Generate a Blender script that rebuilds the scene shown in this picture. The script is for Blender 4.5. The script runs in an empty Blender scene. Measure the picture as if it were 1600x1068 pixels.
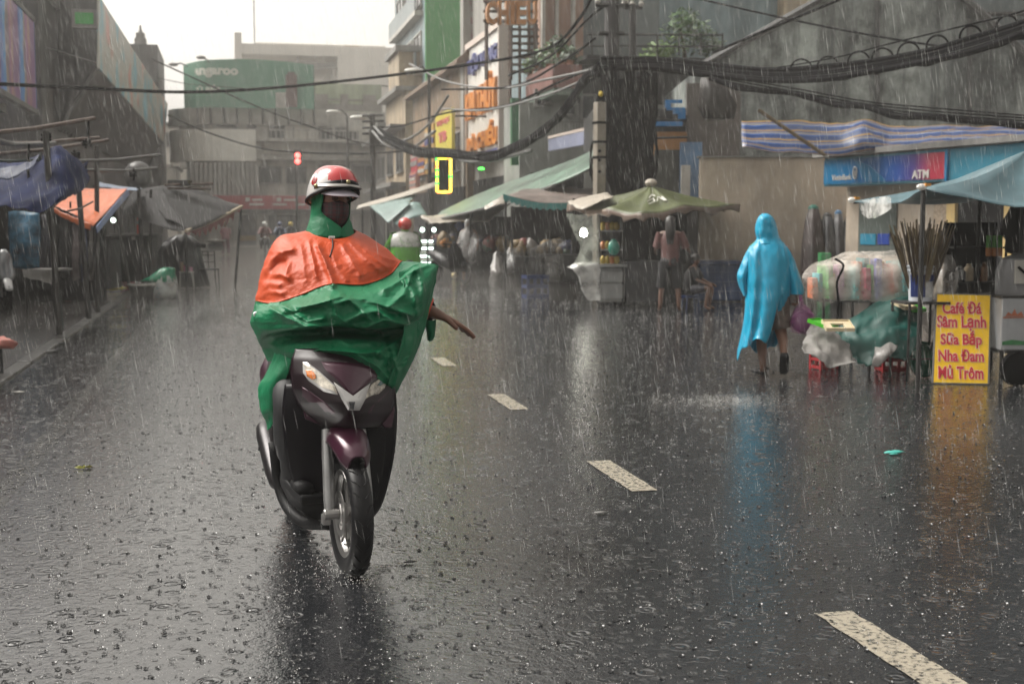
import bpy, bmesh, math, random
from mathutils import Vector, Matrix, noise
R = math.radians
random.seed(11)
SC = bpy.context.scene
COL = SC.collection
#  camera
EYE = Vector((0, 0, 1.5))
YAW, PITCH, FPX = R(12.36), R(5.26), 2000.0
FWH = Vector((math.sin(YAW), math.cos(YAW), 0))
RT = Vector((math.cos(YAW), -math.sin(YAW), 0))
FW = FWH * math.cos(PITCH) - Vector((0, 0, 1)) * math.sin(PITCH)
UP = FWH * math.sin(PITCH) + Vector((0, 0, 1)) * math.cos(PITCH)
cd = bpy.data.cameras.new('camera'); cam = bpy.data.objects.new('camera', cd); COL.objects.link(cam)
cam.location = EYE; cam.rotation_euler = (R(90) - PITCH, 0, -YAW)
cd.sensor_width = 36; cd.lens = FPX / 1600 * 36; cd.clip_end = 1000; cd.clip_start = .05
cd.dof.use_dof = True; cd.dof.focus_distance = 5.9; cd.dof.aperture_fstop = 4.0
SC.camera = cam
#  sky, sun, exposure
W = bpy.data.worlds.new('World'); SC.world = W; W.use_nodes = True
nt = W.node_tree; nt.nodes.clear()
sky = nt.nodes.new('ShaderNodeTexSky'); sky.sky_type = 'NISHITA'; sky.sun_disc = False
sky.sun_elevation = R(52); sky.sun_rotation = R(298); sky.air_density = 1.0; sky.dust_density = 6.0; sky.ozone_density = 1.0
bw = nt.nodes.new('ShaderNodeRGBToBW')
tint = nt.nodes.new('ShaderNodeMix'); tint.data_type = 'RGBA'; tint.blend_type = 'MULTIPLY'
tint.inputs[0].default_value = 1.0; tint.inputs[7].default_value = (1.0, .955, .885, 1)
bg = nt.nodes.new('ShaderNodeBackground'); bg.inputs[1].default_value = .132
wo = nt.nodes.new('ShaderNodeOutputWorld')
nt.links.new(sky.outputs[0], bw.inputs[0]); nt.links.new(bw.outputs[0], tint.inputs[6])
nt.links.new(tint.outputs[2], bg.inputs[0]); nt.links.new(bg.outputs[0], wo.inputs[0])
sd = bpy.data.lights.new('sun', 'SUN'); sd.energy = 1.0; sd.angle = R(35); sd.color = (1, .97, .92)
so = bpy.data.objects.new('sun', sd); COL.objects.link(so); so.rotation_euler = (R(38), 0, R(-118)); so.location = (0, 0, 30)
SC.view_settings.view_transform = 'Standard'; SC.view_settings.look = 'None'
SC.view_settings.exposure = 1.45; SC.view_settings.gamma = 1
SC.cycles.use_denoising = True; SC.cycles.max_bounces = 8; SC.cycles.transparent_max_bounces = 24; SC.cycles.volume_bounces = 1
#  pixel of the 1600x1068 photograph -> place
def ray(px, py): return FW + RT * ((px - 800) / FPX) + UP * ((534 - py) / FPX)
def D(px, py, d):
 r = ray(px, py); return EYE + r * (d / r.dot(FWH))        # d: level distance ahead of the camera
def PX(px, py, x): r = ray(px, py); return EYE + r * (x / r.x)   # on the plane X = x (parallel to the street)
def PY(px, py, y): r = ray(px, py); return EYE + r * (y / r.y)   # on the plane Y = y (across the street)
def PZ(px, py, z=0): r = ray(px, py); return EYE + r * ((z - 1.5) / r.z)
#  materials
MATS = {}
COL_SCALE = .9                                                            # dims all non-emitting colours for contrast with the sky, in place of street shade
def M(name, col, rough=.5, var=.2, scale=3.0, streak=0.0, bump=0.0, bscale=30.0, metal=0.0, emit=0.0, alpha=1.0, trans=0.0, coat=0.0, sss=0.0, spec=.5):
 if name in MATS: return MATS[name]
 m = bpy.data.materials.new(name); m.use_nodes = True; MATS[name] = m
 n = m.node_tree; b = n.nodes['Principled BSDF']
 b.inputs['Roughness'].default_value = rough; b.inputs['Metallic'].default_value = metal
 b.inputs['Specular IOR Level'].default_value = spec
 if coat: b.inputs['Coat Weight'].default_value = coat; b.inputs['Coat Roughness'].default_value = .08
 if trans: b.inputs['Transmission Weight'].default_value = trans
 if emit:
  b.inputs['Emission Color'].default_value = (*col, 1); b.inputs['Emission Strength'].default_value = emit
 b.inputs['Alpha'].default_value = alpha
 if not emit: col = tuple(c * COL_SCALE for c in col)
 tc = n.nodes.new('ShaderNodeTexCoord')
 src = None
 if var:
  nz = n.nodes.new('ShaderNodeTexNoise'); nz.inputs['Scale'].default_value = scale; nz.inputs['Detail'].default_value = 6; nz.inputs['Roughness'].default_value = .65
  n.links.new(tc.outputs['Object'], nz.inputs['Vector'])
  rp = n.nodes.new('ShaderNodeValToRGB'); e = rp.color_ramp.elements
  e[0].position = .3; e[1].position = .72
  e[0].color = (*[c * (1 - var) for c in col], 1); e[1].color = (*[min(1, c * (1 + var)) for c in col], 1)
  n.links.new(nz.outputs[0], rp.inputs[0]); src = rp.outputs[0]
 if streak:
  mp = n.nodes.new('ShaderNodeMapping'); mp.inputs['Scale'].default_value = (1.6, 1.6, .12)
  n.links.new(tc.outputs['Object'], mp.inputs[0])
  n2 = n.nodes.new('ShaderNodeTexNoise'); n2.inputs['Scale'].default_value = scale * .7; n2.inputs['Detail'].default_value = 8; n2.inputs['Roughness'].default_value = .7
  n.links.new(mp.outputs[0], n2.inputs['Vector'])
  r2 = n.nodes.new('ShaderNodeValToRGB'); r2.color_ramp.elements[0].position = .38; r2.color_ramp.elements[1].position = .62
  r2.color_ramp.elements[0].color = (1 - streak,) * 3 + (1,); r2.color_ramp.elements[1].color = (1, 1, 1, 1)
  n.links.new(n2.outputs[0], r2.inputs[0])
  mx = n.nodes.new('ShaderNodeMix'); mx.data_type = 'RGBA'; mx.blend_type = 'MULTIPLY'; mx.inputs[0].default_value = 1
  if src: n.links.new(src, mx.inputs[6])
  else: mx.inputs[6].default_value = (*col, 1)
  n.links.new(r2.outputs[0], mx.inputs[7]); src = mx.outputs[2]
 if src: n.links.new(src, b.inputs['Base Color'])
 else: b.inputs['Base Color'].default_value = (*col, 1)
 if bump:
  n3 = n.nodes.new('ShaderNodeTexNoise'); n3.inputs['Scale'].default_value = bscale; n3.inputs['Detail'].default_value = 4
  n.links.new(tc.outputs['Object'], n3.inputs['Vector'])
  bp = n.nodes.new('ShaderNodeBump'); bp.inputs['Strength'].default_value = bump; bp.inputs['Distance'].default_value = .02
  n.links.new(n3.outputs[0], bp.inputs['Height']); n.links.new(bp.outputs[0], b.inputs['Normal'])
 return m
def clear_plastic(name, col, density=.35, rough=.15):
 """thin clear plastic sheet: part see-through, part milky, glossy"""
 if name in MATS: return MATS[name]
 m = bpy.data.materials.new(name); m.use_nodes = True; MATS[name] = m; n = m.node_tree
 b = n.nodes['Principled BSDF']; b.inputs['Base Color'].default_value = (*col, 1); b.inputs['Roughness'].default_value = rough
 t = n.nodes.new('ShaderNodeBsdfTransparent'); mx = n.nodes.new('ShaderNodeMixShader')
 tc = n.nodes.new('ShaderNodeTexCoord'); nz = n.nodes.new('ShaderNodeTexNoise'); nz.inputs['Scale'].default_value = 5; nz.inputs['Detail'].default_value = 6
 mr = n.nodes.new('ShaderNodeMapRange'); mr.inputs['From Min'].default_value = .35; mr.inputs['From Max'].default_value = .65
 mr.inputs['To Min'].default_value = density * .5; mr.inputs['To Max'].default_value = min(1, density * 1.5)
 n.links.new(tc.outputs['Object'], nz.inputs['Vector']); n.links.new(nz.outputs[0], mr.inputs[0]); n.links.new(mr.outputs[0], mx.inputs[0])
 n.links.new(t.outputs[0], mx.inputs[1]); n.links.new(b.outputs[0], mx.inputs[2])
 n.links.new(mx.outputs[0], n.nodes['Material Output'].inputs[0])
 return m
#  mesh building
def V(*a): return Vector(a) if len(a) > 1 else Vector(a[0])
class MB:
 def __init__(s): s.v = []; s.f = []; s.local = False; s.uv = {}
 def quad(s, a, b, c, d):
  i = len(s.v); s.v += [V(a), V(b), V(c), V(d)]; s.f.append((i, i+1, i+2, i+3)); return s
 def ob(s, o, ax, ay, az):                                   # box from a corner and three edge vectors
  o, ax, ay, az = V(o), V(ax), V(ay), V(az); i = len(s.v)
  for k in range(8): s.v.append(o + ax * (k & 1) + ay * (k >> 1 & 1) + az * (k >> 2 & 1))
  fs = [(0, 2, 3, 1), (4, 5, 7, 6), (0, 1, 5, 4), (2, 6, 7, 3), (0, 4, 6, 2), (1, 3, 7, 5)]
  if ax.cross(ay).dot(az) < 0: fs = [f[::-1] for f in fs]
  s.f += [tuple(i + q for q in f) for f in fs]; return s
 def box(s, c, sz, rz=0, rx=0, ry=0):
  m = Matrix.Rotation(rz, 3, 'Z') @ Matrix.Rotation(ry, 3, 'Y') @ Matrix.Rotation(rx, 3, 'X')
  ax, ay, az = m @ V(sz[0], 0, 0), m @ V(0, sz[1], 0), m @ V(0, 0, sz[2])
  return s.ob(V(c) - (ax + ay + az) / 2, ax, ay, az)
 def bb(s, x0, x1, y0, y1, z0, z1): return s.ob((x0, y0, z0), (x1-x0, 0, 0), (0, y1-y0, 0), (0, 0, z1-z0))
 def tube(s, pts, r, n=8, cap=True, flat=None):
  pts = [V(p) for p in pts]; k = len(pts); rs = r if isinstance(r, (list, tuple)) else [r] * k
  base = len(s.v); ref = None
  for i, p in enumerate(pts):
   t = (pts[min(i+1, k-1)] - pts[max(i-1, 0)]).normalized()
   if ref is None: ref = t.orthogonal().normalized()
   ref = (ref - t * ref.dot(t))
   ref = ref.normalized() if ref.length > 1e-6 else t.orthogonal().normalized()
   bi = t.cross(ref)
   for j in range(n):
    a = 2 * math.pi * j / n; s.v.append(p + (ref * math.cos(a) + bi * math.sin(a)) * rs[i])
  for i in range(k - 1):
   for j in range(n):
    a, b = base + i*n + j, base + i*n + (j+1) % n
    s.f.append((a, b, b + n, a + n))
  if cap: s.f.append(tuple(base + j for j in range(n))[::-1]); s.f.append(tuple(base + (k-1)*n + j for j in range(n)))
  return s
 def lathe(s, prof, c=(0, 0, 0), n=20, sx=1, sy=1, axis='Z', cap=True):
  c = V(c); base = len(s.v); k = len(prof)
  for r, z in prof:
   for j in range(n):
    a = 2 * math.pi * j / n; p = V(r * math.cos(a) * sx, r * math.sin(a) * sy, z)
    if axis == 'X': p = V(p.z, p.x, p.y)
    if axis == 'Y': p = V(p.x, -p.z, p.y)
    s.v.append(c + p)
  for i in range(k - 1):
   for j in range(n):
    a, b = base + i*n + j, base + i*n + (j+1) % n; s.f.append((a, b, b + n, a + n))
  if cap: s.f.append(tuple(base + j for j in range(n))[::-1]); s.f.append(tuple(base + (k-1)*n + j for j in range(n)))
  return s
 def prism(s, pts, ext):                                      # flat outline pushed along a vector
  pts = [V(p) for p in pts]; ext = V(ext); i = len(s.v); k = len(pts)
  nrm = sum(((pts[j] - pts[0]).cross(pts[(j+1) % k] - pts[0]) for j in range(1, k)), V(0, 0, 0))
  if nrm.dot(ext) > 0: pts = pts[::-1]
  s.v += pts + [p + ext for p in pts]
  s.f.append(tuple(range(i, i+k))); s.f.append(tuple(range(i+k, i+2*k))[::-1])
  for j in range(k): s.f.append((i + (j+1) % k, i + j, i + j + k, i + (j+1) % k + k))
  return s
 def ball(s, c, r, nu=12, nv=8, wob=0.0, seed=0):
  r = V(r, r, r) if isinstance(r, (int, float)) else V(r); c = V(c); base = len(s.v)
  for i in range(nv + 1):
   th = math.pi * i / nv
   for j in range(nu):
    a = 2 * math.pi * j / nu; d = V(math.sin(th)*math.cos(a), math.sin(th)*math.sin(a), math.cos(th))
    q = 1 + (wob * noise.noise(d * 2.2 + V(seed, seed*.7, 0)) if wob else 0)
    s.v.append(c + V(d.x*r.x, d.y*r.y, d.z*r.z) * q)
  for i in range(nv):
   for j in range(nu):
    a, b = base + i*nu + j, base + i*nu + (j+1) % nu; s.f.append((a, a + nu, b + nu, b))
  return s
 def grid(s, P, wrap=False):
  base = len(s.v); nr = len(P); nc = len(P[0])
  for row in P: s.v += [V(p) for p in row]
  for i in range(nr - 1):
   for j in range(nc if wrap else nc - 1):
    a, b = base + i*nc + j, base + i*nc + (j+1) % nc; s.f.append((a, b, b + nc, a + nc))
  return s
 def cloth(s, ctrl, nu=16, nv=16, wr=.02, freq=3.0, seed=0, sag=0.0):
  """a sheet through rows of control points, with creases of amplitude wr"""
  P = crgrid(ctrl, nu, nv)
  for i, row in enumerate(P):
   for j, p in enumerate(row):
    q = p * freq + V(seed, seed * 1.7, seed * .3)
    k = wr * (noise.noise(q) + .6 * (1 - 2 * abs(noise.noise(q * 2.1))))
    e = math.sin(math.pi * i / nv) * math.sin(math.pi * j / nu)
    row[j] = p + V(k * .6, -k * .5, k - sag * e)
  b0 = len(s.v)
  for i in range(nv + 1):
   for j in range(nu + 1): s.uv[b0 + i*(nu+1) + j] = (j/nu, i/nv)
  return s.grid(P)
 def loft(s, secs, n=24, wr=0.0, folds=0, seed=0, cap=True, a0=0.0, a1=2*math.pi):
  """skin rings together: sections (centre, half-width vector, half-depth vector[, fold amplitude])"""
  P = []
  for i, sec in enumerate(secs):
   c, ax, ay = V(sec[0]), V(sec[1]), V(sec[2]); fa = sec[3] if len(sec) > 3 else 0; row = []
   for j in range(n):
    a = 2 * math.pi * j / n; d = ax * math.cos(a) + ay * math.sin(a)
    k = 1 + (fa * math.sin(folds * a + .6 * math.sin(2*a + seed)) if folds else 0)
    p = c + d * k
    if wr: p = p + d.normalized() * wr * (noise.noise(p * 7 + V(seed, 0, 0)) + .5 * noise.noise(p * 17 + V(0, seed, 0)))
    row.append(p)
   P.append(row)
  b0 = len(s.v); s.grid(P, wrap=True)
  if cap: s.f.append(tuple(b0 + j for j in range(n))[::-1]); s.f.append(tuple(len(s.v) - n + j for j in range(n)))
  return s
 def build(s, name, mat, parent=None, smooth=False, bev=0, solid=0, sub=0, off=None, uvgrid=None):
  me = bpy.data.meshes.new(name); o = bpy.data.objects.new(name, me); COL.objects.link(o)
  if parent is not None: o.parent = parent
  if off is None: off = V(0, 0, 0) if s.local or parent is None else ROOT.get(parent.name, V(0, 0, 0))
  if parent is not None: ROOT[o.name] = off
  me.from_pydata([tuple(p - off) for p in s.v], [], s.f); me.update()
  if s.uv:
   ul = me.uv_layers.new(name='UVMap')
   for lp in me.loops: ul.data[lp.index].uv = s.uv.get(lp.vertex_index, (0, 0))
  for m in (mat if isinstance(mat, (list, tuple)) else [mat]): me.materials.append(m)
  if smooth:
   for p in me.polygons: p.use_smooth = True
   if smooth != 'all':
    try: me.set_sharp_from_angle(angle=R(40))
    except Exception: pass
  if solid: md = o.modifiers.new('thickness', 'SOLIDIFY'); md.thickness = solid; md.offset = 0
  if bev: md = o.modifiers.new('bevel', 'BEVEL'); md.width = bev; md.segments = 2; md.limit_method = 'ANGLE'
  if sub: md = o.modifiers.new('subsurf', 'SUBSURF'); md.levels = sub; md.render_levels = sub
  return o
def cr(p0, p1, p2, p3, t):
 return .5 * ((2*p1) + (p2 - p0) * t + (2*p0 - 5*p1 + 4*p2 - p3) * t*t + (3*p1 - p0 - 3*p2 + p3) * t**3)
def crline(pts, n):
 k = len(pts) - 1; out = []
 for i in range(n + 1):
  x = min(i * k / n, k - 1e-9); a = int(x); t = x - a
  g = lambda q: pts[q] if 0 <= q <= k else (2*pts[0] - pts[1] if q < 0 else 2*pts[k] - pts[k-1])
  out.append(cr(g(a-1), g(a), g(a+1), g(a+2), t))
 return out
def crgrid(ctrl, nu, nv):
 rows = [crline([V(p) for p in r], nu) for r in ctrl]
 cols = [crline([r[j] for r in rows], nv) for j in range(nu + 1)]
 return [[cols[j][i] for j in range(nu + 1)] for i in range(nv + 1)]
ROOT = {}
def tag(o, label, cat, group=None, kind=None):
 if label: o['label'] = label
 if cat: o['category'] = cat
 if group: o['group'] = group
 if kind: o['kind'] = kind
 return o
def thing(name, label, cat, loc=(0, 0, 0), rz=0, group=None):
 o = bpy.data.objects.new(name, None); COL.objects.link(o); o.location = loc; o.rotation_euler = (0, 0, rz)
 o.empty_display_size = .2; ROOT[o.name] = V(loc); return tag(o, label, cat, group)
def solo(name, mb, mat, label, cat, group=None, kind=None, **k):
 """a thing that is one mesh, with its origin at its base"""
 lo = [min(p[i] for p in mb.v) for i in range(3)]; hi = [max(p[i] for p in mb.v) for i in range(3)]
 off = V((lo[0]+hi[0])/2, (lo[1]+hi[1])/2, lo[2])
 o = mb.build(name, mat, off=off, **k); o.location = off; return tag(o, label, cat, group, kind)
def setting(name, mb, mat, **k):
 o = mb.build(name, mat, **k); o['kind'] = 'structure'; return o
def copy_thing(o, loc=None, rz=None, label=None, parent=None):
 c = o.copy(); COL.objects.link(c); c.parent = parent
 for ch in list(o.children): copy_thing(ch, parent=c)
 if loc is not None: c.location = loc
 if rz is not None: c.rotation_euler = (c.rotation_euler[0], c.rotation_euler[1], rz)
 if label: c['label'] = label
 return c
def sagline(a, b, sag, n=14):
 a, b = V(a), V(b)
 return [a.lerp(b, t / n) - V(0, 0, 4 * sag * (t/n) * (1 - t/n)) for t in range(n + 1)]
_fc = None
def letters(txt, o, ux, uy, w, h, bold=.02, ext=.02, space=1.0, lean=0.0, bend=None):
 """flat raised lettering: text fitted to w x h, lower left at o, along ux, up uy -> MB"""
 global _fc
 if _fc is None:
  c = bpy.data.curves.new('lettering', 'FONT'); _fc = bpy.data.objects.new('lettering', c); COL.objects.link(_fc)
 c = _fc.data; c.body = txt; c.offset = bold; c.extrude = .5; c.space_character = space; c.shear = lean; c.resolution_u = 3
 dg = bpy.context.evaluated_depsgraph_get(); dg.update()
 me = bpy.data.meshes.new_from_object(_fc.evaluated_get(dg))
 xs = [q.co.x for q in me.vertices]; ys = [q.co.y for q in me.vertices]
 x0, x1, y0, y1 = min(xs), max(xs), min(ys), max(ys)
 o, ux, uy = V(o), V(ux).normalized(), V(uy).normalized(); nn = ux.cross(uy); mb = MB()
 for q in me.vertices:
  x = (q.co.x - x0) / (x1 - x0) * w; y = (q.co.y - y0) / (y1 - y0) * h; z = (q.co.z + .5) * ext
  mb.v.append(bend(x, y, z) if bend else o + ux * x + uy * y + nn * z)
 mb.f = [tuple(p.vertices) for p in me.polygons]
 bpy.data.meshes.remove(me); return mb
# SETTING: road, pavement, haze
def wet_asphalt():
 m = bpy.data.materials.new('wet asphalt'); m.use_nodes = True; n = m.node_tree; L = n.links.new
 b = n.nodes['Principled BSDF']; b.inputs['IOR'].default_value = 1.95
 tc = n.nodes.new('ShaderNodeTexCoord')
 def nz(scale, det=5, rough=.6, mapscale=None):
  q = n.nodes.new('ShaderNodeTexNoise'); q.inputs['Scale'].default_value = scale; q.inputs['Detail'].default_value = det; q.inputs['Roughness'].default_value = rough
  if mapscale:
   mp = n.nodes.new('ShaderNodeMapping'); mp.inputs['Scale'].default_value = mapscale; L(tc.outputs['Object'], mp.inputs[0]); L(mp.outputs[0], q.inputs['Vector'])
  else: L(tc.outputs['Object'], q.inputs['Vector'])
  return q.outputs[0]
 def ramp(src, stops):
  r = n.nodes.new('ShaderNodeValToRGB'); e = r.color_ramp.elements
  e[0].position, e[0].color = stops[0][0], (*[stops[0][1]]*3, 1) if not isinstance(stops[0][1], tuple) else (*stops[0][1], 1)
  e[1].position, e[1].color = stops[1][0], (*[stops[1][1]]*3, 1) if not isinstance(stops[1][1], tuple) else (*stops[1][1], 1)
  L(src, r.inputs[0]); return r.outputs[0]
 def math_(op, a, bb):
  q = n.nodes.new('ShaderNodeMath'); q.operation = op
  for i, x in enumerate((a, bb)):
   if isinstance(x, (int, float)): q.inputs[i].default_value = x
   else: L(x, q.inputs[i])
  return q.outputs[0]
 big = nz(.55, 4); agg = nz(160, 3)
 c1 = ramp(agg, [(.35, (.006, .0065, .0075)), (.72, (.026, .028, .032))])
 c2 = ramp(big, [(.35, .65), (.65, 1.1)])
 mx = n.nodes.new('ShaderNodeMix'); mx.data_type = 'RGBA'; mx.blend_type = 'MULTIPLY'; mx.inputs[0].default_value = 1
 L(c1, mx.inputs[6]); L(c2, mx.inputs[7]); L(mx.outputs[2], b.inputs['Base Color'])
 L(ramp(nz(1.3, 5), [(.35, .04), (.7, .15)]), b.inputs['Roughness'])
 # rain rings: each cell of the pattern is one drop's ring at its own stage
 def rings(scale, amp):
  v = n.nodes.new('ShaderNodeTexVoronoi'); v.inputs['Scale'].default_value = scale; v.inputs['Randomness'].default_value = 1
  L(tc.outputs['Object'], v.inputs['Vector'])
  d = v.outputs['Distance']; rnd = n.nodes.new('ShaderNodeSeparateColor'); L(v.outputs['Color'], rnd.inputs[0])
  ph = math_('MULTIPLY', d, 21.0); w = math_('SINE', math_('ADD', ph, math_('MULTIPLY', rnd.outputs[0], 6.28)), 0)
  fall = math_('MAXIMUM', math_('SUBTRACT', math_('ADD', .12, math_('MULTIPLY', rnd.outputs[1], .42)), d), 0)
  return math_('MULTIPLY', math_('MULTIPLY', w, fall), amp)
 h = math_('ADD', rings(9.0, 3.2), rings(21.0, 1.7))
 rip = nz(26, 4, .6, (1, 1.0, 1)); rip2 = nz(75, 3, .6)
 h = math_('ADD', h, math_('MULTIPLY', rip, 1.25)); h = math_('ADD', h, math_('MULTIPLY', rip2, .30)); h = math_('ADD', h, math_('MULTIPLY', agg, .10))
 bp = n.nodes.new('ShaderNodeBump'); bp.inputs['Strength'].default_value = .5; bp.inputs['Distance'].default_value = .0055
 L(h, bp.inputs['Height']); L(bp.outputs[0], b.inputs['Normal'])
 return m
ASPH = wet_asphalt()
setting('road', MB().quad((-300, -60, 0), (300, -60, 0), (300, 600, 0), (-300, 600, 0)), ASPH)
pav = MB(); KX = -2.28
pav.prism([(KX-40, -10, -.02), (KX, -10, -.02), (KX, 84, -.02), (KX-40, 84, -.02)], (0, 0, .045))
setting('pavement', pav, M('wet paving', (.05, .047, .045), .22, .45, 1.6, bump=.5, bscale=22))
kerb = MB()
for i in range(96): kerb.bb(KX, KX + .16, -10 + i * .98, -10 + i * .98 + .955, -.01, .030 + .004 * math.sin(i * 2.3))
setting('kerb', kerb, M('wet kerb stone', (.05, .048, .046), .3, .5, 4, bump=.6), bev=.012)
# worn paint dashes on the wet road
def worn_paint(name, col, keep):
 m = bpy.data.materials.new(name); m.use_nodes = True; n = m.node_tree; b = n.nodes['Principled BSDF']
 b.inputs['Roughness'].default_value = .22
 tc = n.nodes.new('ShaderNodeTexCoord'); nz = n.nodes.new('ShaderNodeTexNoise'); nz.inputs['Scale'].default_value = 38; nz.inputs['Detail'].default_value = 5; nz.inputs['Roughness'].default_value = .7
 n.links.new(tc.outputs['Object'], nz.inputs['Vector'])
 r = n.nodes.new('ShaderNodeValToRGB'); r.color_ramp.elements[0].position = keep; r.color_ramp.elements[1].position = keep + .16
 r.color_ramp.elements[0].color = (.06, .06, .055, 1); r.color_ramp.elements[1].color = (*col, 1); n.links.new(nz.outputs[0], r.inputs[0]); n.links.new(r.outputs[0], b.inputs['Base Color'])
 r2 = n.nodes.new('ShaderNodeValToRGB'); r2.color_ramp.elements[0].position = keep - .03; r2.color_ramp.elements[1].position = keep + .03
 n.links.new(nz.outputs[0], r2.inputs[0]); n.links.new(r2.outputs[0], b.inputs['Alpha'])
 bp = n.nodes.new('ShaderNodeBump'); bp.inputs['Strength'].default_value = .5; bp.inputs['Distance'].default_value = .01
 n.links.new(nz.outputs[0], bp.inputs['Height']); n.links.new(bp.outputs[0], b.inputs['Normal'])
 return m
PAINT = worn_paint('worn white road paint', (.29, .26, .205), .37)
for ya, yb, wob in ((3.5, 4.47, 0), (6.79, 7.73, .0), (10.04, 11.0, .01), (13.31, 14.18, -.01), (16.6, 17.5, 0), (19.8, 20.7, .01), (23.1, 24.0, 0)):
 x = 2.176 + wob; mb = MB(); P = []
 for i in range(13):
  y = ya + (yb - ya) * i / 12
  P.append([(x + .012 * noise.noise(V(y * 9, 0, 1)), y, .004), (x + .155 + .012 * noise.noise(V(y * 9, 5, 1)), y, .004)])
 setting('lane_dash', mb.grid(P), PAINT)
mb = MB(); P = []
for i in range(60):
 y = 6 + i * .7; P.append([(-1.35 + .03 * noise.noise(V(y, 0, 3)), y, .004), (-1.2 + .03 * noise.noise(V(y, 9, 3)), y, .004)])
setting('edge_line', mb.grid(P), worn_paint('faded road paint', (.085, .08, .075), .54))
# the wet air between the camera and the end of the street
hz = MB().bb(-60, 90, -6, 175, -1, 42)
hm = bpy.data.materials.new('rain haze'); hm.use_nodes = True; hm.node_tree.nodes.clear()
ho = hm.node_tree.nodes.new('ShaderNodeOutputMaterial'); hv = hm.node_tree.nodes.new('ShaderNodeVolumePrincipled')
hv.inputs['Color'].default_value = (1, .975, .94, 1); hv.inputs['Density'].default_value = .0014; hv.inputs['Anisotropy'].default_value = .25
hm.node_tree.links.new(hv.outputs[0], ho.inputs['Volume'])
hazeo = hz.build('haze', hm); hazeo['kind'] = 'stuff'
mm = bpy.data.materials.new('splash mist'); mm.use_nodes = True; mm.node_tree.nodes.clear()
mo = mm.node_tree.nodes.new('ShaderNodeOutputMaterial'); mv = mm.node_tree.nodes.new('ShaderNodeVolumePrincipled')
mv.inputs['Color'].default_value = (1, .965, .91, 1); mv.inputs['Density'].default_value = .010; mv.inputs['Anisotropy'].default_value = .2
mm.node_tree.links.new(mv.outputs[0], mo.inputs['Volume'])
misto = MB().bb(-2.0, 6.1, 20, 85, .10, .45).build('splash_mist', mm); misto['kind'] = 'stuff'
# BUILDINGS
CONC = M('rain-dark concrete', (.060, .059, .061), .55, .45, .9, streak=.6)
DARK = M('dark wet wall', (.016, .016, .017), .5, .5, 1.2, streak=.5)
BLACK = M('shop gloom and plain black', (.006, .006, .007), .7, .3, 2, spec=.2)  # near-black stands in for unlit shop interiors; plain black parts share it
PALE = M('pale render', (.42, .40, .36), .6, .2, .6, streak=.35)
GREYR = M('grey render', (.22, .215, .205), .6, .3, .8, streak=.5)
CREAM = M('aged cream render', (.40, .32, .22), .6, .35, 1.2, streak=.55)
GLASS = M('dark window glass', (.03, .035, .04), .08, .3, 2)
STEEL = M('weathered steel', (.03, .029, .028), .5, .4, 8, metal=.2, spec=.3)
RUST = M('rusty pipe', (.075, .045, .032), .5, .5, 10)
RUBBER = M('black cable rubber', (.004, .004, .005), .85, .4, 6, spec=.06)
ZINC = M('galvanised steel', (.15, .147, .143), .55, .25, 6, metal=.2)
WHITE = M('white enamel', (.72, .70, .66), .4, .12, 3, streak=.15)
OFFW = M('dirty white paint', (.45, .43, .39), .5, .25, 3, streak=.3)
def each(t, name, mat, boxes, **k):
 return [MB().bb(*b).build(name, mat, t, **k) for b in boxes]
def windows_x(t, x, specs, side=-1, frame=GREYR, glass=GLASS):
 """windows in a wall that faces along X (side -1: towards the street)"""
 for y0, y1, z0, z1 in specs:
  f = MB(); w = .07; d = .09 * side
  f.bb(min(x, x+d), max(x, x+d), y0-w, y0, z0-w, z1+w); f.bb(min(x, x+d), max(x, x+d), y1, y1+w, z0-w, z1+w)
  f.bb(min(x, x+d), max(x, x+d), y0, y1, z1, z1+w); f.bb(min(x, x+d*1.8), max(x, x+d*1.8), y0-.02, y1+.02, z0-w, z0)
  m_ = (y0+y1)/2; f.bb(min(x, x+d*.8), max(x, x+d*.8), m_-.03, m_+.03, z0, z1)
  fo = f.build('window', frame, t)
  g = MB(); g.bb(min(x+d*.1, x+d*.4), max(x+d*.1, x+d*.4), y0, y1, z0, z1); g.build('pane', glass, fo)
def windows_y(t, y, specs, frame=GREYR, glass=GLASS, mull=True):
 for x0, x1, z0, z1 in specs:
  f = MB(); w = .08; d = .1
  f.bb(x0-w, x0, y-d, y, z0-w, z1+w); f.bb(x1, x1+w, y-d, y, z0-w, z1+w); f.bb(x0, x1, y-d, y, z1, z1+w); f.bb(x0-.02, x1+.02, y-d*1.8, y, z0-w, z0)
  if mull: m_ = (x0+x1)/2; f.bb(m_-.03, m_+.03, y-d*.8, y, z0, z1)
  fo = f.build('window', frame, t); MB().bb(x0, x1, y-d*.45, y-d*.1, z0, z1).build('pane', glass, fo)
# - left side: concrete block with slanted awning and a long printed fascia
t = thing('concrete_block', 'windowless dark concrete block with a flat roof on the left of the street', 'building', (-9, 39, 0))
MB().bb(-26, -5.2, 39, 78, -.1, 8.15).build('wall', CONC, t)
MB().bb(-26.1, -5.05, 38.9, 78.1, 8.15, 8.45).build('parapet', CONC, t)
each(t, 'shutter', DARK, [(-5.2, -5.12, 40 + i*4.2, 42.6 + i*4.2, .1, 3.0) for i in range(9)])
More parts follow.
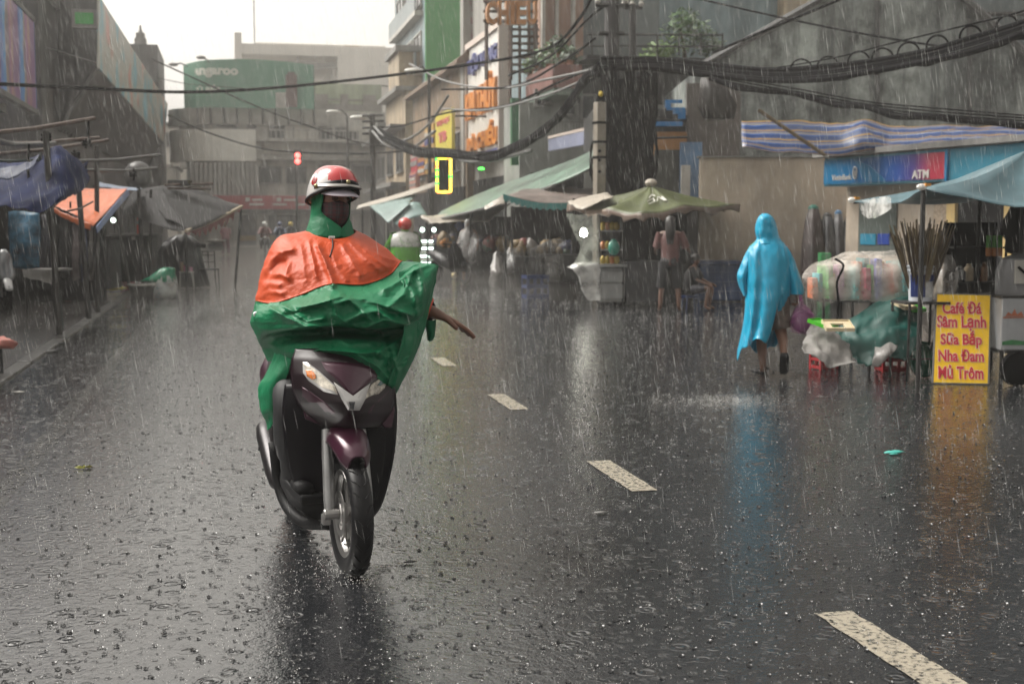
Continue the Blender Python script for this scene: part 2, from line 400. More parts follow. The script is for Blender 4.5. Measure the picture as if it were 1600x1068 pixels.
# slanted ribbed soffit (> frame bar) and fascia, projecting over the pavement
XF = -4.0
a0 = PX(151, 106, XF); a1 = PX(254.5, 222, XF); tp0 = PX(151, -8, XF); tp1 = PX(261, 163, XF)
w0 = V(-5.15, a0.y, 0); w0.z = PX(103, 206, -5.0).z; w1 = V(-5.15, a1.y, w0.z + .1)
t2 = thing('slanted_awning', 'dark ribbed awning slanting up from the concrete block to a printed fascia', 'awning', (-4.6, a0.y, a0.z))
mb = MB(); n_ = 46
for i in range(n_):
 f0, f1 = i / n_, (i + .72) / n_
 mb.quad(a0.lerp(a1, f0), a0.lerp(a1, f1), w0.lerp(w1, f1), w0.lerp(w1, f0))
 mb.quad(a0.lerp(a1, f1) , a0.lerp(a1, (i+1)/n_), w0.lerp(w1, (i+1)/n_) + V(.05, 0, .09), w0.lerp(w1, f1) + V(.05, 0, .09))
mb.quad(a0, tp0, V(-5.15, a0.y, tp0.z), w0)
mb.build('soffit', M('dark corrugated steel', (.045, .043, .045), .45, .4, 1.5, streak=.5), t2, solid=.03)
MB().tube([a0 + V(0, -.06, 0), w0 + V(0, -.06, 0)], .07, 6).build('frame_bar', ZINC, t2)
MB().prism([a0, a1, tp1, tp0], (-.12, 0, 0)).build('backing', STEEL, t2)
def fascia_mat():
 m = bpy.data.materials.new('faded printed fascia'); m.use_nodes = True; n = m.node_tree; b = n.nodes['Principled BSDF']; b.inputs['Roughness'].default_value = .4
 tc = n.nodes.new('ShaderNodeTexCoord'); mp = n.nodes.new('ShaderNodeMapping'); mp.inputs['Scale'].default_value = (1, .32, .42)
 v = n.nodes.new('ShaderNodeTexNoise'); v.inputs['Scale'].default_value = 1.25; v.inputs['Detail'].default_value = 3; n.links.new(tc.outputs['Object'], mp.inputs[0]); n.links.new(mp.outputs[0], v.inputs['Vector'])
 r = n.nodes.new('ShaderNodeValToRGB'); r.color_ramp.interpolation = 'LINEAR'; e = r.color_ramp.elements
 e[0].position = .34; e[0].color = (.08, .36, .48, 1); e[1].position = .66; e[1].color = (.50, .15, .10, 1)
 for p, c in ((.43, (.14, .33, .38, 1)), (.46, (.33, .33, .29, 1)), (.57, (.36, .36, .31, 1)), (.60, (.38, .24, .18, 1))):
  q = e.new(p); q.color = c
 n.links.new(v.outputs[0], r.inputs[0]); n.links.new(r.outputs[0], b.inputs['Base Color'])
 return m
fo = MB().prism([a0 + V(.06, 0, 0), a1 + V(.06, 0, 0), tp1 + V(.06, 0, 0), tp0 + V(.06, 0, 0)], (-.05, 0, 0)).build('fascia', fascia_mat(), t2)
# green sign board on the block's end wall
p = PY(118, 38, 38.7); q = PY(146, 21, 38.7)
t = thing('wall_sign', 'small bright green sign board near the roof of the concrete block', 'sign', ((p.x+q.x)/2, 38.8, p.z))
MB().bb(p.x-.1, q.x+.1, 38.66, 38.88, p.z-.1, q.z+.1).build('frame', GREYR, t)
MB().bb(p.x, q.x, 38.62, 38.66, p.z, q.z).build('panel', M('green enamel', (.05, .30, .07), .4, .15, 3), t)
# tower behind with a small lantern on its roof
t = thing('tower_block', 'dark tower block with a stepped lantern on its roof, behind the long fascia', 'building', (-9, 82, 0))
p = PY(246, 70, 82)
MB().bb(-14, p.x, 82, 90, 0, p.z).build('wall', CONC, t)
c_ = PY(219, 68, 83); mb = MB(); s_ = 83/2000*1.02
mb.bb(c_.x-8*s_, c_.x+8*s_, 83, 84, p.z, p.z+12*s_); mb.bb(c_.x-6*s_, c_.x+6*s_, 83.1, 83.9, p.z+12*s_, p.z+20*s_); mb.lathe([(4*s_, p.z+20*s_), (2*s_, p.z+26*s_), (1.2*s_, p.z+32*s_)], (c_.x, 83.5, 0), 8)
mb.build('lantern', GREYR, t)
# nearer shophouse with two printed hoardings
t = thing('shophouse', 'dark low shophouse behind the blue tarpaulin stalls on the left', 'building', (-8, 20, 0))
MB().bb(-26, -5.75, 6, 33.6, 0, 4.2).build('wall', DARK, t)
each(t, 'shop_gloom_slab', BLACK, [(-5.75, -5.6, 8 + i*4.2, 11.2 + i*4.2, .1, 3.1) for i in range(6)])
MB().bb(-26.1, -5.3, 5.9, 33.7, 4.2, 4.4).build('roof', CONC, t)
def hoarding_mat():
 m = bpy.data.materials.new('printed hoarding'); m.use_nodes = True; n = m.node_tree; b = n.nodes['Principled BSDF']; b.inputs['Roughness'].default_value = .35
 tc = n.nodes.new('ShaderNodeTexCoord'); sp = n.nodes.new('ShaderNodeSeparateXYZ'); n.links.new(tc.outputs['Object'], sp.inputs[0])
 w = n.nodes.new('ShaderNodeMath'); w.operation = 'MULTIPLY'; w.inputs[1].default_value = .36; n.links.new(sp.outputs[1], w.inputs[0])
 fr = n.nodes.new('ShaderNodeMath'); fr.operation = 'FRACT'; n.links.new(w.outputs[0], fr.inputs[0])
 nz = n.nodes.new('ShaderNodeTexNoise'); nz.inputs['Scale'].default_value = 1.6; nz.inputs['Detail'].default_value = 5
 mp = n.nodes.new('ShaderNodeMapping'); mp.inputs['Scale'].default_value = (1, 2.2, .7); n.links.new(tc.outputs['Object'], mp.inputs[0]); n.links.new(mp.outputs[0], nz.inputs['Vector'])
 ad = n.nodes.new('ShaderNodeMath'); ad.operation = 'MULTIPLY_ADD'; ad.inputs[1].default_value = .5; n.links.new(nz.outputs[0], ad.inputs[0]); n.links.new(fr.outputs[0], ad.inputs[2])
 r = n.nodes.new('ShaderNodeValToRGB'); e = r.color_ramp.elements; e[0].position = .2; e[0].color = (.06, .055, .15, 1); e[1].position = 1.0; e[1].color = (.10, .035, .11, 1)
 for p, c in ((.36, (.03, .10, .30, 1)), (.52, (.06, .17, .32, 1)), (.58, (.20, .14, .09, 1)), (.66, (.055, .03, .06, 1)), (.78, (.16, .05, .14, 1)), (.86, (.22, .13, .09, 1))):
  q = e.new(p); q.color = c
 hs = n.nodes.new('ShaderNodeHueSaturation'); hs.inputs['Saturation'].default_value = 1.25; hs.inputs['Value'].default_value = 1.8; n.links.new(r.outputs[0], hs.inputs['Color'])
 n.links.new(ad.outputs[0], r.inputs[0]); n.links.new(hs.outputs[0], b.inputs['Base Color']); return m
HO = hoarding_mat()
b1 = PX(58, 172, -5.15); b0 = PX(0, 130, -5.15); u1 = PX(58, 40, -5.15); u0 = PX(0, -20, -5.15)
yk = [b1.y, b0.y, b0.y - (b1.y - b0.y)]
for i in range(2):
 t = thing('hoarding', ['tall printed hoarding in purple and blue with a white top rail, beside the concrete block', 'tall printed hoarding cut by the left edge of the picture'][i], 'hoarding', (-5.2, (yk[i]+yk[i+1])/2, b1.z), 0, 'printed hoardings above the left stalls')
 ya, yb = yk[i+1] + .04, yk[i] - .04
 MB().bb(-5.25, -5.15, ya, yb, b1.z, u1.z).build('panel', HO, t)
 mb = MB(); mb.bb(-5.3, -5.12, ya, yb, u1.z, u1.z+.12); mb.bb(-5.3, -5.12, ya, yb, b1.z-.12, b1.z); mb.build('rail', ZINC, t)
 each(t, 'stanchion', STEEL, [(-5.4, -5.3, ya + .3 + k*(yb-ya-.7), ya + .4 + k*(yb-ya-.7), 4.3, u1.z) for k in (0, 1)])
# - end of the street: rounded corner building with a green billboard
YE = 86.0
def hx(px): return PY(px, 352, YE).x
def hzz(py, y=YE): return PY(400, py, y).z
t = thing('corner_building', 'rounded grey building with a red shop banner at the far end of the street', 'building', (hx(400), YE, 0))
xl, xr = hx(276), hx(620)
def bow(x0, x1, z0, z1, y=YE, rad=3.0, n=10, out=0.0):
 """plan outline: front at y, left end rounded back"""
 pts = []
 for i in range(n + 1):
  a = R(90) * i / n; pts.append((x0 + rad - (rad+out) * math.cos(a), y + rad - (rad+out) * math.sin(a), z0))
 pts += [(x1, y - out, z0), (x1, y + 14, z0), (x0 - out, y + 14, z0)]
 return MB().prism(pts, (0, 0, z1 - z0))
bow(xl + .6, xr, 0, hzz(172)).build('wall', M('haze-paled weathered grey', (.58, .55, .50), .6, .35, .8, streak=.5), t)  # wall, eave, panel and fin colours lightened to carry the distance haze
bow(xl, hx(512), hzz(196), hzz(170), out=.5).build('eave', M('haze-paled eave', (.32, .30, .27), .6, .3, 1), t)
bow(xl - .1, hx(402), hzz(252), hzz(203), out=.35).build('panel_band', M('haze-paled metal panel', (.85, .82, .75), .5, .1, .7), t)
mb = MB()
for i in range(15):
 x = hx(302) + i * (hx(402) - hx(302)) / 14; mb.bb(x - .1, x + .1, YE - .5, YE, hzz(312), hzz(255))
mb.build('fin', M('haze-paled grey fins', (.42, .40, .37), .6, .2, 2), t)
windows_y(t, YE - .02, [(hx(a), hx(b), hzz(c), hzz(d)) for a, b, c, d in ((342, 354, 198, 189), (356, 371, 198, 189), (390, 402, 198, 189), (424, 446, 217, 193), (462, 478, 218, 200), (502, 520, 216, 200), (526, 541, 216, 198), (548, 560, 222, 204), (408, 440, 285, 262), (450, 478, 285, 262), (500, 540, 284, 258), (552, 590, 284, 258))])
mb = MB()
for z0, z1 in ((205, 222), (236, 250)):
 mb.bb(hx(404), hx(600), YE - 1.1, YE, hzz(z1), hzz(z1) + .18)
 for k in range(28): x = hx(404) + k * .29; mb.bb(x, x + .04, YE - 1.06, YE - 1.0, hzz(z1) + .18, hzz(z0))
 mb.bb(hx(404), hx(600), YE - 1.1, YE - 1.0, hzz(z0), hzz(z0) + .07)
mb.build('balcony', M('balcony rail', (.38, .36, .33), .6, .3, 2), t)
each(t, 'wall_panel', M('cream panels', (.55, .52, .46), .6, .15, 1), [(hx(a), hx(b), YE - .25, YE, hzz(c), hzz(d)) for a, b, c, d in ((414, 464, 240, 216), (462, 480, 230, 196), (572, 590, 204, 192))])
bo = MB().bb(hx(322), hx(482), YE - 1.0, YE - .8, hzz(327), hzz(306)).build('banner', M('faded red banner', (.42, .07, .08), .5, .15, 1), t)
mb = MB()
for a, b, c, d in ((390, 412, 321, 318), (426, 448, 321, 318), (461, 476, 321, 318), (384, 391, 315, 309), (394, 410, 314, 311), (432, 439, 315, 309), (443, 462, 314, 311)):
 mb.bb(hx(a), hx(b), YE - 1.03, YE - 1.0, hzz(c), hzz(d))
mb.build('lettering', WHITE, bo)
MB().bb(hx(330), hx(600), YE - .8, YE, hzz(333), hzz(328)).build('canopy', GREYR, t)
each(t, 'pillar', OFFW, [(hx(a), hx(b), YE - .35, YE, 0, hzz(333)) for a, b in ((366, 371), (402, 417), (470, 480), (540, 550))])
each(t, 'shutter', M('grey shutter', (.17, .165, .16), .5, .2, 1, streak=.3), [(hx(a), hx(b), YE - .08, YE, .1, hzz(336)) for a, b in ((374, 400), (420, 468), (484, 538))])
each(t, 'poster_strip', M('tan panel', (.30, .22, .12), .6, .2, 1), [(hx(a), hx(b), YE - .14, YE-.08, .4, hzz(368)) for a, b in ((374, 400), (420, 468))])
# upper back storey
MB().bb(hx(492), hx(606), YE + 3, YE + 12, hzz(172), hzz(128, YE + 3)).build('upper_storey', M('pale green render', (.34, .38, .27), .6, .2, 1, streak=.4), t)
each(t, 'parapet_pier', M('sooty render', (.20, .185, .17), .6, .3, 1), [(hx(a), hx(b), YE + 2.7, YE + 3, hzz(160), hzz(138)) for a, b in ((500, 520), (540, 552), (576, 596))]); mb = MB(); mb.bb(hx(492), hx(600), YE + .4, YE + .6, hzz(170), hzz(159)); mb.bb(hx(492), hx(600), YE + 2.6, YE + 2.9, hzz(148), hzz(146))
mb.build('parapet', M('sooty render', (.20, .185, .17), .6, .3, 1), t)
# billboard with its bowed face
x0, x1 = hx(293), hx(492)
t = thing('billboard', 'large green billboard with white lettering on the roof of the corner building', 'billboard', ((x0+x1)/2, YE - .5, hzz(172)))
def bbp(s, z, out=0.0):                      # s 0..1 along the face
 s2 = max(0, .22 - s) / .22; return V(x0 + (x1 - x0) * s, YE - .9 + 1.8 * s2 * s2 - out, z)
zb, zt = hzz(171), hzz(102)
P = [[bbp(i / 24, zb + (zt + .25 * math.sin(math.pi * min(1, i/24)) - zb) * k / 3) for i in range(25)] for k in range(4)]
MB().grid(P).build('face', M('haze-paled green print', (.085, .24, .16), .5, .12, .4), t, solid=.12)  # green paled in its colour for the hazy distance
mb = MB()
for i in range(11): p = bbp(i / 10, zb); mb.tube([p + V(0, .25, -1.0), p + V(0, .25, 2.8)], .07, 5)
mb.build('frame', STEEL, t)
BL = M('billboard white', (.60, .58, .52), .5, .1, 1)
hgt = zt - zb; wid = x1 - x0
letters('Kangaroo', (0, 0, 0), (1, 0, 0), (0, 0, 1), wid * .41, hgt * .28, bold=.05, bend=lambda x, y, z: bbp(.005 + x / wid, zb + hgt * .66 + y, .08 + z*.5)).build('lettering', M('billboard lettering', (.62, .64, .56), .5, .1, 1), t)
letters('TỦ BẾP', (0, 0, 0), (1, 0, 0), (0, 0, 1), wid * .22, hgt * .16, bold=.04, bend=lambda x, y, z: bbp(.055 + x / wid, zb + hgt * .34 + y, .08 + z*.5)).build('lettering', M('billboard lettering', (0, 0, 0)), t)
mb = MB(); mb.bb(hx(433), hx(452), YE - 1.1, YE - .95, zb + .02, zb + hgt * .36); mb.build('product_picture', OFFW, t)
mb = MB(); mb.bb(hx(449), hx(466), YE - 1.2, YE - 1.02, zb + .1, zb + hgt * .76); mb.bb(hx(452), hx(463), YE - 1.19, YE - 1.03, zb + hgt * .76, zb + hgt * .82); mb.build('product_picture', M('dark red-brown', (.11, .06, .055), .5, .2, 1), t)
for i, px in enumerate((271, 314)):
 e = PY(px, 101 - i*11, YE - 2.5); b_ = PY(293 + i*40, 104, YE)
 t = thing('billboard_lamp', ['lamp arm over the left corner of the green billboard', 'lamp arm over the lettering of the green billboard'][i], 'lamp', b_)
 MB().tube([b_, (b_ + e)/2 + V(0, 0, .15), e], .045, 5).build('arm', STEEL, t); MB().ball(e, (.3, .2, .12), 8, 6).build('lamp_head', ZINC, t)
# big pale building behind
YB = 128.0
def bx(px): return PY(px, 352, YB).x
def bz(py): return PY(450, py, YB).z
t = thing('office_building', 'big pale building with an open top storey rising behind the green billboard', 'building', (bx(490), YB, 0))
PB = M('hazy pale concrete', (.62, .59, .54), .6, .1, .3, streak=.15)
mb = MB(); mb.bb(bx(372), bx(640), YB + 4, YB + 22, 0, bz(118)); mb.bb(bx(372), bx(640), YB, YB + 22, bz(86), bz(70)); mb.bb(bx(372), bx(383), YB - .2, YB + 3, bz(118), bz(54)); mb.bb(bx(531), bx(640), YB - .15, YB + 20, bz(130), bz(71)); mb.bb(bx(383), bx(640), YB, YB + 22, 0, bz(132))
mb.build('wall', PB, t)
MB().bb(bx(406), bx(620), YB + 8, YB + 20, bz(70), bz(50)).build('roof_house', M('pale cladding', (.66, .63, .57), .6, .08, .4), t)
mb = MB(); [mb.bb(bx(406 + i * 62), bx(409 + i * 62), YB + .4, YB + .8, bz(118), bz(86)) for i in range(1, 3)]; mb.bb(bx(383), bx(531), YB + .5, YB + .7, bz(104), bz(95)); mb.build('railing', GREYR, t)
MB().bb(bx(553), bx(576), YB + 7.8, YB + 8, bz(70), bz(51)).build('door', M('tan panel', (.30, .22, .12)), t)
MB().bb(bx(384), bx(404), YB + 3.4, YB + 4, bz(98), bz(80)).build('wall_panel', M('cream panels', (.3, .3, .3)), t)
MB().tube([(bx(406), YB + 9, bz(50)), (bx(406), YB + 9, bz(-40))], .06, 5).build('mast', STEEL, t)
# pale low blocks beyond the awning on the left
for i, (a, b, c, y, lab) in enumerate(((245, 290, 196, 104, 'pale hazy block glimpsed past the end of the long fascia'), (226, 276, 262, 95, 'low hazy wall behind the grey stall canopy'))):
 p0, p1 = PY(a, c, y), PY(b, c, y); t = thing('hazy_house', lab, 'building', ((p0.x+p1.x)/2, y, 0))
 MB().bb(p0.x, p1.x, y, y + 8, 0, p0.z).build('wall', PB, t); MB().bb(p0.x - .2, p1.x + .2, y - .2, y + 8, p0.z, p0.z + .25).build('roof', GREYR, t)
 windows_y(t, y - .01, [(p0.x + .4, p0.x + 1.2, p0.z - 1.6, p0.z - .6)])
# RIGHT SIDE: row of shophouses
def each(t, name, mat, boxes, **k):
 """several pieces of one kind on a thing: each its own part"""
 return [MB().bb(*b).build(name, mat, t, **k) for b in boxes]
XR = 9.2
BLUEG = M('blue-grey render', (.20, .27, .29), .55, .3, .8, streak=.45)
# tall house with the green party wall
pg0, pg1 = PY(664, 100, 66), PY(724, 100, 66)
t = thing('tall_house', 'tall narrow house with a bright green party wall, right of the pale office building', 'building', (pg0.x + 3, 66, 0))
MB().bb(pg0.x, pg0.x + 9, 66, 78, 0, 22).build('wall', BLUEG, t)
MB().bb(pg0.x + .02, pg0.x + 9, 65.8, 66, 5, 22).build('party_wall', M('green painted sheet', (.07, .34, .10), .5, .12, .5, streak=.2), t)
zs = [9.2, 12.2, 15.2, 18.2]
for z in zs:
 MB().bb(pg0.x - .45, pg0.x, 66.5, 77.5, z, z + .22).build('balcony', OFFW, t)
 MB().bb(pg0.x - .45, pg0.x - .38, 66.5, 77.5, z + .22, z + 1.1).build('balcony_rail', M('teal panel', (.15, .18, .185), .4, .2, 1), t)
windows_x(t, pg0.x, [(67 + k*3.5, 69.6 + k*3.5, z + .5, z + 2.2) for z in zs for k in range(3)], frame=OFFW)
# farther neighbours along the right row
def rowhouse(label, x, y0, y1, h, mat, n=2, floors=(3.6, 6.6), frame=GREYR, sill=True, group=None, deep=9):
 t = thing('shophouse', label, 'building', (x + 3, y0, 0), 0, group)
 MB().bb(x, x + deep, y0, y1, 0, h).build('wall', mat, t)
 MB().bb(x - .5, x + deep, y0 - .12, y1 - .02, h, h + .22).build('roof', GREYR, t)
 w = (y1 - y0) / n
 windows_x(t, x, [(y0 + k*w + w*.22, y0 + k*w + w*.78, z + .7, z + 2.0) for z in floors if z + 2.2 < h for k in range(n)], frame=frame)
 for z in floors:
  if z < h: MB().bb(x - .8, x, y0 + .05, y1 - .05, z - .12, z + .08).build('ledge', GREYR, t)
 MB().bb(x - .06, x, y0 + .4, y1 - .4, .1, 3.1).build('shop_gloom_slab', BLACK, t)  # flat slab coloured as the gloom of the open shop
 return t
t = rowhouse('narrow cream house with a blocky parapet tower, behind the street lamps', 9.0, 67, 75.5, 8.4, CREAM, deep=.95)
p0 = PX(612, 168, 9.1)
MB().bb(8.7, 9.9, 67.1, 71.5, 8.6, 10.4).build('parapet', CREAM, t); MB().bb(8.5, 9.95, 66.9, 71.7, 10.4, 10.7).build('cornice', GREYR, t)
rowhouse('sooty house between the cream house and the corner building', 9.3, 78.3, 84.5, 7.4, M('sooty render', (.2, .18, .17)), n=3)
# old low house with a pitched tile roof, in front of the green wall
t = thing('old_house', 'old brown-stained house with a low tile roof below the green party wall', 'building', (12, 50, 0))
MB().bb(9.2, 17, 50.3, 65.6, 0, 8.05).build('wall', M('brown stained render', (.24, .165, .10), .65, .45, .9, streak=.6), t)
r0, r1 = PY(640, 150, 56), PY(740, 78, 50)
mb = MB(); mb.prism([(8.75, 50.0, 7.9), (9.2, 50.0, 8.25), (13.2, 50.0, 9.0), (17.2, 50.0, 8.1), (17.2, 50.0, 7.95), (8.75, 50.0, 7.75)], (0, 15.7, 0)); mb.build('roof', M('old brown tiles', (.13, .085, .055), .6, .4, 4, bump=.6), t)
windows_x(t, 9.2, [(y, y + 1.7, z, z + 1.5) for y in (51.4, 54.6, 58, 61.4) for z in (3.7,)])
MB().bb(9.12, 9.2, 50.6, 65.0, .1, 3.0).build('shop_gloom_slab', BLACK, t)
# tower house carrying the gold-shop sign and the pale blade wall
t = thing('sign_house', 'tall pale house front carrying the tall gold shop sign', 'building', (12, 44, 0))
q0, q1 = PX(729, 75, XR), PX(780, 42, XR)
PILL = M('pale grey plaster', (.30, .29, .265), .6, .15, .8, streak=.35)
MB().bb(XR + .3, XR + 9, q1.y - .3, q0.y + .3, 0, 15).build('wall', PILL, t)
e0, e1 = PY(722, 60, q0.y + .6), PY(760, 60, q0.y + .6)
MB().bb(e0.x, XR + 6, q0.y + .35, q0.y + 1.0, 2, 15.5).build('blade_wall', PILL, t)
MB().bb(XR + .22, XR + .3, q1.y + .2, q0.y - .2, .1, 3.2).build('shop_gloom_slab', BLACK, t)
LILAC = M('dull mauve paint', (.20, .12, .13), .5, .1, 3)
SL = {'ux': (1, 0, 0), 'uy': (0, 0, 1)}
yb_ = q0.y + .35
def vpx(px, py): return PY(px, py, yb_ - .02)
a_, b_ = vpx(733, 10), vpx(752, 4)
letters('T A H', a_, (1, 0, 0), (0, 0, 1), b_.x - a_.x, b_.z - a_.z, bold=.02, ext=.05).build('lettering', LILAC, t)
for k, ch in enumerate('THAN'):
 a_ = vpx(735.5, 26 + k * 12); b_ = vpx(750, 16 + k * 12)
 letters(ch, a_, (1, 0, 0), (0, 0, 1), b_.x - a_.x, b_.z - a_.z, bold=.04, ext=.05).build('lettering', LILAC, t)
t = thing('gold_shop_sign', 'tall white shop sign with blue and orange raised letters on the pale house front', 'sign', (XR, (q0.y+q1.y)/2, PX(755, 252, XR).z))
zb, zt = PX(760, 248, XR).z, q1.z
zb = PX(778, 242, XR).z
ln = q0.y - q1.y; ht = zt - zb
MB().bb(XR + .05, XR + .3, q1.y, q0.y, zb, zt).build('panel', M('sign white', (.62, .60, .56), .4, .08, 1, streak=.12), t)
mb = MB(); mb.bb(XR - .05, XR + .3, q1.y - .12, q0.y + .12, zt, zt + .22); mb.bb(XR - .05, XR + .3, q1.y - .12, q1.y, zb, zt); mb.bb(XR - .05, XR + .3, q0.y, q0.y + .12, zb, zt); mb.build('frame', M('pinkish trim', (.50, .42, .37), .5, .1, 2), t)
ORNG = M('orange letters', (.55, .20, .035), .4, .15, 3); NAVY = M('navy letters', (.05, .06, .19), .4, .15, 3)
def sgn(txt, s0, s1, z0, z1, mat, bold=.05, ext=.12):
 letters(txt, (XR + .05, q0.y - ln * s0, zb + ht * z0), (0, -1, 0), (0, 0, 1), ln * (s1 - s0), ht * (z1 - z0), bold=bold, ext=ext).build('lettering', mat, t)
sgn('TIỆU VÀNG', .05, .97, .735, .93, NAVY, .03)
sgn('KIM', .03, .34, .37, .60, ORNG, .05, .16); sgn('THỦY', .40, .98, .37, .70, ORNG, .05, .16)
sgn('BÀ', .04, .32, .09, .24, ORNG, .05); sgn('CHIỂU', .37, .97, .09, .30, ORNG, .05)
MB().bb(XR - .02, XR + .05, q1.y + .3, q0.y - .3, zb + .05, zb + .06 * ht).build('lower_band', NAVY, t)
# roof letters on a steel rack, facing down the street
YC = 38.4
t = thing('roof_letters', 'row of big orange rooftop letters on a rusty steel rack', 'sign', (PY(798, 40, YC).x, YC, PY(798, 40, YC).z))
l0, l1 = PY(757, 40, YC), PY(838, 4, YC)
for k, ch in enumerate('CHIEU'):
 xs = [757, 776, 794, 803, 821, 838]; a_, b_ = PY(xs[k] + .8, 40, YC), PY(xs[k+1] - 1.2, 4, YC)
 letters(ch, a_, (1, 0, 0), (0, 0, 1), b_.x - a_.x, b_.z - a_.z, bold=.04, ext=.25).build('letter', M('orange roof letters', (.36, .145, .03), .4, .2, 2), t)
for py in (2, 18, 33): MB().tube([PY(755, py, YC + .25), PY(840, py, YC + .25)], .05, 5).build('rail', RUST, t)
for px in (760, 798, 836): MB().tube([PY(px, 125, YC + .3), PY(px, -6, YC + .3)], .06, 5).build('post', RUST, t)
t = thing('steel_rack', 'rusty lattice rack of shelves standing below the rooftop letters', 'rack', (PY(822, 90, YC + .4).x, YC + .4, PY(822, 150, YC + .4).z))
for px in (797, 812, 826, 838): MB().tube([PY(px, 172, YC + .4), PY(px, 38, YC + .4)], .05, 5).build('post', RUST, t)
for py in range(46, 120, 11): MB().tube([PY(794, py, YC + .35), PY(842, py + .5, YC + .35)], .045, 5).build('rail', RUST, t)
# house with the balcony of potted plants
t = thing('balcony_house', 'pale blue-grey house with a reddish balcony of potted plants', 'building', (13, 38, 0))
PK = M('faded pink render', (.36, .22, .16), .6, .2, .8, streak=.35)
YH = 36.0
def hp(px, py, y=YH): return PY(px, py, y)
MB().bb(hp(828, 100, 39.5).x, hp(828, 100, 39.5).x + 12, 39.5, 42.4, 0, 14).build('wall', BLUEG, t)
MB().bb(hp(838, 0, 39.4).x, hp(905, 0, 39.4).x, 38.9, 39.45, hp(850, 108, 39).z, 14).build('upper_wall', PK, t)
each(t, 'pilaster', OFFW, [(hp(a, 0, 38.8).x, hp(b, 0, 38.8).x, 38.7, 38.9, hp(850, 112, 38.8).z, 14) for a, b in ((846, 851), (868, 872), (893, 898))])
bx0, bx1 = hp(818, 100).x, hp(905, 100).x; bz0, bz1 = hp(860, 140).z, hp(860, 105).z
mb = MB(); mb.bb(8.9, 9.75, 35.3, 38.65, bz0, bz1); mb.build('balcony', M('red-brown balcony front', (.20, .085, .07), .5, .25, 1.5, streak=.35), t)
BRG = M('green balcony soffit', (.10, .14, .11), .5, .3, 2)
MB().bb(8.95, 9.8, 35.4, 38.7, bz0 - .2, bz0 - .02).build('soffit', BRG, t)
# lower floors below the balcony
MB().bb(hp(826, 200).x, hp(944, 200).x + 6, YH + 1.2, 39.4, 0, bz0 - .25).build('lower_wall', M('pale grey-green render', (.29, .30, .28), .6, .2, .8, streak=.4), t)
windows_y(t, YH + 1.19, [(hp(a, 0, YH+1.2).x, hp(b, 0, YH+1.2).x, hp(850, c, YH+1.2).z, hp(850, d, YH+1.2).z) for a, b, c, d in ((839, 845, 164, 144), (850, 857, 160, 142), (885, 897, 178, 152), (910, 928, 184, 150))], mull=False)
MB().bb(hp(812, 0).x - .1, hp(818, 0).x, YH + .6, YH + .8, 3.2, bz0 - .2).build('downpipe', M('green paint', (.03, .13, .06), .4, .2, 3), t)
mb = MB()
for k in range(26): x = hp(868, 0).x + k * .085; mb.bb(x, x + .02, YH + .5, YH + .52, hp(900, 208).z, hp(900, 190).z)
mb.bb(hp(866, 0).x, hp(944, 0).x, YH + .49, YH + .53, hp(900, 190).z, hp(900, 189).z + .03); mb.build('railing', GREYR, t)
MB().prism([hp(857, 236, YH - .2), hp(940, 221, YH - 3.2), hp(940, 199, YH - 3.2), hp(857, 217, YH - .2)], (.1, .1, 0)).build('sign_band', M('lilac-grey sign band', (.24, .26, .36), .5, .15, 1.5, streak=.2), t)
MB().prism([hp(856, 217, YH - .2), hp(940, 198, YH - 3.2), hp(940, 193, YH - 3.2), hp(856, 213, YH - .2)], (.2, .3, 0)).build('gutter', M('pinkish trim', (.3, .3, .3)), t)
MB().bb(hp(832, 0, 37).x, hp(832, 0, 37).x + 7, 37.0, 37.15, .1, 3.0).build('shop_gloom_slab', BLACK, t)
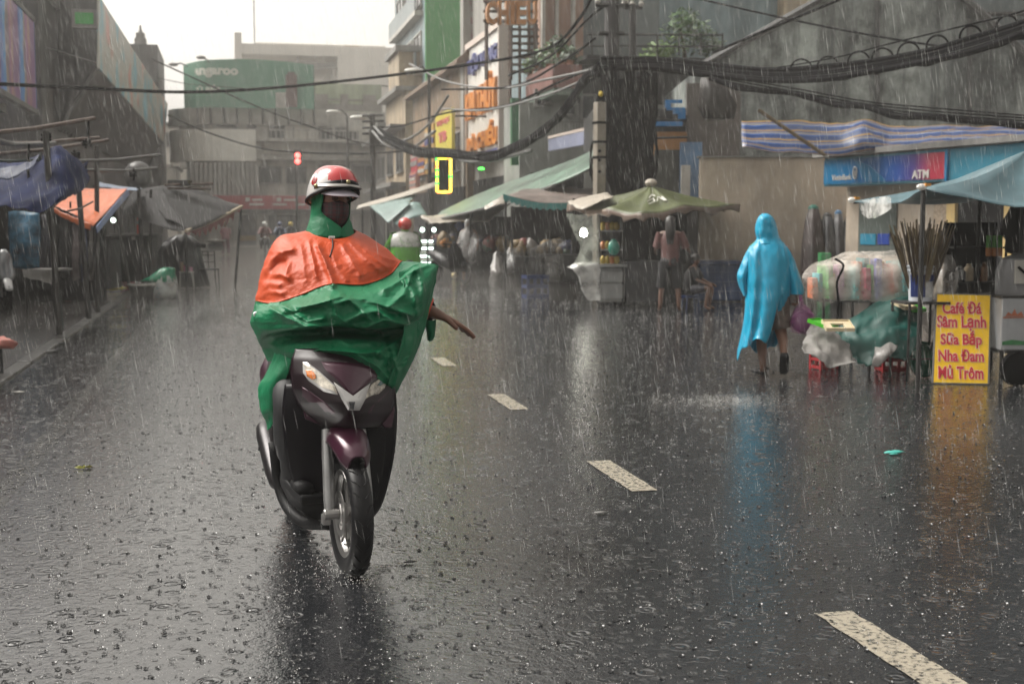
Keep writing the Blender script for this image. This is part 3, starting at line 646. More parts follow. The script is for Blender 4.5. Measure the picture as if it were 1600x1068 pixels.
# plants on the balcony
LEAF = [M('leaf green dark', (.018, .045, .012), .45, .5, 6), M('leaf green mid', (.04, .10, .02), .45, .4, 6), M('leaf green light', (.10, .18, .03), .45, .35, 6)]
def foliage(c, r, n, s, mat, t, name='foliage', seed=0):
 rr = random.Random(seed); mb = MB()
 for _ in range(n):
  d = V(rr.gauss(0, 1), rr.gauss(0, 1), rr.gauss(0, 1)).normalized() * rr.random() ** .45
  p = V(c) + V(d.x * r[0], d.y * r[1], d.z * r[2]); a = V(rr.gauss(0, 1), rr.gauss(0, 1), rr.gauss(0, .6)).normalized(); b_ = a.orthogonal().normalized(); q = s * rr.uniform(.6, 1.3)
  mb.quad(p, p + a*q*.5 + b_*q*.28, p + a*q, p + a*q*.5 - b_*q*.28)
 return mb.build(name, mat, t)
for i, (px, py, s, k) in enumerate(((829, 105, .30, 2), (836, 96, .22, 1), (852, 88, .32, 0), (868, 82, .38, 1), (884, 84, .34, 1), (897, 90, .28, 0), (877, 66, .25, 0))):
 p = hp(px, py, YH + .35); p.x = max(9.05, min(9.6, p.x)); p.y = 35.6 + i * .42 if i < 6 else 36.6; p.y = 38.5 - i * .5 if i < 6 else 36.6
 t = thing('potted_plant', ['yellow-green potted plant at the left end of the red-brown balcony', 'small green potted plant, second from the left on the red-brown balcony', 'dark leafy potted plant at the middle of the red-brown balcony', 'large leafy potted plant right of the middle of the red-brown balcony', 'bushy potted plant near the right end of the red-brown balcony', 'dark potted plant at the right end of the red-brown balcony', 'high dark potted plant behind the bushy one on the balcony'][i], 'plant', (p.x, p.y, bz1), 0, 'potted plants on the balcony')
 zb_ = bz1 if i < 6 else bz1 + .35
 MB().lathe([(.09, zb_), (.13, zb_ + .2), (.12, zb_ + .2), (.11, zb_ + .17)], (p.x, p.y, 0), 10).build('pot', M('terracotta', (.20, .08, .04), .6, .3, 5), t)
 foliage((p.x, p.y, max(p.z, zb_ + .3)), (s, s * .8, s), 150, .16, LEAF[k], t, seed=i)
 MB().tube([(p.x, p.y, zb_ + .1), (p.x, p.y, max(p.z, zb_ + .4))], .015, 5).build('stem', RUST, t)
# dark back houses right of the pole and the blue roof
t = thing('grey_house', 'grey sheet-metal house with a dark flat terrace behind the cable pole', 'building', (14, 36, 0))
g0, g1 = PY(905, 30, 37), PY(1140, 30, 37)
MB().bb(g0.x, g1.x + 2, 37.5, 44, 0, PY(980, 92, 37).z).build('wall', DARK, t)
MB().bb(g0.x, PY(1030, 30, 39).x, 39, 44, PY(980, 92, 37).z, 19).build('upper_wall', M('grey-green sheet', (.11, .13, .13), .5, .2, .8, streak=.5), t)
MB().bb(g0.x, g1.x, 36.2, 44, PY(980, 92, 36).z, PY(980, 86, 36).z).build('roof', M('dark wet wall', (0, 0, 0)), t)
mb = MB(); [mb.tube([PY(918, py, 36), PY(1130, py + 1, 36)], .03, 5) for py in (54, 72)]; [mb.tube([PY(px, 88, 36), PY(px, 52, 36)], .025, 5) for px in range(925, 1130, 34)]
mb.build('railing', STEEL, t)
t = thing('blue_roof_house', 'house with a bright blue sheet wall high above the grey roofs', 'building', (20, 40, 0))
MB().prism([PY(1022, 34, 40), PY(1100, 42, 40), PY(1225, 22, 40), PY(1225, -60, 40), PY(1022, -60, 40)], (0, .4, 0)).build('sheet_wall', M('blue sheet', (.03, .10, .27), .4, .2, 1, streak=.25), t)
mb = MB(); [mb.tube([PY(1022, 25 - k*12, 39.9), PY(1225, 14 - k*12, 39.9)], .03, 5) for k in range(4)]; mb.build('purlin', RUST, t)
MB().bb(PY(1030, 0, 40.5).x, PY(1222, 0, 40.5).x, 40.5, 46, 0, 21).build('wall', CONC, t)
t = thing('cream_house', 'cream render wall corner between the blue sheet wall and the stained gable', 'building', (24, 39, 0))
MB().bb(PY(1225, 0, 39).x, PY(1330, 0, 39).x, 39, 45, 0, 22).build('wall', CREAM, t)
# big stained gable
t = thing('gable_building', 'large rain-stained grey concrete gable wall on the right', 'building', (26, 33, 0))
def stained():
 m = bpy.data.materials.new('stained concrete'); m.use_nodes = True; n = m.node_tree; b = n.nodes['Principled BSDF']; b.inputs['Roughness'].default_value = .75; b.inputs['Specular IOR Level'].default_value = .25
 tc = n.nodes.new('ShaderNodeTexCoord'); cur = None
 for sc, det, zs, lo, hi, dark in ((.55, 8, .9, .36, .60, .16), (1.9, 9, .07, .36, .58, .30), (.35, 4, .10, .40, .56, .45), (3.5, 8, .6, .3, .6, .6)):
  mp = n.nodes.new('ShaderNodeMapping'); mp.inputs['Scale'].default_value = (1, 1, zs); n.links.new(tc.outputs['Object'], mp.inputs[0])
  q = n.nodes.new('ShaderNodeTexNoise'); q.inputs['Scale'].default_value = sc; q.inputs['Detail'].default_value = det; q.inputs['Roughness'].default_value = .72; n.links.new(mp.outputs[0], q.inputs['Vector'])
  r = n.nodes.new('ShaderNodeValToRGB'); e = r.color_ramp.elements; e[0].position, e[1].position = lo, hi; e[0].color = (dark, dark, dark*1.03, 1); e[1].color = (1, 1, 1, 1); n.links.new(q.outputs[0], r.inputs[0])
  mx = n.nodes.new('ShaderNodeMix'); mx.data_type = 'RGBA'; mx.blend_type = 'MULTIPLY'; mx.inputs[0].default_value = 1
  if cur: n.links.new(cur, mx.inputs[6])
  else: mx.inputs[6].default_value = (.40, .44, .41, 1)
  n.links.new(r.outputs[0], mx.inputs[7]); cur = mx.outputs[2]
 n.links.new(cur, b.inputs['Base Color']); return m
STAIN = stained()
def gd(px, py, d=33.0): return D(px, py, d)
pts = [gd(1085, 420), gd(1085, 112), gd(1292, -4), gd(1390, -60), gd(1500, -6), gd(1640, 118), gd(1640, 420)]
for p in pts:
 if p.z < 1: p.z = 0
MB().prism(pts, FWH * 9).build('wall', STAIN, t)
for a, b in (((1085, 112), (1292, -4)), ((1500, -6), (1640, 118))): MB().tube([gd(a[0], a[1] - 3, 32.9), gd(b[0], b[1] - 3, 32.9)], .10, 6).build('coping', M('dark coping', (.05, .05, .05), .5, .3, 2), t)
each_ = [((1371, 0), (1371, 300)), ((1515, 30), (1515, 300))]
for (a, b) in each_: MB().tube([gd(a[0], a[1], 32.95), gd(b[0], b[1], 32.95)], .06, 5).build('downpipe', M('dark coping', (0, 0, 0)), t)
t = thing('blue_grey_block', 'pale blue-grey block behind the right slope of the stained gable', 'building', D(1600, 300, 44))
a_, b_ = D(1290, 0, 45), D(2500, 0, 45)
mb = MB(); mb.ob((a_.x, a_.y, 0), b_ - a_ - V(0, 0, (b_ - a_).z), FWH * 8, (0, 0, 24)); mb.build('wall', M('darkened blue-grey render', (.10, .125, .13), .6, .3, .5, streak=.5), t)  # raised, widened and darkened beyond view to dim the road's reflection
mb = MB(); mb.tube([D(1520, 22, 44.8), D(1700, 22, 44.8)], .08, 5); mb.build('pipe', STEEL, t)
# small roof-garden tree
t = thing('roof_tree', 'thin bushy tree growing on the dark terrace behind the cables', 'tree', PY(1070, 92, 36.8))
for i, (px, py, s, k) in enumerate(((1060, 60, .75, 1), (1085, 50, .6, 1), (1042, 78, .55, 2), (1105, 68, .6, 0), (1070, 35, .5, 1), (1030, 88, .5, 2), (1118, 80, .45, 1))):
 foliage(PY(px, py, 36.6), (s, s * .7, s * .8), 170, .17, LEAF[k], t, 'crown', 40 + i)
MB().tube([PY(1070, 92, 36.8), PY(1068, 70, 36.7), PY(1062, 45, 36.6)], [.07, .05, .03], 6).build('trunk', RUST, t)
# - orange-fronted shop and blue door behind the pole
t = thing('orange_shop', 'small shop with an orange-ochre front and a blue door post, behind the green parasol', 'building', D(1045, 330, 30))
def od(px, py, d=29.5): return D(px, py, d)
def panel(t, name, mat, px0, px1, py0, py1, d, thick=.1):
 a, b, c = D(px0, py1, d), D(px1, py1, d), D(px0, py0, d)
 if py1 >= 352 + 1500 / d * 1.32: a.z = b.z = 0
 mb = MB(); mb.ob(a, RT * ((px1 - px0) / FPX * d), FWH * thick, (0, 0, c.z - a.z)); return mb.build(name, mat, t)
panel(t, 'wall', DARK, 925, 1098, 170, 470, 31, 4)
panel(t, 'front_panel', M('ochre board', (.42, .20, .065), .5, .25, 2, streak=.3), 1016, 1072, 206, 292, 30.6)
panel(t, 'awning_board', STEEL, 1012, 1075, 180, 186, 30.2, .7)
panel(t, 'curtain', M('olive curtain', (.06, .06, .05), .6, .3, 3, streak=.4), 1022, 1062, 234, 330, 30.4)
panel(t, 'door_post', M('blue paint', (.10, .19, .32), .45, .25, 2, streak=.3), 1062, 1096, 222, 320, 30.2)
panel(t, 'pale_post', OFFW, 1064, 1078, 258, 322, 30.0)
panel(t, 'grey_shutter', M('grey-brown shutter', (.10, .085, .075), .5, .3, 2, streak=.4), 1072, 1155, 130, 245, 30.8)
t = thing('blue_sign', 'bright blue cut-out shop sign hung above the ochre shop front', 'sign', od(1055, 200))
mb = MB()
for a, b, c, d_ in ((1040, 1066, 156, 161), (1040, 1048, 161, 168), (1042, 1070, 168, 172), (1052, 1071, 172, 178), (1060, 1071, 178, 186), (1020, 1066, 190, 197)):
 p = od(a, d_, 29.4); mb.ob(p, RT * ((b - a) / FPX * 29.4), FWH * .08, (0, 0, (d_ - c) / FPX * 29.4))
mb.build('lettering', M('bright blue sign', (.015, .16, .40), .4, .1, 3), t)
MB().tube([od(1014, 216), od(1074, 214)], .03, 5).build('bracket', STEEL, t)
# - beige wall, ATM booth
t = thing('beige_wall', 'long stained beige render wall behind the person in the blue poncho', 'wall', D(1210, 466, 26.5))
BEIGE = M('stained beige render', (.50, .42, .335), .6, .22, 1.0, streak=.25)
def beige_mat():
 m = M('stained beige render', (0, 0, 0)); n = m.node_tree; b = n.nodes['Principled BSDF']; old = b.inputs['Base Color'].links[0].from_socket
 tc = n.nodes.new('ShaderNodeTexCoord'); sp = n.nodes.new('ShaderNodeSeparateXYZ'); n.links.new(tc.outputs['Object'], sp.inputs[0])
 nz = n.nodes.new('ShaderNodeTexNoise'); nz.inputs['Scale'].default_value = 1.7; nz.inputs['Detail'].default_value = 7; n.links.new(tc.outputs['Object'], nz.inputs['Vector'])
 ad = n.nodes.new('ShaderNodeMath'); ad.operation = 'MULTIPLY_ADD'; ad.inputs[1].default_value = 1.6; n.links.new(nz.outputs[0], ad.inputs[0]); n.links.new(sp.outputs[2], ad.inputs[2])
 r = n.nodes.new('ShaderNodeValToRGB'); r.color_ramp.elements[0].position = .22; r.color_ramp.elements[1].position = .48; r.color_ramp.elements[0].color = (.16, .16, .17, 1); r.color_ramp.elements[1].color = (1, 1, 1, 1)
 dv = n.nodes.new('ShaderNodeMath'); dv.operation = 'MULTIPLY'; dv.inputs[1].default_value = .25; n.links.new(ad.outputs[0], dv.inputs[0]); n.links.new(dv.outputs[0], r.inputs[0])
 n3 = n.nodes.new('ShaderNodeTexNoise'); n3.inputs['Scale'].default_value = .9; n3.inputs['Detail'].default_value = 8; n3.inputs['Roughness'].default_value = .75; n.links.new(tc.outputs['Object'], n3.inputs['Vector'])
 r3 = n.nodes.new('ShaderNodeValToRGB'); r3.color_ramp.elements[0].position = .30; r3.color_ramp.elements[1].position = .37; r3.color_ramp.elements[0].color = (.35, .34, .33, 1); r3.color_ramp.elements[1].color = (1, 1, 1, 1); n.links.new(n3.outputs[0], r3.inputs[0])
 cur = old
 for q in (r, r3):
  mx = n.nodes.new('ShaderNodeMix'); mx.data_type = 'RGBA'; mx.blend_type = 'MULTIPLY'; mx.inputs[0].default_value = 1
  n.links.new(cur, mx.inputs[6]); n.links.new(q.outputs[0], mx.inputs[7]); cur = mx.outputs[2]
 n.links.new(cur, b.inputs['Base Color'])
beige_mat()
panel(t, 'wall', BEIGE, 1092, 1326, 246, 480, 26.5, .25)
panel(t, 'coping', GREYR, 1092, 1322, 243.5, 246, 26.45, .35)
# ATM booth: its face turns towards the camera on the right
A0 = D(1322, 350, 25.2); A1 = D(1640, 350, 20.3); A0.z = A1.z = 0
ad_ = (A1 - A0).normalized(); an = V(ad_.y, -ad_.x, 0)            # along the face, out of the face
alen = (A1 - A0).length
def on_face(px, py, out=0.0):
 r = ray(px, py); o = A0 + an * out; k = (o - EYE).dot(an) / r.dot(an); return EYE + r * k
def fbox(t, name, mat, px0, px1, py0, py1, out0, out1, ref=None):
 a, b = on_face(px0, ref or (py0+py1)/2, out0), on_face(px1, ref or (py0+py1)/2, out0)
 z1 = on_face((px0+px1)/2, py0, out0).z; z0 = max(0, on_face((px0+px1)/2, py1, out0).z)
 mb = MB(); mb.ob((a.x, a.y, z0), V(b.x - a.x, b.y - a.y, 0), an * (out1 - out0), (0, 0, z1 - z0)); return mb.build(name, mat, t)
t = thing('bank_booth', 'bank cash machine booth with beige walls and a long teal fascia', 'building', (A0 + A1) / 2)
mb = MB(); zf0 = on_face(1322, 290, .5).z; zf1 = on_face(1322, 245, .5).z
mb.ob(A0, A1 - A0, -an * 4, (0, 0, zf1 - .02)); mb.build('wall', BEIGE, t)
mb = MB(); s0 = on_face(1322, 270, .0); s1 = on_face(1640, 270, .0); s0.z = s1.z = zf0
mb.ob(s0, s1 - s0, an * .5, (0, 0, zf1 - zf0)); mb.build('fascia', M('teal fascia', (.02, .17, .25), .35, .12, 1), t)
fs = V(s0) + an * .5; fl = (on_face(1478, 262, .5) - fs); fl.z = 0; fw = fl.length; fh = zf1 - zf0
def fp(x, z, o=.02): return fs + ad_ * x + V(0, 0, z) + an * o
def fpanel(x0, x1, z0, z1, o0, o1, mat, nm='sign_panel'):
 mb = MB(); mb.ob(fp(x0, z0, o0), ad_ * (x1 - x0), an * (o1 - o0), (0, 0, z1 - z0)); return mb.build(nm, mat, t)
def grad(name, stops):
 m = bpy.data.materials.new(name); m.use_nodes = True; n = m.node_tree; b = n.nodes['Principled BSDF']; b.inputs['Roughness'].default_value = .3
 tc = n.nodes.new('ShaderNodeTexCoord'); mp = n.nodes.new('ShaderNodeMapping'); n.links.new(tc.outputs['Generated'], mp.inputs[0])
 sp = n.nodes.new('ShaderNodeSeparateXYZ'); n.links.new(mp.outputs[0], sp.inputs[0])
 r = n.nodes.new('ShaderNodeValToRGB'); e = r.color_ramp.elements; e[0].position, e[0].color = stops[0][0], (*stops[0][1], 1); e[1].position, e[1].color = stops[-1][0], (*stops[-1][1], 1)
 for p, c in stops[1:-1]: q = e.new(p); q.color = (*c, 1)
 n.links.new(sp.outputs[0], r.inputs[0]); n.links.new(r.outputs[0], b.inputs['Base Color']); return m
sp_ = fpanel(.02, fw, .04, fh - .05, .004, .03, grad('bank sign print', [(0, (.005, .13, .27)), (.35, (.004, .10, .26)), (.62, (.012, .05, .22)), (.74, (.05, .03, .15)), (.86, (.30, .025, .05)), (1, (.33, .02, .04))]))
mb = MB(); mb.prism([fp(fw*.28, fh-.06, .031), fp(fw*.42, fh*.62, .031), fp(fw*.56, .05, .031), fp(fw*.50, .05, .031), fp(fw*.38, .05, .031)], an * .004); mb.build('print_swoosh', M('sign light blue', (.01, .15, .31), .3, .1, 2), sp_)
SW = M('sign white', (.62, .60, .56))
letters('VietinBank', fp(fw*.085, fh*.20, .03), ad_, (0, 0, 1), fw*.175, fh*.19, bold=.0, ext=.012).build('lettering', SW, sp_)
mb = MB()
for rx, rz_, zc in ((.085, .11, .0),):
 ring = [fp(fw*.295 + rx*.6*math.cos(a), fh*.42 + rz_*math.sin(a)*1.0, .05) for a in [2*math.pi*i/18 for i in range(19)]]
 mb.tube(ring, .014, 5, cap=False); mb.tube([fp(fw*.295, fh*.42 - .06, .05), fp(fw*.295, fh*.42 + .04, .05)], .016, 5)
mb.build('emblem', SW, sp_)
letters('ATM', fp(fw*.765, fh*.12, .03), ad_, (0, 0, 1), fw*.125, fh*.27, bold=.015, ext=.02).build('lettering', SW, sp_)
mb = MB(); mb.ob(fp(fw + .02, .0, .0), ad_ * .06, an * .05, (0, 0, fh)); mb.build('fascia_trim', M('sign light blue', (0, 0, 0)), t)
MB().ob(fp(-.2, fh + .02, -.6), ad_ * (alen + 1), an * .75, (0, 0, .1)).build('roof', GREYR, t)
fbox(t, 'window', M('dull green glass', (.11, .13, .12), .15, .2, 2), 1344, 1402, 316, 398, .0, .04)
for a, b, c in ((1345, 1369, M('sticker cyan', (.02, .22, .35), .4, .1, 4)), (1372, 1390, M('sticker blue', (.02, .06, .33), .4, .1, 4))): fbox(t, 'sticker', c, a, b, 365, 382, .045, .06)
fbox(t, 'doorway', BLACK, 1496, 1582, 310, 460, .0, .03)
YF = M('ochre frame', (.50, .36, .15), .5, .15, 2)
fbox(t, 'door_frame', YF, 1484, 1497, 308, 470, .0, .10); fbox(t, 'door_frame', YF, 1574, 1588, 308, 470, .0, .10)
fbox(t, 'tile_panel', M('speckled tiles', (.34, .27, .2), .35, .5, 22), 1460, 1484, 308, 420, .0, .03)
# PEOPLE: skin-grown bodies and clothing shells
SKIN = M('brown skin', (.24, .125, .075), .45, .12, 8)
SKIN2 = M('wet brown skin', (.20, .10, .065), .35, .12, 8)
HAIR = M('black hair', (.012, .010, .009), .4, .3, 20)
def skin_mesh(name, verts, edges, mat, parent, root=0, sub=2, off=None):
 me = bpy.data.meshes.new(name); o = bpy.data.objects.new(name, me); COL.objects.link(o); o.parent = parent
 off = ROOT.get(parent.name, V(0, 0, 0)) if off is None else off
 me.from_pydata([tuple(V(p) - off) for p, r in verts], edges, []); me.materials.append(mat)
 md = o.modifiers.new('skin', 'SKIN'); md.branch_smoothing = .3; md.use_smooth_shade = True
 for i, (p, r) in enumerate(verts):
  sv = me.skin_vertices[0].data[i]; sv.radius = (r, r) if isinstance(r, (int, float)) else r; sv.use_root = i == root
 md = o.modifiers.new('subsurf', 'SUBSURF'); md.levels = sub; md.render_levels = sub
 dg = bpy.context.evaluated_depsgraph_get(); dg.update(); ev = o.evaluated_get(dg); nm = bpy.data.meshes.new_from_object(ev)
 o.modifiers.clear(); o.data = nm; bpy.data.meshes.remove(me)
 for p in nm.polygons: p.use_smooth = True
 return o
class Body:
 """a skeleton in world space; chain() adds joints, the first edge goes from joint 'at'"""
 def __init__(s): s.v = []; s.e = []; s.n = {}
 def joint(s, name, p, r, at=None):
  s.v.append((V(p), r)); i = len(s.v) - 1; s.n[name] = i
  if at is not None: s.e.append((s.n[at], i))
  return i
 def chain(s, at, *js):
  for n, p, r in js: s.joint(n, p, r, at); at = n
  return s
 def pos(s, n): return s.v[s.n[n]][0]
 def hand(s, wrist, dirv, palm, side, k=1.0, curl=.25, spread=.12, detail=True):
  """palm and five fingers; dirv along the hand, palm = where the palm faces, side = towards the thumb"""
  d, pn, sd = V(dirv).normalized(), V(palm).normalized(), V(side).normalized(); w = s.pos(wrist); b = wrist
  s.joint(b + 'p1', w + d * .035 * k, (.030 * k, .018 * k), b); s.joint(b + 'p2', w + d * .075 * k, (.036 * k, .015 * k), b + 'p1')
  if not detail:
   s.joint(b + 'p3', w + d * .14 * k + pn * .03 * k, .018 * k, b + 'p2'); return
  for i, (o, ln) in enumerate(((.026, .070), (.009, .079), (-.009, .073), (-.026, .057))):
   f = w + d * .090 * k + sd * o * k; dd = (d + sd * o * spread * 20 * .3).normalized(); at = b + 'p2'; a = 0
   for q, (fr, r) in enumerate(((0, .0092), (.45, .0085), (.75, .0078), (1.0, .0066))):
    if q: a += curl * (1 + .12 * i); f = f + (dd * math.cos(a) + pn * math.sin(a)) * ln * k * (.45, .30, .25)[q-1]
    s.joint(f'{b}f{i}{q}', f, r * k, at); at = f'{b}f{i}{q}'
  f = w + d * .03 * k + sd * .030 * k; at = b + 'p1'
  for q, (ln, r) in enumerate(((0, .0115), (.036, .0100), (.030, .0085))):
   f = f + (d * .75 + sd * .62 + pn * .25 * q).normalized() * ln * k; s.joint(f'{b}t{q}', f, r * k, at); at = f'{b}t{q}'
 def grow(s, parent, mat, name='body', sub=2): return skin_mesh(name, s.v, s.e, mat, parent, 0, sub)
def limb(mb, pts, radii, n=14, wr=.006, seed=0, cap=False):
 """a clothing tube round a limb"""
 pts = crline([V(p) for p in pts], 4 * (len(pts) - 1)); k = len(pts) - 1; rr = []
 for i in range(len(pts)):
  x = i / k * (len(radii) - 1); a = min(int(x), len(radii) - 2); rr.append(radii[a] + (radii[a+1] - radii[a]) * (x - a))
 base = len(mb.v); mb.tube(pts, rr, n, cap)
 for i in range(base, len(mb.v)):
  p = mb.v[i]; q = pts[min((i - base) // n, k)]; d = (p - q)
  if d.length > 1e-6: mb.v[i] = p + d.normalized() * wr * (noise.noise(p * 14 + V(seed, 0, 0)) + .5 * noise.noise(p * 31))
 return mb
def standing(t, base, face, h=1.6, skin=SKIN, arms=((.06, .02), (.06, .02)), stance=.1, hands=False):
 """a standing figure (h tall) at base, facing 'face'; arms = (forward, outward) of each wrist"""
 f = V(face[0], face[1], 0).normalized(); s = V(-f.y, f.x, 0); b = V(base); k = h / 1.7; B = Body()
 P = lambda x, y, z: b + s * x * k + f * y * k + V(0, 0, z * k)
 B.joint('pelvis', P(0, 0, .93), (.15*k, .11*k))
 B.chain('pelvis', ('waist', P(0, .01, 1.08), (.13*k, .10*k)), ('chest', P(0, 0, 1.28), (.155*k, .11*k)), ('collar', P(0, 0, 1.42), (.09*k, .07*k)), ('neck', P(0, .01, 1.49), .048*k), ('jaw', P(0, .035, 1.55), (.062*k, .072*k)), ('skull', P(0, .01, 1.63), (.076*k, .09*k)), ('top', P(0, 0, 1.68), .05*k))
 for sg, n, (fw, ou) in ((1, 'L', arms[0]), (-1, 'R', arms[1])):
  el = P(sg*(.22 + ou*.6), fw*.2 - .03, 1.13); wr = P(sg*(.22 + ou), fw, .90 + abs(fw)*.55)
  B.chain('collar', ('sh'+n, P(sg*.18, 0, 1.39), .058*k), ('el'+n, el, .040*k), ('wr'+n, wr, .028*k))
  B.hand('wr'+n, (wr - el) + V(0, 0, -.02), s * -sg, f, k, .3, detail=hands)
  B.chain('pelvis', ('hip'+n, P(sg*.09, 0, .86), .088*k), ('kn'+n, P(sg*(.09+stance*.3), .03, .48), .056*k), ('ca'+n, P(sg*(.09+stance*.4), -.01, .32), .052*k), ('an'+n, P(sg*(.09+stance*.5), -.02, .09), .036*k), ('ft'+n, P(sg*(.10+stance*.55), .08, .035), .034*k), ('to'+n, P(sg*(.10+stance*.6), .15, .025), .024*k))
 B.grow(t, skin); return B, P, k
def shirt(t, P, k, mat, name='shirt', z0=.86, z1=1.46, w=1.0, n=20, seed=0):
 mb = MB(); s = P(1, 0, 0) - P(0, 0, 0); f = P(0, 1, 0) - P(0, 0, 0)
 mb.loft([(P(0, 0, z0 + (z1 - z0) * q), s * a * w, f * b * w, .03) for q, a, b in ((0, .175, .135), (.2, .165, .13), (.5, .17, .13), (.8, .19, .125), (.93, .15, .10), (1, .075, .07))], n, .012, 7, seed); return mb
def sleeves(mb, B, names=('L', 'R'), r0=.075, r1=.07, upto=.55):
 for n in names:
  a, b = B.pos('sh'+n), B.pos('el'+n); limb(mb, [a + (a-b)*.12, a.lerp(b, .5), a.lerp(b, upto + .35)], [r0, r0*.95, r1])
 return mb
def shorts(t, B, P, k, mat, name='shorts', low='kn', r=.095, long_=0.0):
 mb = MB(); s = P(1, 0, 0) - P(0, 0, 0); f = P(0, 1, 0) - P(0, 0, 0)
 mb.loft([(P(0, 0, .80), s*.17, f*.13), (P(0, 0, .92), s*.175, f*.135), (P(0, 0, 1.02), s*.155, f*.12)], 18, .008)
 for n in 'LR':
  a, b = B.pos('hip'+n), B.pos(low+n); limb(mb, [a + V(0, 0, .04), a.lerp(b, .5), a.lerp(b, 1.0 + long_)], [r*k*1.05, r*k, r*k*.9])
 return mb.build(name, mat, t, smooth='all')
# RIGHT FOREGROUND: drinks stall
TEAL = M('teal canopy cloth', (.060, .115, .135), .5, .25, 2.5, streak=.15)
def canopy(t, name, mat, apex, rim, rings=6, sub=5, sag=.10, wr=.012, seed=0, valance=0.0, vmat=None, scallop=.03):
 """a cloth roof from an apex to a rim of corners, sagging between the ribs; an optional scalloped valance"""
 apex = V(apex); rim = [V(p) for p in rim]; n = len(rim); P = []
 for i in range(rings + 1):
  row = []
  for j in range(n * sub):
   a, fr = j // sub, (j % sub) / sub; e = rim[a].lerp(rim[(a+1) % n], fr)
   bow_ = math.sin(math.pi * fr) * sag; mid = (sum(rim, V(0, 0, 0)) / n)
   e = e + V(0, 0, -bow_ * .5) + (mid - e) * bow_ * .35
   x = i / rings; p = apex.lerp(e, x) - V(0, 0, sag * math.sin(math.pi * x) * (.5 + bow_ * 3))
   row.append(p + V(0, 0, wr * noise.noise(p * 5 + V(seed, 0, 0))))
  P.append(row)
 o = MB().grid(P, wrap=True).build(name, mat, t, smooth='all', solid=.008)
 if valance:
  row = P[-1]; R2 = []
  for q in range(4):
   R2.append([p + V(0, 0, -.004 - (valance + scallop * math.cos(j * 2.1)) * q / 3) + V(.01 * math.sin(j * 3.3), .01 * math.cos(j * 2.7), 0) * q for j, p in enumerate(row)])
  MB().grid(R2, wrap=True).build('valance', vmat or mat, t, smooth='all', solid=.006)
 return o
t = thing('stall_canopy', 'large teal cloth canopy over the drinks stall, held by clips on dark poles', 'canopy', PZ(1590, 590))
apex = D(1602, 236, 12.5)
rim = [D(1334, 314, 13.6), D(1443, 294, 11.3), D(1735, 322, 11.0), D(1800, 300, 13.8), D(1590, 300, 15.0)]
canopy(t, 'cloth', TEAL, apex, rim, 8, 8, .16, .02, 3)
for px, py, d in ((1443, 294, 11.32), (1531, 312, 13.5)):
 a = D(px, py, d); MB().tube([a, V(a.x, a.y, 0)], .022, 8).build('pole', STEEL, t)
a = D(1602, 238, 12.5); MB().tube([a, V(a.x, a.y, 0)], .025, 8).build('centre_pole', STEEL, t)
for r_ in rim[:3]: MB().tube([a + V(0, 0, -.35), V(r_) + V(0, 0, -.02)], .011, 6).build('rib', STEEL, t)
for i, r_ in enumerate(rim[:2]):
 c = MB().ball(V(r_) + V(-.02, 0, .01), (.05, .03, .03), 10, 6).build('clip', WHITE, t)
 MB().box(V(r_) + V(.03, -.01, .03), (.06, .03, .025), .2).build('clip_grip', M('orange plastic', (.60, .26, .03), .4, .1, 3), c)
MB().cloth([[rim[0] + V(.05, .02, -.02), rim[0].lerp(rim[1], .35) + V(0, .05, -.02), rim[0].lerp(rim[1], .6) + V(0, .05, -.03)], [rim[0] + V(.12, .05, -.14), rim[0].lerp(rim[1], .35) + V(0, .08, -.22), rim[0].lerp(rim[1], .6) + V(0, .05, -.16)]], 12, 4, .02, 6, 2).build('plastic_flap', clear_plastic('milky plastic', (.6, .6, .58), .6), t)
# yellow menu board
YEL = M('yellow board paint', (.85, .52, .006), .4, .14, 9, bump=.12, bscale=60)
c = [D(1458, 600, 11.98), D(1544, 602.5, 11.9), D(1548, 461, 12.12), D(1464, 459, 12.2)]
c[0].z = c[1].z = .012
ux = (c[1] - c[0]).normalized(); uy = ((c[3] - c[0]) + (c[2] - c[1])).normalized(); uy = (uy - ux * uy.dot(ux)).normalized(); nn = ux.cross(uy)
t = thing('menu_board', 'yellow menu board with red hand-painted lettering standing on the wet road', 'sign board', (c[0] + c[1]) / 2)
MB().prism([c[0], c[1], c[2], c[3]], -nn * .022).build('panel', YEL, t, bev=.004)
mb = MB(); E_ = [c[0], c[1], c[2], c[3], c[0]]
for i in range(4): mb.tube([E_[i] - nn * .011, E_[i+1] - nn * .011], .013, 6)
mb.build('edge_frame', ZINC, t)
mb = MB(); top = (c[2] + c[3]) / 2 - nn * .03
for s_ in (-.16, .16): mb.tube([top + ux * s_, V((top + ux * s_).x, (top + ux * s_).y + .34, .01)], .012, 6)
mb.build('back_leg', STEEL, t)
bw_ = (c[1] - c[0]).length; bh_ = (c[3] - c[0]).length
RED = M('red lettering paint', (.50, .012, .03), .4, .12, 20); WHT = M('white lettering outline', (.78, .66, .58), .4, .1, 20)
for txt, x0, x1, y0, y1 in (('Café Đá', .19, .905, .772, .915), ('Sâm Lạnh', .085, .985, .582, .755), ('Sữa Bắp', .145, .90, .39, .588), ('Nha Đam', .10, .93, .238, .378), ('Mủ Trôm', .095, .915, .045, .20)):
 o_ = c[0] + ux * bw_ * x0 + uy * bh_ * y0
 wd, hd = bw_ * (x1 - x0), bh_ * (y1 - y0)
 g = letters(txt, o_ - (ux + uy) * .003 + nn * .0015, ux, uy, wd + .006, hd + .006, bold=.06, ext=.002).build('lettering_outline', WHT, t)
 letters(txt, o_ + nn * .004, ux, uy, wd, hd, bold=.03, ext=.002).build('lettering', RED, g)
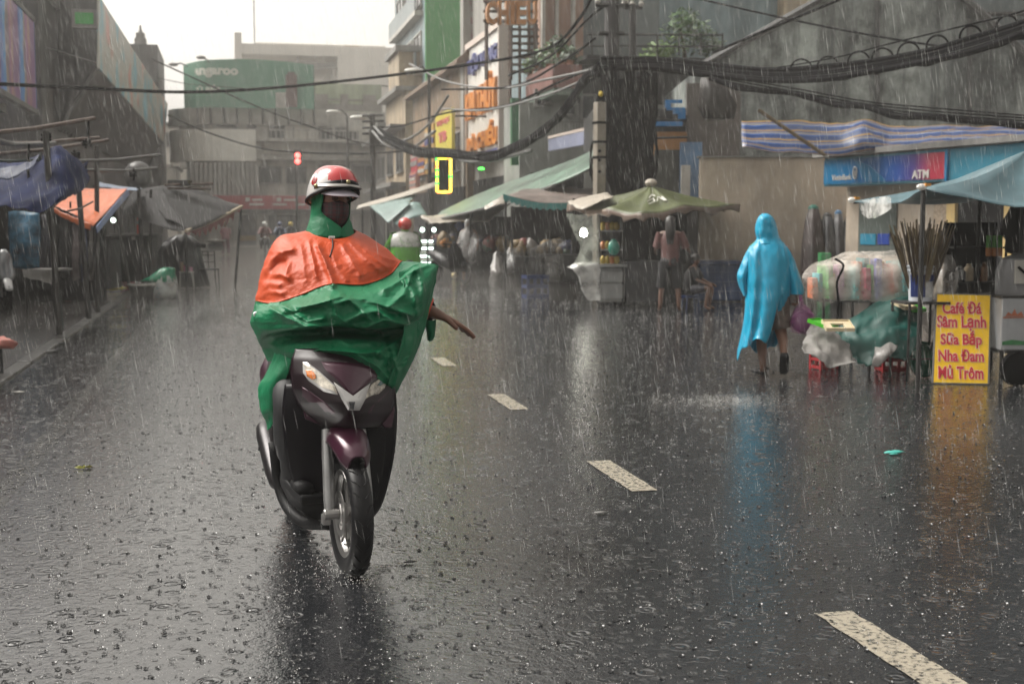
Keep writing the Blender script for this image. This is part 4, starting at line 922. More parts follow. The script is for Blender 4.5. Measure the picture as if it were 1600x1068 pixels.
# bucket of sticks on a thin steel stand
tp = D(1438, 470, 12.3)
t = thing('steel_stand', 'thin dark steel stand table carrying the bucket of sticks', 'stand', (tp.x, tp.y, 0))
hw = .22; mb = MB().box((tp.x, tp.y, tp.z - .012), (hw*2, .36, .024), -.1).build('top', STEEL, t)
for sx, sy in ((-1, -1), (1, -1), (-1, 1), (1, 1)): MB().tube([(tp.x + sx*hw*.92, tp.y + sy*.16, tp.z - .02), (tp.x + sx*hw*.95, tp.y + sy*.165, .005)], .013, 6).build('leg', STEEL, t)
mb = MB(); [mb.tube([(tp.x - hw*.93, tp.y + s*.16, .22), (tp.x + hw*.93, tp.y + s*.16, .22)], .009, 6) for s in (-1, 1)]; mb.build('stretcher', STEEL, t)
bz = tp.z + .002; br = .127; bh = .335
t = thing('paint_bucket', 'white plastic bucket with a dark blue label full of long sticks', 'bucket', (tp.x, tp.y, bz))
MB().lathe([(br*.86, bz), (br, bz + bh), (br*.94, bz + bh), (br*.80, bz + .02)], (tp.x, tp.y, 0), 28).build('body', M('white bucket plastic', (.50, .52, .56), .3, .1, 4), t, smooth=True)
mb = MB(); [mb.lathe([(br + r_, bz + bh + z - .012), (br + r_ + .008, bz + bh + z), (br + r_, bz + bh + z + .012)], (tp.x, tp.y, 0), 28, cap=False) for r_, z in ((.001, -.005), (-.001, -.045))]
mb.build('rim', M('bucket rim', (.56, .60, .66), .3, .1, 4), t, smooth=True)
def band(a0, a1, z0, z1, r):
 P = []
 for k in range(3): z = z0 + (z1 - z0) * k / 2; rr = br * (.86 + .14 * (z - bz) / bh) + r; P.append([(tp.x + rr * math.cos(a0 + (a1 - a0) * i / 10), tp.y + rr * math.sin(a0 + (a1 - a0) * i / 10), z) for i in range(11)])
 return MB().grid(P)
band(R(188), R(262), bz + .04, bz + .255, .002).build('label', M('navy label', (.008, .02, .11), .35, .3, 6), t)
band(R(262), R(345), bz + .04, bz + .255, .002).build('label', M('pale label', (.42, .42, .42), .35, .4, 9), t)
band(R(275), R(345), bz + .19, bz + .255, .004).build('label', M('navy label', (0, 0, 0)), t)
SM = [M('brown stick', (.10, .07, .035), .5, .35, 9), M('olive stick', (.15, .115, .058), .5, .35, 9), M('dark stick', (.04, .028, .018), .5, .35, 9)]
rs = random.Random(5)
for i in range(125):
 a = rs.uniform(0, 6.283); q = rs.random() ** .5; b0 = V(tp.x + .085 * q * math.cos(a), tp.y + .085 * q * math.sin(a), bz + .03)
 lean = V(math.cos(a) * q * .36 + rs.gauss(0, .03), math.sin(a) * q * .26, 0); ln = rs.uniform(.64, .80) * (1 - .12 * q)
 tip = b0 + V(lean.x * ln * 1.02, lean.y * ln, ln); mid = b0.lerp(tip, .5) + V(rs.gauss(0, .006), rs.gauss(0, .006), 0)
 solo('stick', MB().tube([b0, mid, tip], [.0065, .008, .0055], 5), SM[i % 3], 'long thin brown stick fanning out of the white bucket', 'stick', 'sticks standing in the white bucket')
# wrapped goods on a low table, tarpaulins, trays, crates
tb = [D(1262, 470, 13.3), D(1412, 468, 12.9)]
t = thing('trestle_table', 'low trestle table under the plastic-wrapped goods', 'table', ((tb[0].x + tb[1].x)/2, tb[0].y + .3, 0))
ax = V(tb[1].x - tb[0].x, tb[1].y - tb[0].y, 0); ay = V(-ax.y, ax.x, 0).normalized() * .75
mb = MB(); mb.ob((tb[0].x, tb[0].y, .70), ax, ay, (0, 0, .03)); mb.build('top', DARK, t)
for k in (0.03, .35, .66, .97):
 for j in (.05, .95): p = V(tb[0].x, tb[0].y, 0) + ax * k + ay * j; MB().tube([(p.x, p.y, .70), (p.x, p.y, 0)], .016, 6).build('leg', STEEL, t)
cols = [(.55, .14, .05), (.05, .30, .33), (.45, .06, .12), (.12, .35, .12), (.60, .45, .25), (.08, .10, .35), (.50, .30, .42), (.62, .58, .5), (.35, .05, .05), (.1, .42, .42)]
for i in range(22):
 k = .03 + .94 * i / 21; p = V(tb[0].x, tb[0].y, .732) + ax * k + ay * (.12 + .2 * ((i * 7) % 3) / 2); hgt = .20 + .10 * ((i * 5) % 4) / 3 + .12 * math.sin(k * 2.6)
 m = M(f'packet print {i % 10}', cols[i % 10], .4, .55, 14)
 solo('packet', MB().box(p + V(0, 0, hgt/2), (.055, .22, hgt), .1 * ((i % 5) - 2), .0, .04 * ((i % 3) - 1)), m, 'coloured printed packet standing under the clear plastic sheet', 'packet', 'packets under the clear plastic sheet')
PLS = clear_plastic('wet clear plastic', (.62, .57, .51), .42, .2)
def rowpx(pts, d): return [D(px, py, d + dd) for px, py, dd in pts]
mb = MB().cloth([rowpx([(1296, 408, .75), (1330, 400, .75), (1372, 396, .75), (1412, 391, .7)], 13.1), rowpx([(1272, 412, .4), (1318, 400, .4), (1365, 395, .4), (1414, 392, .3)], 13.0),
     rowpx([(1254, 428, .0), (1306, 412, 0), (1360, 408, 0), (1416, 404, 0)], 12.95), rowpx([(1250, 452, -.12), (1302, 440, -.1), (1358, 436, -.1), (1418, 432, -.1)], 12.9), rowpx([(1252, 478, -.12), (1300, 462, -.12), (1356, 462, -.1), (1418, 456, -.1)], 12.9), rowpx([(1266, 500, -.1), (1304, 472, -.1), (1352, 472, -.08), (1418, 466, -.1)], 12.9)], 34, 26, .035, 4.5, 4)
solo('plastic_sheet', mb, PLS, 'wet clear plastic sheet draped over colourful packets behind the walking person', 'plastic sheet', smooth='all')
mb = MB(); P_ = [D(1305, 404, 12.8), D(1318, 415, 12.78), D(1308, 440, 12.74), D(1310, 470, 12.72), D(1309, 500, 12.72)]
solo('strap', MB().tube(crline(P_, 16), .012, 6), RUBBER, 'black strap tied over the clear plastic sheet', 'strap')
GT = M('dark green tarpaulin', (.007, .062, .052), .42, .35, 3, bump=.06, bscale=25)
mb = MB().cloth([rowpx([(1352, 484, .45), (1385, 464, .45), (1418, 452, .45), (1440, 470, .4)], 12.6), rowpx([(1316, 506, .15), (1362, 490, .15), (1405, 480, .15), (1440, 492, .15)], 12.4),
     rowpx([(1302, 530, -.05), (1348, 524, -.1), (1400, 516, -.1), (1436, 516, 0)], 12.3), rowpx([(1318, 552, -.2), (1352, 556, -.2), (1390, 545, -.2), (1430, 540, -.1)], 12.3), rowpx([(1338, 568, -.3), (1358, 572, -.3), (1384, 560, -.3), (1420, 560, -.2)], 12.3)], 34, 30, .05, 4.2, 9)
solo('tarpaulin', mb, GT, 'dark green tarpaulin sloping from the low table down to the road', 'tarpaulin', 'tarpaulins over the low stall', smooth='all', solid=.004)
GP = M('grey plastic tarpaulin', (.22, .21, .20), .3, .45, 4, bump=.2, bscale=18)
mb = MB().cloth([rowpx([(1262, 512, .2), (1288, 508, .2), (1312, 522, .15)], 12.35), rowpx([(1258, 528, 0), (1290, 530, 0), (1326, 542, -.02)], 12.15), rowpx([(1252, 545, -.1), (1285, 552, -.1), (1330, 565, -.1)], 12.05), rowpx([(1258, 552, -.1), (1296, 572, -.15), (1332, 572, -.15)], 12.0)], 24, 16, .04, 5, 13)
solo('tarpaulin', mb, GP, 'crumpled grey plastic tarpaulin at the foot of the green one', 'tarpaulin', 'tarpaulins over the low stall', smooth='all', solid=.004)
mb = MB().cloth([rowpx([(1366, 536, .1), (1388, 530, .1), (1402, 538, .1)], 12.1), rowpx([(1364, 555, 0), (1386, 552, -.05), (1398, 548, 0)], 12.0), rowpx([(1362, 570, 0), (1372, 574, 0), (1384, 560, 0)], 11.95)], 12, 10, .03, 6, 15)
solo('tarpaulin', mb, GP, 'small pale plastic tarpaulin scrap hanging below the green tarpaulin hem', 'tarpaulin', 'tarpaulins over the low stall', smooth='all', solid=.004)
def tray(name, label, px, py, d, w, l, mat, hole, rz):
 p = D(px, py, d); mb = MB(); b = .26 if hole else .49
 t = thing(name, label, 'tray', p, rz)
 mb.local = True; m2 = MB(); m2.local = True
 for x0, x1, y0, y1 in ((-.5, .5, -.5, -.5 + b), (-.5, .5, .5 - b, .5), (-.5, -.5 + b, -.5 + b, .5 - b), (.5 - b, .5, -.5 + b, .5 - b)):
  if x1 > x0 and y1 > y0: mb.bb(x0*w, x1*w, y0*l, y1*l, 0, .02)
 mb.build('base', mat, t, bev=.004)
 for x0, x1, y0, y1 in ((-.5, .5, -.53, -.5), (-.5, .5, .5, .53), (-.53, -.5, -.53, .53), (.5, .53, -.53, .53)): m2.bb(x0*w, x1*w, y0*l, y1*l, 0, .035)
 m2.build('rim', mat, t)
 t.rotation_euler[0] = R(14); return t
LG = M('lime green plastic', (.06, .38, .02), .3, .12, 4); CR = M('cream plastic', (.55, .46, .30), .35, .12, 4)
tray('plastic_tray', 'lime green plastic tray lying on the grey tarpaulin', 1285, 508, 12.18, .17, .22, LG, False, .5)
tray('plastic_tray', 'cream plastic frame lying half over the lime green tray', 1309, 511, 12.05, .25, .24, CR, True, -.25)
tray('plastic_tray', 'small lime green tray under the steel stand', 1424, 482, 12.55, .16, .22, LG, False, .3)
tray('plastic_tray', 'small cream tray next to the steel stand legs', 1412, 479, 12.5, .14, .2, CR, False, .2)
def crate(label, px, py, d, w, h, mat, group, rz=0):
 p = PZ(px, py) if d is None else D(px, py, d); p.z = 0 if d is None else p.z
 t = thing('plastic_crate', label, 'crate', p, rz, group); mb = MB(); mb.local = True
 for s in (-1, 1):
  for k in range(3):
   z = h * (.06 + k * .40); mb.bb(-w/2, w/2, s*w*.38 - .008, s*w*.38 + .008, z, z + h*.14); mb.bb(s*w/2 - .008, s*w/2 + .008, -w*.38, w*.38, z, z + h*.14)
 mb.build('side_slats', mat, t)
 for x in (-.5, -.17, .17, .5):
  for s in (-1, 1): q = MB(); q.local = True; q.bb(x*w - .012, x*w + .012, s*w*.38 - .014, s*w*.38 + .014, 0, h); q.build('post', mat, t)
 mb = MB(); mb.local = True; mb.bb(-w/2, w/2, -w*.38, w*.38, .005, .02); mb.build('base', mat, t); return t
RP = M('red plastic', (.30, .015, .02), .35, .15, 4); BP = M('blue plastic', (.014, .028, .095), .35, .2, 4)
crate('red plastic crate under the grey tarpaulin', 1288, 576, None, .22, .2, RP, 'red crates under the tarpaulins', .2)
crate('red plastic crate under the green tarpaulin beside the steel stand', 1392, 580, None, .24, .24, RP, 'red crates under the tarpaulins', -.1)
def sack(name, label, cat, px, py, d, r, mat, group=None, seed=0, tie=True):
 p = D(px, py, d); p.z = max(0.0, p.z); rx, ry, rz_ = r; t = thing(name, label, cat, p, 0, group); mb = MB(); mb.local = True
 P = []; n = 28
 for i in range(15):
  x = i / 14; z = rz_ * 2 * x; rr = (math.sin(math.pi * min(1, x * .93 + .07)) ** .55) * (1 - .15 * x)
  if tie and x > .86: rr = .16 + .35 * (x - .86) / .14
  row = []
  for j in range(n):
   a = 2 * math.pi * j / n; c_ = 1 + .10 * noise.noise(V(math.cos(a)*1.6 + seed, math.sin(a)*1.6, x * 3)) + .05 * (1 - 2 * abs(noise.noise(V(math.cos(a)*4, math.sin(a)*4 + seed, x * 5))))
   row.append((rx * rr * c_ * math.cos(a), ry * rr * c_ * math.sin(a), z * (1 + .05 * noise.noise(V(a, seed, x)))))
  P.append(row)
 mb.grid(P, wrap=True); mb.f.append(tuple(range(n))[::-1]); mb.build('bag', mat, t, smooth='all')
 if tie: m2 = MB(); m2.local = True; m2.tube([(rx*.17*math.cos(a), ry*.17*math.sin(a), rz_*1.72) for a in [i*.7 for i in range(10)]], .008, 5); m2.build('tie', RUBBER, t)
 return t
GS = M('green plastic sack', (.012, .10, .06), .25, .35, 5, bump=.2)
sack('plastic_sack', 'bulging dark green plastic sack beside the yellow menu board', 'sack', 1442, 588, 12.5, (.14, .13, .17), GS, 'green sacks around the menu board', 1)
sack('plastic_sack', 'tall green plastic sack half hidden behind the menu board', 'sack', 1550, 545, 12.7, (.10, .10, .20), GS, 'green sacks around the menu board', 2)
solo('bin_liner', MB().cloth([rowpx([(1468, 402, 0), (1478, 396, 0), (1490, 404, 0)], 12.75), rowpx([(1462, 440, -.1), (1477, 436, -.15), (1494, 440, -.05)], 12.75), rowpx([(1462, 470, 0), (1476, 474, -.1), (1494, 470, 0)], 12.75)], 12, 12, .03, 6, 19), clear_plastic('smoky plastic', (.5, .47, .44), .6), 'smoky clear plastic bag hanging beside the bucket of sticks', 'plastic bag', smooth='all')
solo('bin_liner', MB().cloth([rowpx([(1441, 472, 0), (1452, 473, 0), (1462, 472, 0)], 12.6), rowpx([(1440, 500, -.05), (1452, 502, -.1), (1462, 498, 0)], 12.6), rowpx([(1446, 522, 0), (1452, 526, 0), (1458, 520, 0)], 12.6)], 10, 10, .02, 7, 23), clear_plastic('smoky plastic', (0, 0, 0)), 'smoky clear plastic bag hanging under the steel stand', 'plastic bag', smooth='all')
# black rack with hanging goods
c0 = D(1492, 385, 13.4); c1 = D(1572, 470, 13.4)
t = thing('goods_rack', 'black steel rack of hanging kitchen goods behind the menu board', 'rack', ((c0.x + c1.x)/2, c0.y, 0))
rw = RT * ((1572 - 1492) / FPX * 13.4); o_ = V(c0.x, c0.y, 0)
for k in (0, 1):
 for j in (0, .3): p = o_ + rw * k + FWH * j; MB().tube([p, p + V(0, 0, c0.z + .25)], .013, 6).build('post', RUBBER, t)
for z in (.28, .62, .88, c0.z - .02):
 mb = MB(); mb.ob(o_ + V(0, 0, z), rw, FWH * .3, (0, 0, .018)); mb.build('shelf', STEEL, t)
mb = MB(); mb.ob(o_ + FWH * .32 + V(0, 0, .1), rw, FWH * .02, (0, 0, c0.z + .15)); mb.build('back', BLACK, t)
rs = random.Random(8); gm = [M('steel ware', (.3, .3, .3), .25, .3, 8, metal=.8), M('dark ware', (.03, .03, .035), .4, .4, 8), M('cream ware', (.42, .34, .24), .4, .3, 8), M('red plastic', (0, 0, 0)), M('brown ware', (.14, .07, .03), .4, .3, 8)]
for i in range(16):
 k = rs.uniform(.04, .7); z = rs.choice((.30, .64, .90)); p = o_ + rw * k + FWH * rs.uniform(.06, .2) + V(0, 0, z); r_ = rs.uniform(.03, .055); h_ = rs.uniform(.08, .2)
 solo('canister', MB().lathe([(r_*.9, 0), (r_, h_*.1), (r_, h_*.75), (r_*.55, h_*.88), (r_*.55, h_)], p, 12), gm[i % 5], 'small canister of kitchen goods on the black rack', 'canister', 'canisters on the black rack')
for i, px in enumerate((1544, 1553, 1562)):
 p = D(px, 400, 13.05); t = thing('bottle', 'slim green-and-orange bottle hanging on the black rack', 'bottle', p, 0, 'green and orange bottles on the rack')
 MB().lathe([(.022, 0), (.026, .01), (.026, .085)], p, 12).build('cap', M('orange bottle base', (.45, .17, .04), .35, .1, 5), t)
 MB().lathe([(.024, .085), (.024, .21)], p, 12).build('sleeve', M('green bottle sleeve', (.10, .32, .05), .35, .15, 9), t)
 MB().lathe([(.022, .21), (.012, .25), (.008, .35)], p, 10).build('neck', GLASS, t)
# drinks cart on the right edge
cp = D(1563, 560, 11.9); t = thing('drinks_cart', 'white panelled drinks cart with a printed green meadow, at the right edge', 'cart', (cp.x + .3, cp.y, 0))
z0, z1 = D(1563, 547, 11.9).z, D(1563, 466, 11.9).z
mb = MB(); mb.ob((cp.x, cp.y, z0), RT * .75, FWH * .55, (0, 0, z1 - z0)); mb.build('body', M('cart white sheet', (.34, .35, .36), .35, .15, 3, streak=.2), t, bev=.01)
def cartp(x, z, o=-.004): return V(cp.x, cp.y, z0) + RT * x + V(0, 0, z) + FWH * o
hh = z1 - z0
mb = MB(); mb.prism([cartp(.01, .05), cartp(.74, .05), cartp(.74, .10), cartp(.55, .085), cartp(.4, .11), cartp(.22, .085), cartp(.1, .10), cartp(.01, .08)], FWH * -.002); mb.build('printed_meadow', M('printed grass green', (.03, .16, .05), .4, .3, 14), t)
mb = MB(); mb.prism([cartp(.01, hh*.62), cartp(.74, hh*.64), cartp(.74, hh*.66), cartp(.01, hh*.645)], FWH * -.002); mb.prism([cartp(.03, hh*.66), cartp(.06, hh*.74), cartp(.09, hh*.69), cartp(.115, hh*.80), cartp(.14, hh*.69), cartp(.18, hh*.75), cartp(.20, hh*.66)], FWH * -.002); mb.build('printed_emblem', M('printed rust red', (.35, .10, .04), .4, .2, 14), t)
mb = MB(); mb.ob(cartp(-.01, hh, 0), RT * .8, FWH * .6, (0, 0, .02)); mb.ob(cartp(-.01, -.03, 0), RT * .8, FWH * .6, (0, 0, .03)); mb.build('rim', STEEL, t)
for x in (.03, .72):
 for y in (.05, .5): p = cartp(x, -.02, y); MB().tube([p, V(p.x, p.y, .0)], .02, 6).build('leg', STEEL, t)
for x in (.12, .62): p = cartp(x, 0, .0); MB().lathe([(.14, -.03), (.16, -.03), (.16, .03), (.14, .03)], (p.x, p.y - .06, .16), 20, axis='Y').build('wheel', RUBBER, t)
pm = cartp(.03, hh + .022, .08)
t = thing('cane_press', 'grey hooded press machine with a white front on the drinks cart', 'machine', pm)
mb = MB(); mb.loft([(pm + RT * .28 + FWH * .2, RT * .27, FWH * .2), (pm + RT * .28 + FWH * .2 + V(0, 0, .22), RT * .27, FWH * .2), (pm + RT * .28 + FWH * .2 + V(0, 0, .34), RT * .22, FWH * .18), (pm + RT * .28 + FWH * .2 + V(0, 0, .39), RT * .1, FWH * .1)], 20); mb.build('hood', M('grey hood sheet', (.16, .16, .165), .35, .3, 4), t, smooth=True)
mb = MB(); mb.ob(pm + RT * .10 + FWH * -.03 + V(0, 0, .11), RT * .34, FWH * .03, (0, 0, .22)); mb.build('front_panel', OFFW, t, bev=.006)
mb = MB(); mb.tube([pm + RT * .12 + FWH * -.05 + V(0, 0, .27), pm + RT * .26 + FWH * -.06 + V(0, 0, .14)], .012, 6); mb.build('lever', RUBBER, t)
mb = MB().cloth([rowpx([(1578, 322, 0), (1600, 318, 0), (1640, 316, 0)], 12.9), rowpx([(1562, 360, 0), (1600, 358, -.1), (1640, 355, 0)], 12.9), rowpx([(1574, 396, 0), (1600, 402, -.1), (1640, 400, 0)], 12.9)], 14, 14, .05, 5, 27)
solo('black_sheet', mb, BLACK, 'black plastic sheet hanging from the canopy at the right edge', 'sheet', smooth='all', solid=.004)
# closed dark parasols leaning on the beige wall
for i, (px, py0, py1, w, m) in enumerate(((1271, 322, 442, 18, (.030, .017, .016)), (1293, 334, 430, 15, (.045, .045, .05)), (1310, 330, 430, 13, (.05, .048, .052)), (1331, 332, 430, 19, (.03, .03, .034)))):
 a = D(px, py0, 26.1); b = D(px, py1, 25.6); b.z = 0; L_ = a - b; s = w / FPX * 26
 t = thing('closed_parasol', ['tall brown closed parasol with a green tip leaning on the beige wall', 'grey closed parasol second from the left against the beige wall', 'slim closed parasol with a blue tip against the beige wall', 'black closed parasol with an orange tip against the beige wall'][i], 'parasol', b, 0, 'closed parasols leaning on the beige wall')
 mb = MB(); mb.loft([(b + L_ * q, RT * s * k, FWH * s * k, .12) for q, k in ((.12, .75), (.3, 1.05), (.6, .95), (.85, .7), (.97, .45))], 20, .01, 6, i); mb.build('cloth', M(f'parasol cloth {i}', m, .5, .4, 5, streak=.4), t, smooth='all')
 MB().tube([b, b + L_ * .14], .02, 6).build('pole', STEEL, t)
 MB().lathe([(s * .48, 0), (s * .42, .05), (s * .15, .09)], a + V(0, 0, -.06), 12).build('tip', M(f'parasol tip {i}', ((.02, .12, .09), (.05, .05, .05), (.05, .14, .26), (.35, .14, .03))[i], .4, .1, 4), t)
for i, (px, py, w, h, c_) in enumerate(((1290, 403, 14, 9, (.03, .28, .08)), (1253, 393, 5, 12, (.03, .10, .5)))):
 p = D(px, py, 25.5 if i else 25.0);
 if i: solo('wall_sticker', MB().ob(D(px, py, 26.44), RT * (w / FPX * 26), FWH * .01, (0, 0, h / FPX * 26)), M('sticker bright blue', c_, .4, .1, 3), 'small bright blue sticker on the beige wall', 'sticker')
 else: solo('storage_box', MB().ob((p.x - .1, p.y, 0), RT * .2, FWH * .25, (0, 0, p.z + .1)), M('green box', c_, .4, .15, 3), 'tall green storage box behind the plastic-wrapped goods', 'box', bev=.01)
# striped tarpaulin
def stripe_mat():
 m = bpy.data.materials.new('striped tarpaulin'); m.use_nodes = True; n = m.node_tree; b = n.nodes['Principled BSDF']; b.inputs['Roughness'].default_value = .35
 uv = n.nodes.new('ShaderNodeUVMap'); uv.uv_map = 'UVMap'; sp = n.nodes.new('ShaderNodeSeparateXYZ'); n.links.new(uv.outputs[0], sp.inputs[0])
 k = n.nodes.new('ShaderNodeMath'); k.operation = 'MULTIPLY'; k.inputs[1].default_value = 4.3; n.links.new(sp.outputs[1], k.inputs[0])
 f = n.nodes.new('ShaderNodeMath'); f.operation = 'FRACT'; n.links.new(k.outputs[0], f.inputs[0])
 r = n.nodes.new('ShaderNodeValToRGB'); r.color_ramp.interpolation = 'CONSTANT'; e = r.color_ramp.elements
 e[0].position = 0; e[0].color = (.22, .135, .035, 1); e[1].position = .16; e[1].color = (.02, .035, .12, 1)
 for p, c in ((.28, (.15, .145, .145, 1)), (.46, (.01, .06, .22, 1)), (.56, (.0015, .022, .095, 1)), (.86, (.02, .04, .12, 1))): q = e.new(p); q.color = c
 n.links.new(f.outputs[0], r.inputs[0]); n.links.new(r.outputs[0], b.inputs['Base Color']); return m
STR = stripe_mat()
mb = MB().cloth([rowpx([(1158, 190, 0), (1250, 191, 0), (1318, 194, 0), (1350, 188, 0), (1385, 196, 0), (1480, 197, 0), (1570, 198, 0), (1640, 188, 0)], 24.2), rowpx([(1158, 208, -.4), (1250, 212, -.4), (1310, 214, -.4), (1350, 203, -.5), (1392, 212, -.4), (1480, 208, -.4), (1570, 207, -.4), (1640, 204, -.4)], 24.2),
     rowpx([(1158, 224, -.7), (1250, 232, -.7), (1312, 232, -.7), (1350, 224, -.8), (1396, 226, -.7), (1480, 220, -.7), (1570, 220, -.7), (1640, 220, -.7)], 24.2), rowpx([(1158, 232, -.8), (1250, 241, -.8), (1314, 243, -.8), (1350, 239, -.8), (1396, 234, -.8), (1480, 226, -.8), (1570, 224, -.8), (1640, 226, -.8)], 24.2)], 70, 16, .04, 1.3, 31)
solo('striped_tarpaulin', mb, STR, 'blue, white and yellow striped tarpaulin hung along the foot of the stained gable', 'tarpaulin', smooth='all', solid=.01)
solo('bamboo_pole', MB().tube([D(1185, 172, 23.5), D(1290, 243, 23.3)], .035, 6), M('brown stick', (0, 0, 0)), 'bare brown pole slanting across the striped tarpaulin', 'pole')
# MIDDLE: green parasol food cart, its people, and the stalls down the row
OLIVE = M('olive parasol cloth', (.065, .078, .024), .45, .35, 2.2, streak=.2)
CREAMC = M('dirty cream cloth', (.36, .32, .265), .45, .25, 3, streak=.15)
t = thing('market_parasol', 'big faded olive parasol with a pale underside hem over the food cart', 'parasol', PZ(1017, 480))
apex = D(1017, 290, 24); rim = [D(886, 319, 24.6), D(948, 326, 22.8), D(1004, 333, 22.2), D(1070, 320, 22.6), D(1157, 319, 25.0), D(1110, 312, 27), D(985, 308, 27.5)]
canopy(t, 'cloth', OLIVE, apex, rim, 7, 6, .10, .02, 5, .10, M('pale brown hem', (.16, .115, .09), .5, .3, 4), .05)
MB().tube([apex + V(0, 0, .06), V(apex.x, apex.y, 0)], .03, 8).build('pole', STEEL, t); MB().ball(apex + V(0, 0, .05), (.12, .12, .08), 10, 6).build('finial', CREAMC, t)
for r_ in rim: MB().tube([apex + V(0, 0, -.4), V(r_) + V(0, 0, -.02)], .014, 5).build('rib', STEEL, t)
mb = MB()
e_ = lambda x, y: apex.lerp(rim[2].lerp(rim[3], x), y) + V(0, -.03, -.10 * math.sin(math.pi * y) + .05)
for pts in (((.05, .38), (.25, .30), (.45, .36)), ((.0, .48), (.3, .42), (.35, .55), (.1, .60)), ((.45, .55), (.6, .40), (.75, .58)), ((.8, .42), (.8, .6))): mb.tube([e_(*q) for q in pts], .013, 5)
mb.build('painted_marks', WHITE, t)
MB().cloth([[D(886, 316, 24.5), D(915, 308, 24.6), D(948, 303, 24.4)], [D(893, 322, 23.7), D(925, 316, 23.4), D(958, 308, 23.6)], [D(908, 330, 23.0), D(920, 324, 23.0), D(942, 313, 23.2)]], 10, 8, .03, 4, 2).build('patch', CREAMC, t, smooth='all', solid=.01)
# food cart
CD = 23.2
def cb(t, name, mat, px0, px1, py0, py1, d, thick, **k):
 a = D(px0, py1, d); top = D(px0, py0, d); mb = MB(); mb.ob((a.x, a.y, max(0.02, a.z)), RT * ((px1 - px0) / FPX * d), FWH * thick, (0, 0, top.z - max(.02, a.z))); return mb.build(name, mat, t, **k)
t = thing('food_cart', 'steel food cart with a lit glass case under the olive parasol', 'cart', PZ(950, 478))
cb(t, 'cabinet', M('dull stainless steel', (.22, .22, .21), .3, .3, 2, metal=.6), 936, 976, 417, 472, CD, .8, bev=.02)
cb(t, 'drawer', M('brushed steel', (.30, .30, .29), .3, .2, 2, metal=.7), 939, 973, 424, 440, CD - .03, .03); cb(t, 'drawer', M('brushed steel', (0, 0, 0)), 939, 973, 444, 466, CD - .03, .03)
cb(t, 'counter', M('brushed steel', (0, 0, 0)), 930, 980, 413, 417, CD - .1, 1.0)
cb(t, 'side_panel', M('dark grey sheet', (.045, .045, .05), .4, .4, 3, streak=.3), 976, 1030, 408, 470, CD + .2, .6); cb(t, 'back_panel', BLACK, 940, 1072, 336, 412, CD + 1.2, .05)
for px in (937, 974): a = D(px, 336, CD); MB().tube([a, V(a.x, a.y, 0)], .016, 6).build('post', STEEL, t)
for py in (360, 390): cb(t, 'shelf', M('brushed steel', (0, 0, 0)), 938, 974, py, py + 1.5, CD + .1, .6)
for px in (942, 968): p = D(px, 472, CD + .2); MB().lathe([(.10, -.03), (.12, -.03), (.12, .03), (.10, .03)], (p.x, p.y, .12), 16, axis='Y').build('wheel', RUBBER, t)
mb = MB().cloth([rowpx([(884, 334, .2), (905, 336, .1), (936, 336, 0)], CD), rowpx([(894, 362, .1), (912, 362, .1), (937, 364, 0)], CD), rowpx([(905, 388, 0), (918, 392, 0), (937, 398, 0)], CD), rowpx([(896, 412, -.2), (914, 414, -.2), (936, 412, -.1)], CD)], 12, 16, .03, 4, 3)
mb.build('plastic_screen', clear_plastic('lit plastic screen', (.62, .66, .58), .34, .25), t, smooth='all')
lp = D(912, 364, CD + .35)
BULB = M('glowing white bulb', (1, .97, .84), .4, 0, emit=20)
t = thing('hanging_bulb', 'bright white bulb glowing behind the plastic screen of the food cart', 'lamp', lp)
MB().lathe([(.02, .09), (.04, .07), (.07, .0), (.055, -.05), (.0, -.075)], lp, 16).build('bulb', BULB, t, smooth=True); MB().lathe([(.025, .08), (.025, .15)], lp, 10).build('socket', RUBBER, t); MB().tube([lp + V(0, 0, .15), lp + V(.05, .05, .55)], .006, 5).build('cord', RUBBER, t)
rs = random.Random(3)
for i in range(12):
 px, py = 942 + (i % 4) * 7, (388, 411, 358)[i // 4]; p = D(px, py, CD + .28); r_ = .06
 solo('snack_bag', MB().ball(p + V(0, 0, r_ * .9), (r_, r_ * .8, r_ * 1.3), 10, 7, .25, i), M('yellow snacks' if i % 3 else 'orange snacks', (.42, .30, .05) if i % 3 else (.45, .16, .04), .4, .4, 12), 'small yellow bag of snacks inside the lit food cart', 'snack bag', 'snack bags in the food cart', smooth='all')
sack('plastic_bag', 'teal-green plastic bag hanging from the food cart post', 'bag', 959, 398, CD - .15, (.11, .08, .14), M('teal plastic bag', (.02, .22, .16), .3, .3, 6), seed=4)
mb = MB().cloth([rowpx([(886, 416, 0), (906, 410, 0), (936, 414, 0)], CD - .1), rowpx([(896, 424, -.1), (910, 422, -.1), (937, 424, 0)], CD - .1), rowpx([(906, 436, 0), (914, 470, 0), (936, 472, 0)], CD - .1)], 12, 14, .04, 4, 7)
solo('plastic_sheet', mb, clear_plastic('milky plastic', (0, 0, 0)), 'milky plastic sheet hanging from the food cart counter to the road', 'plastic sheet', smooth='all')
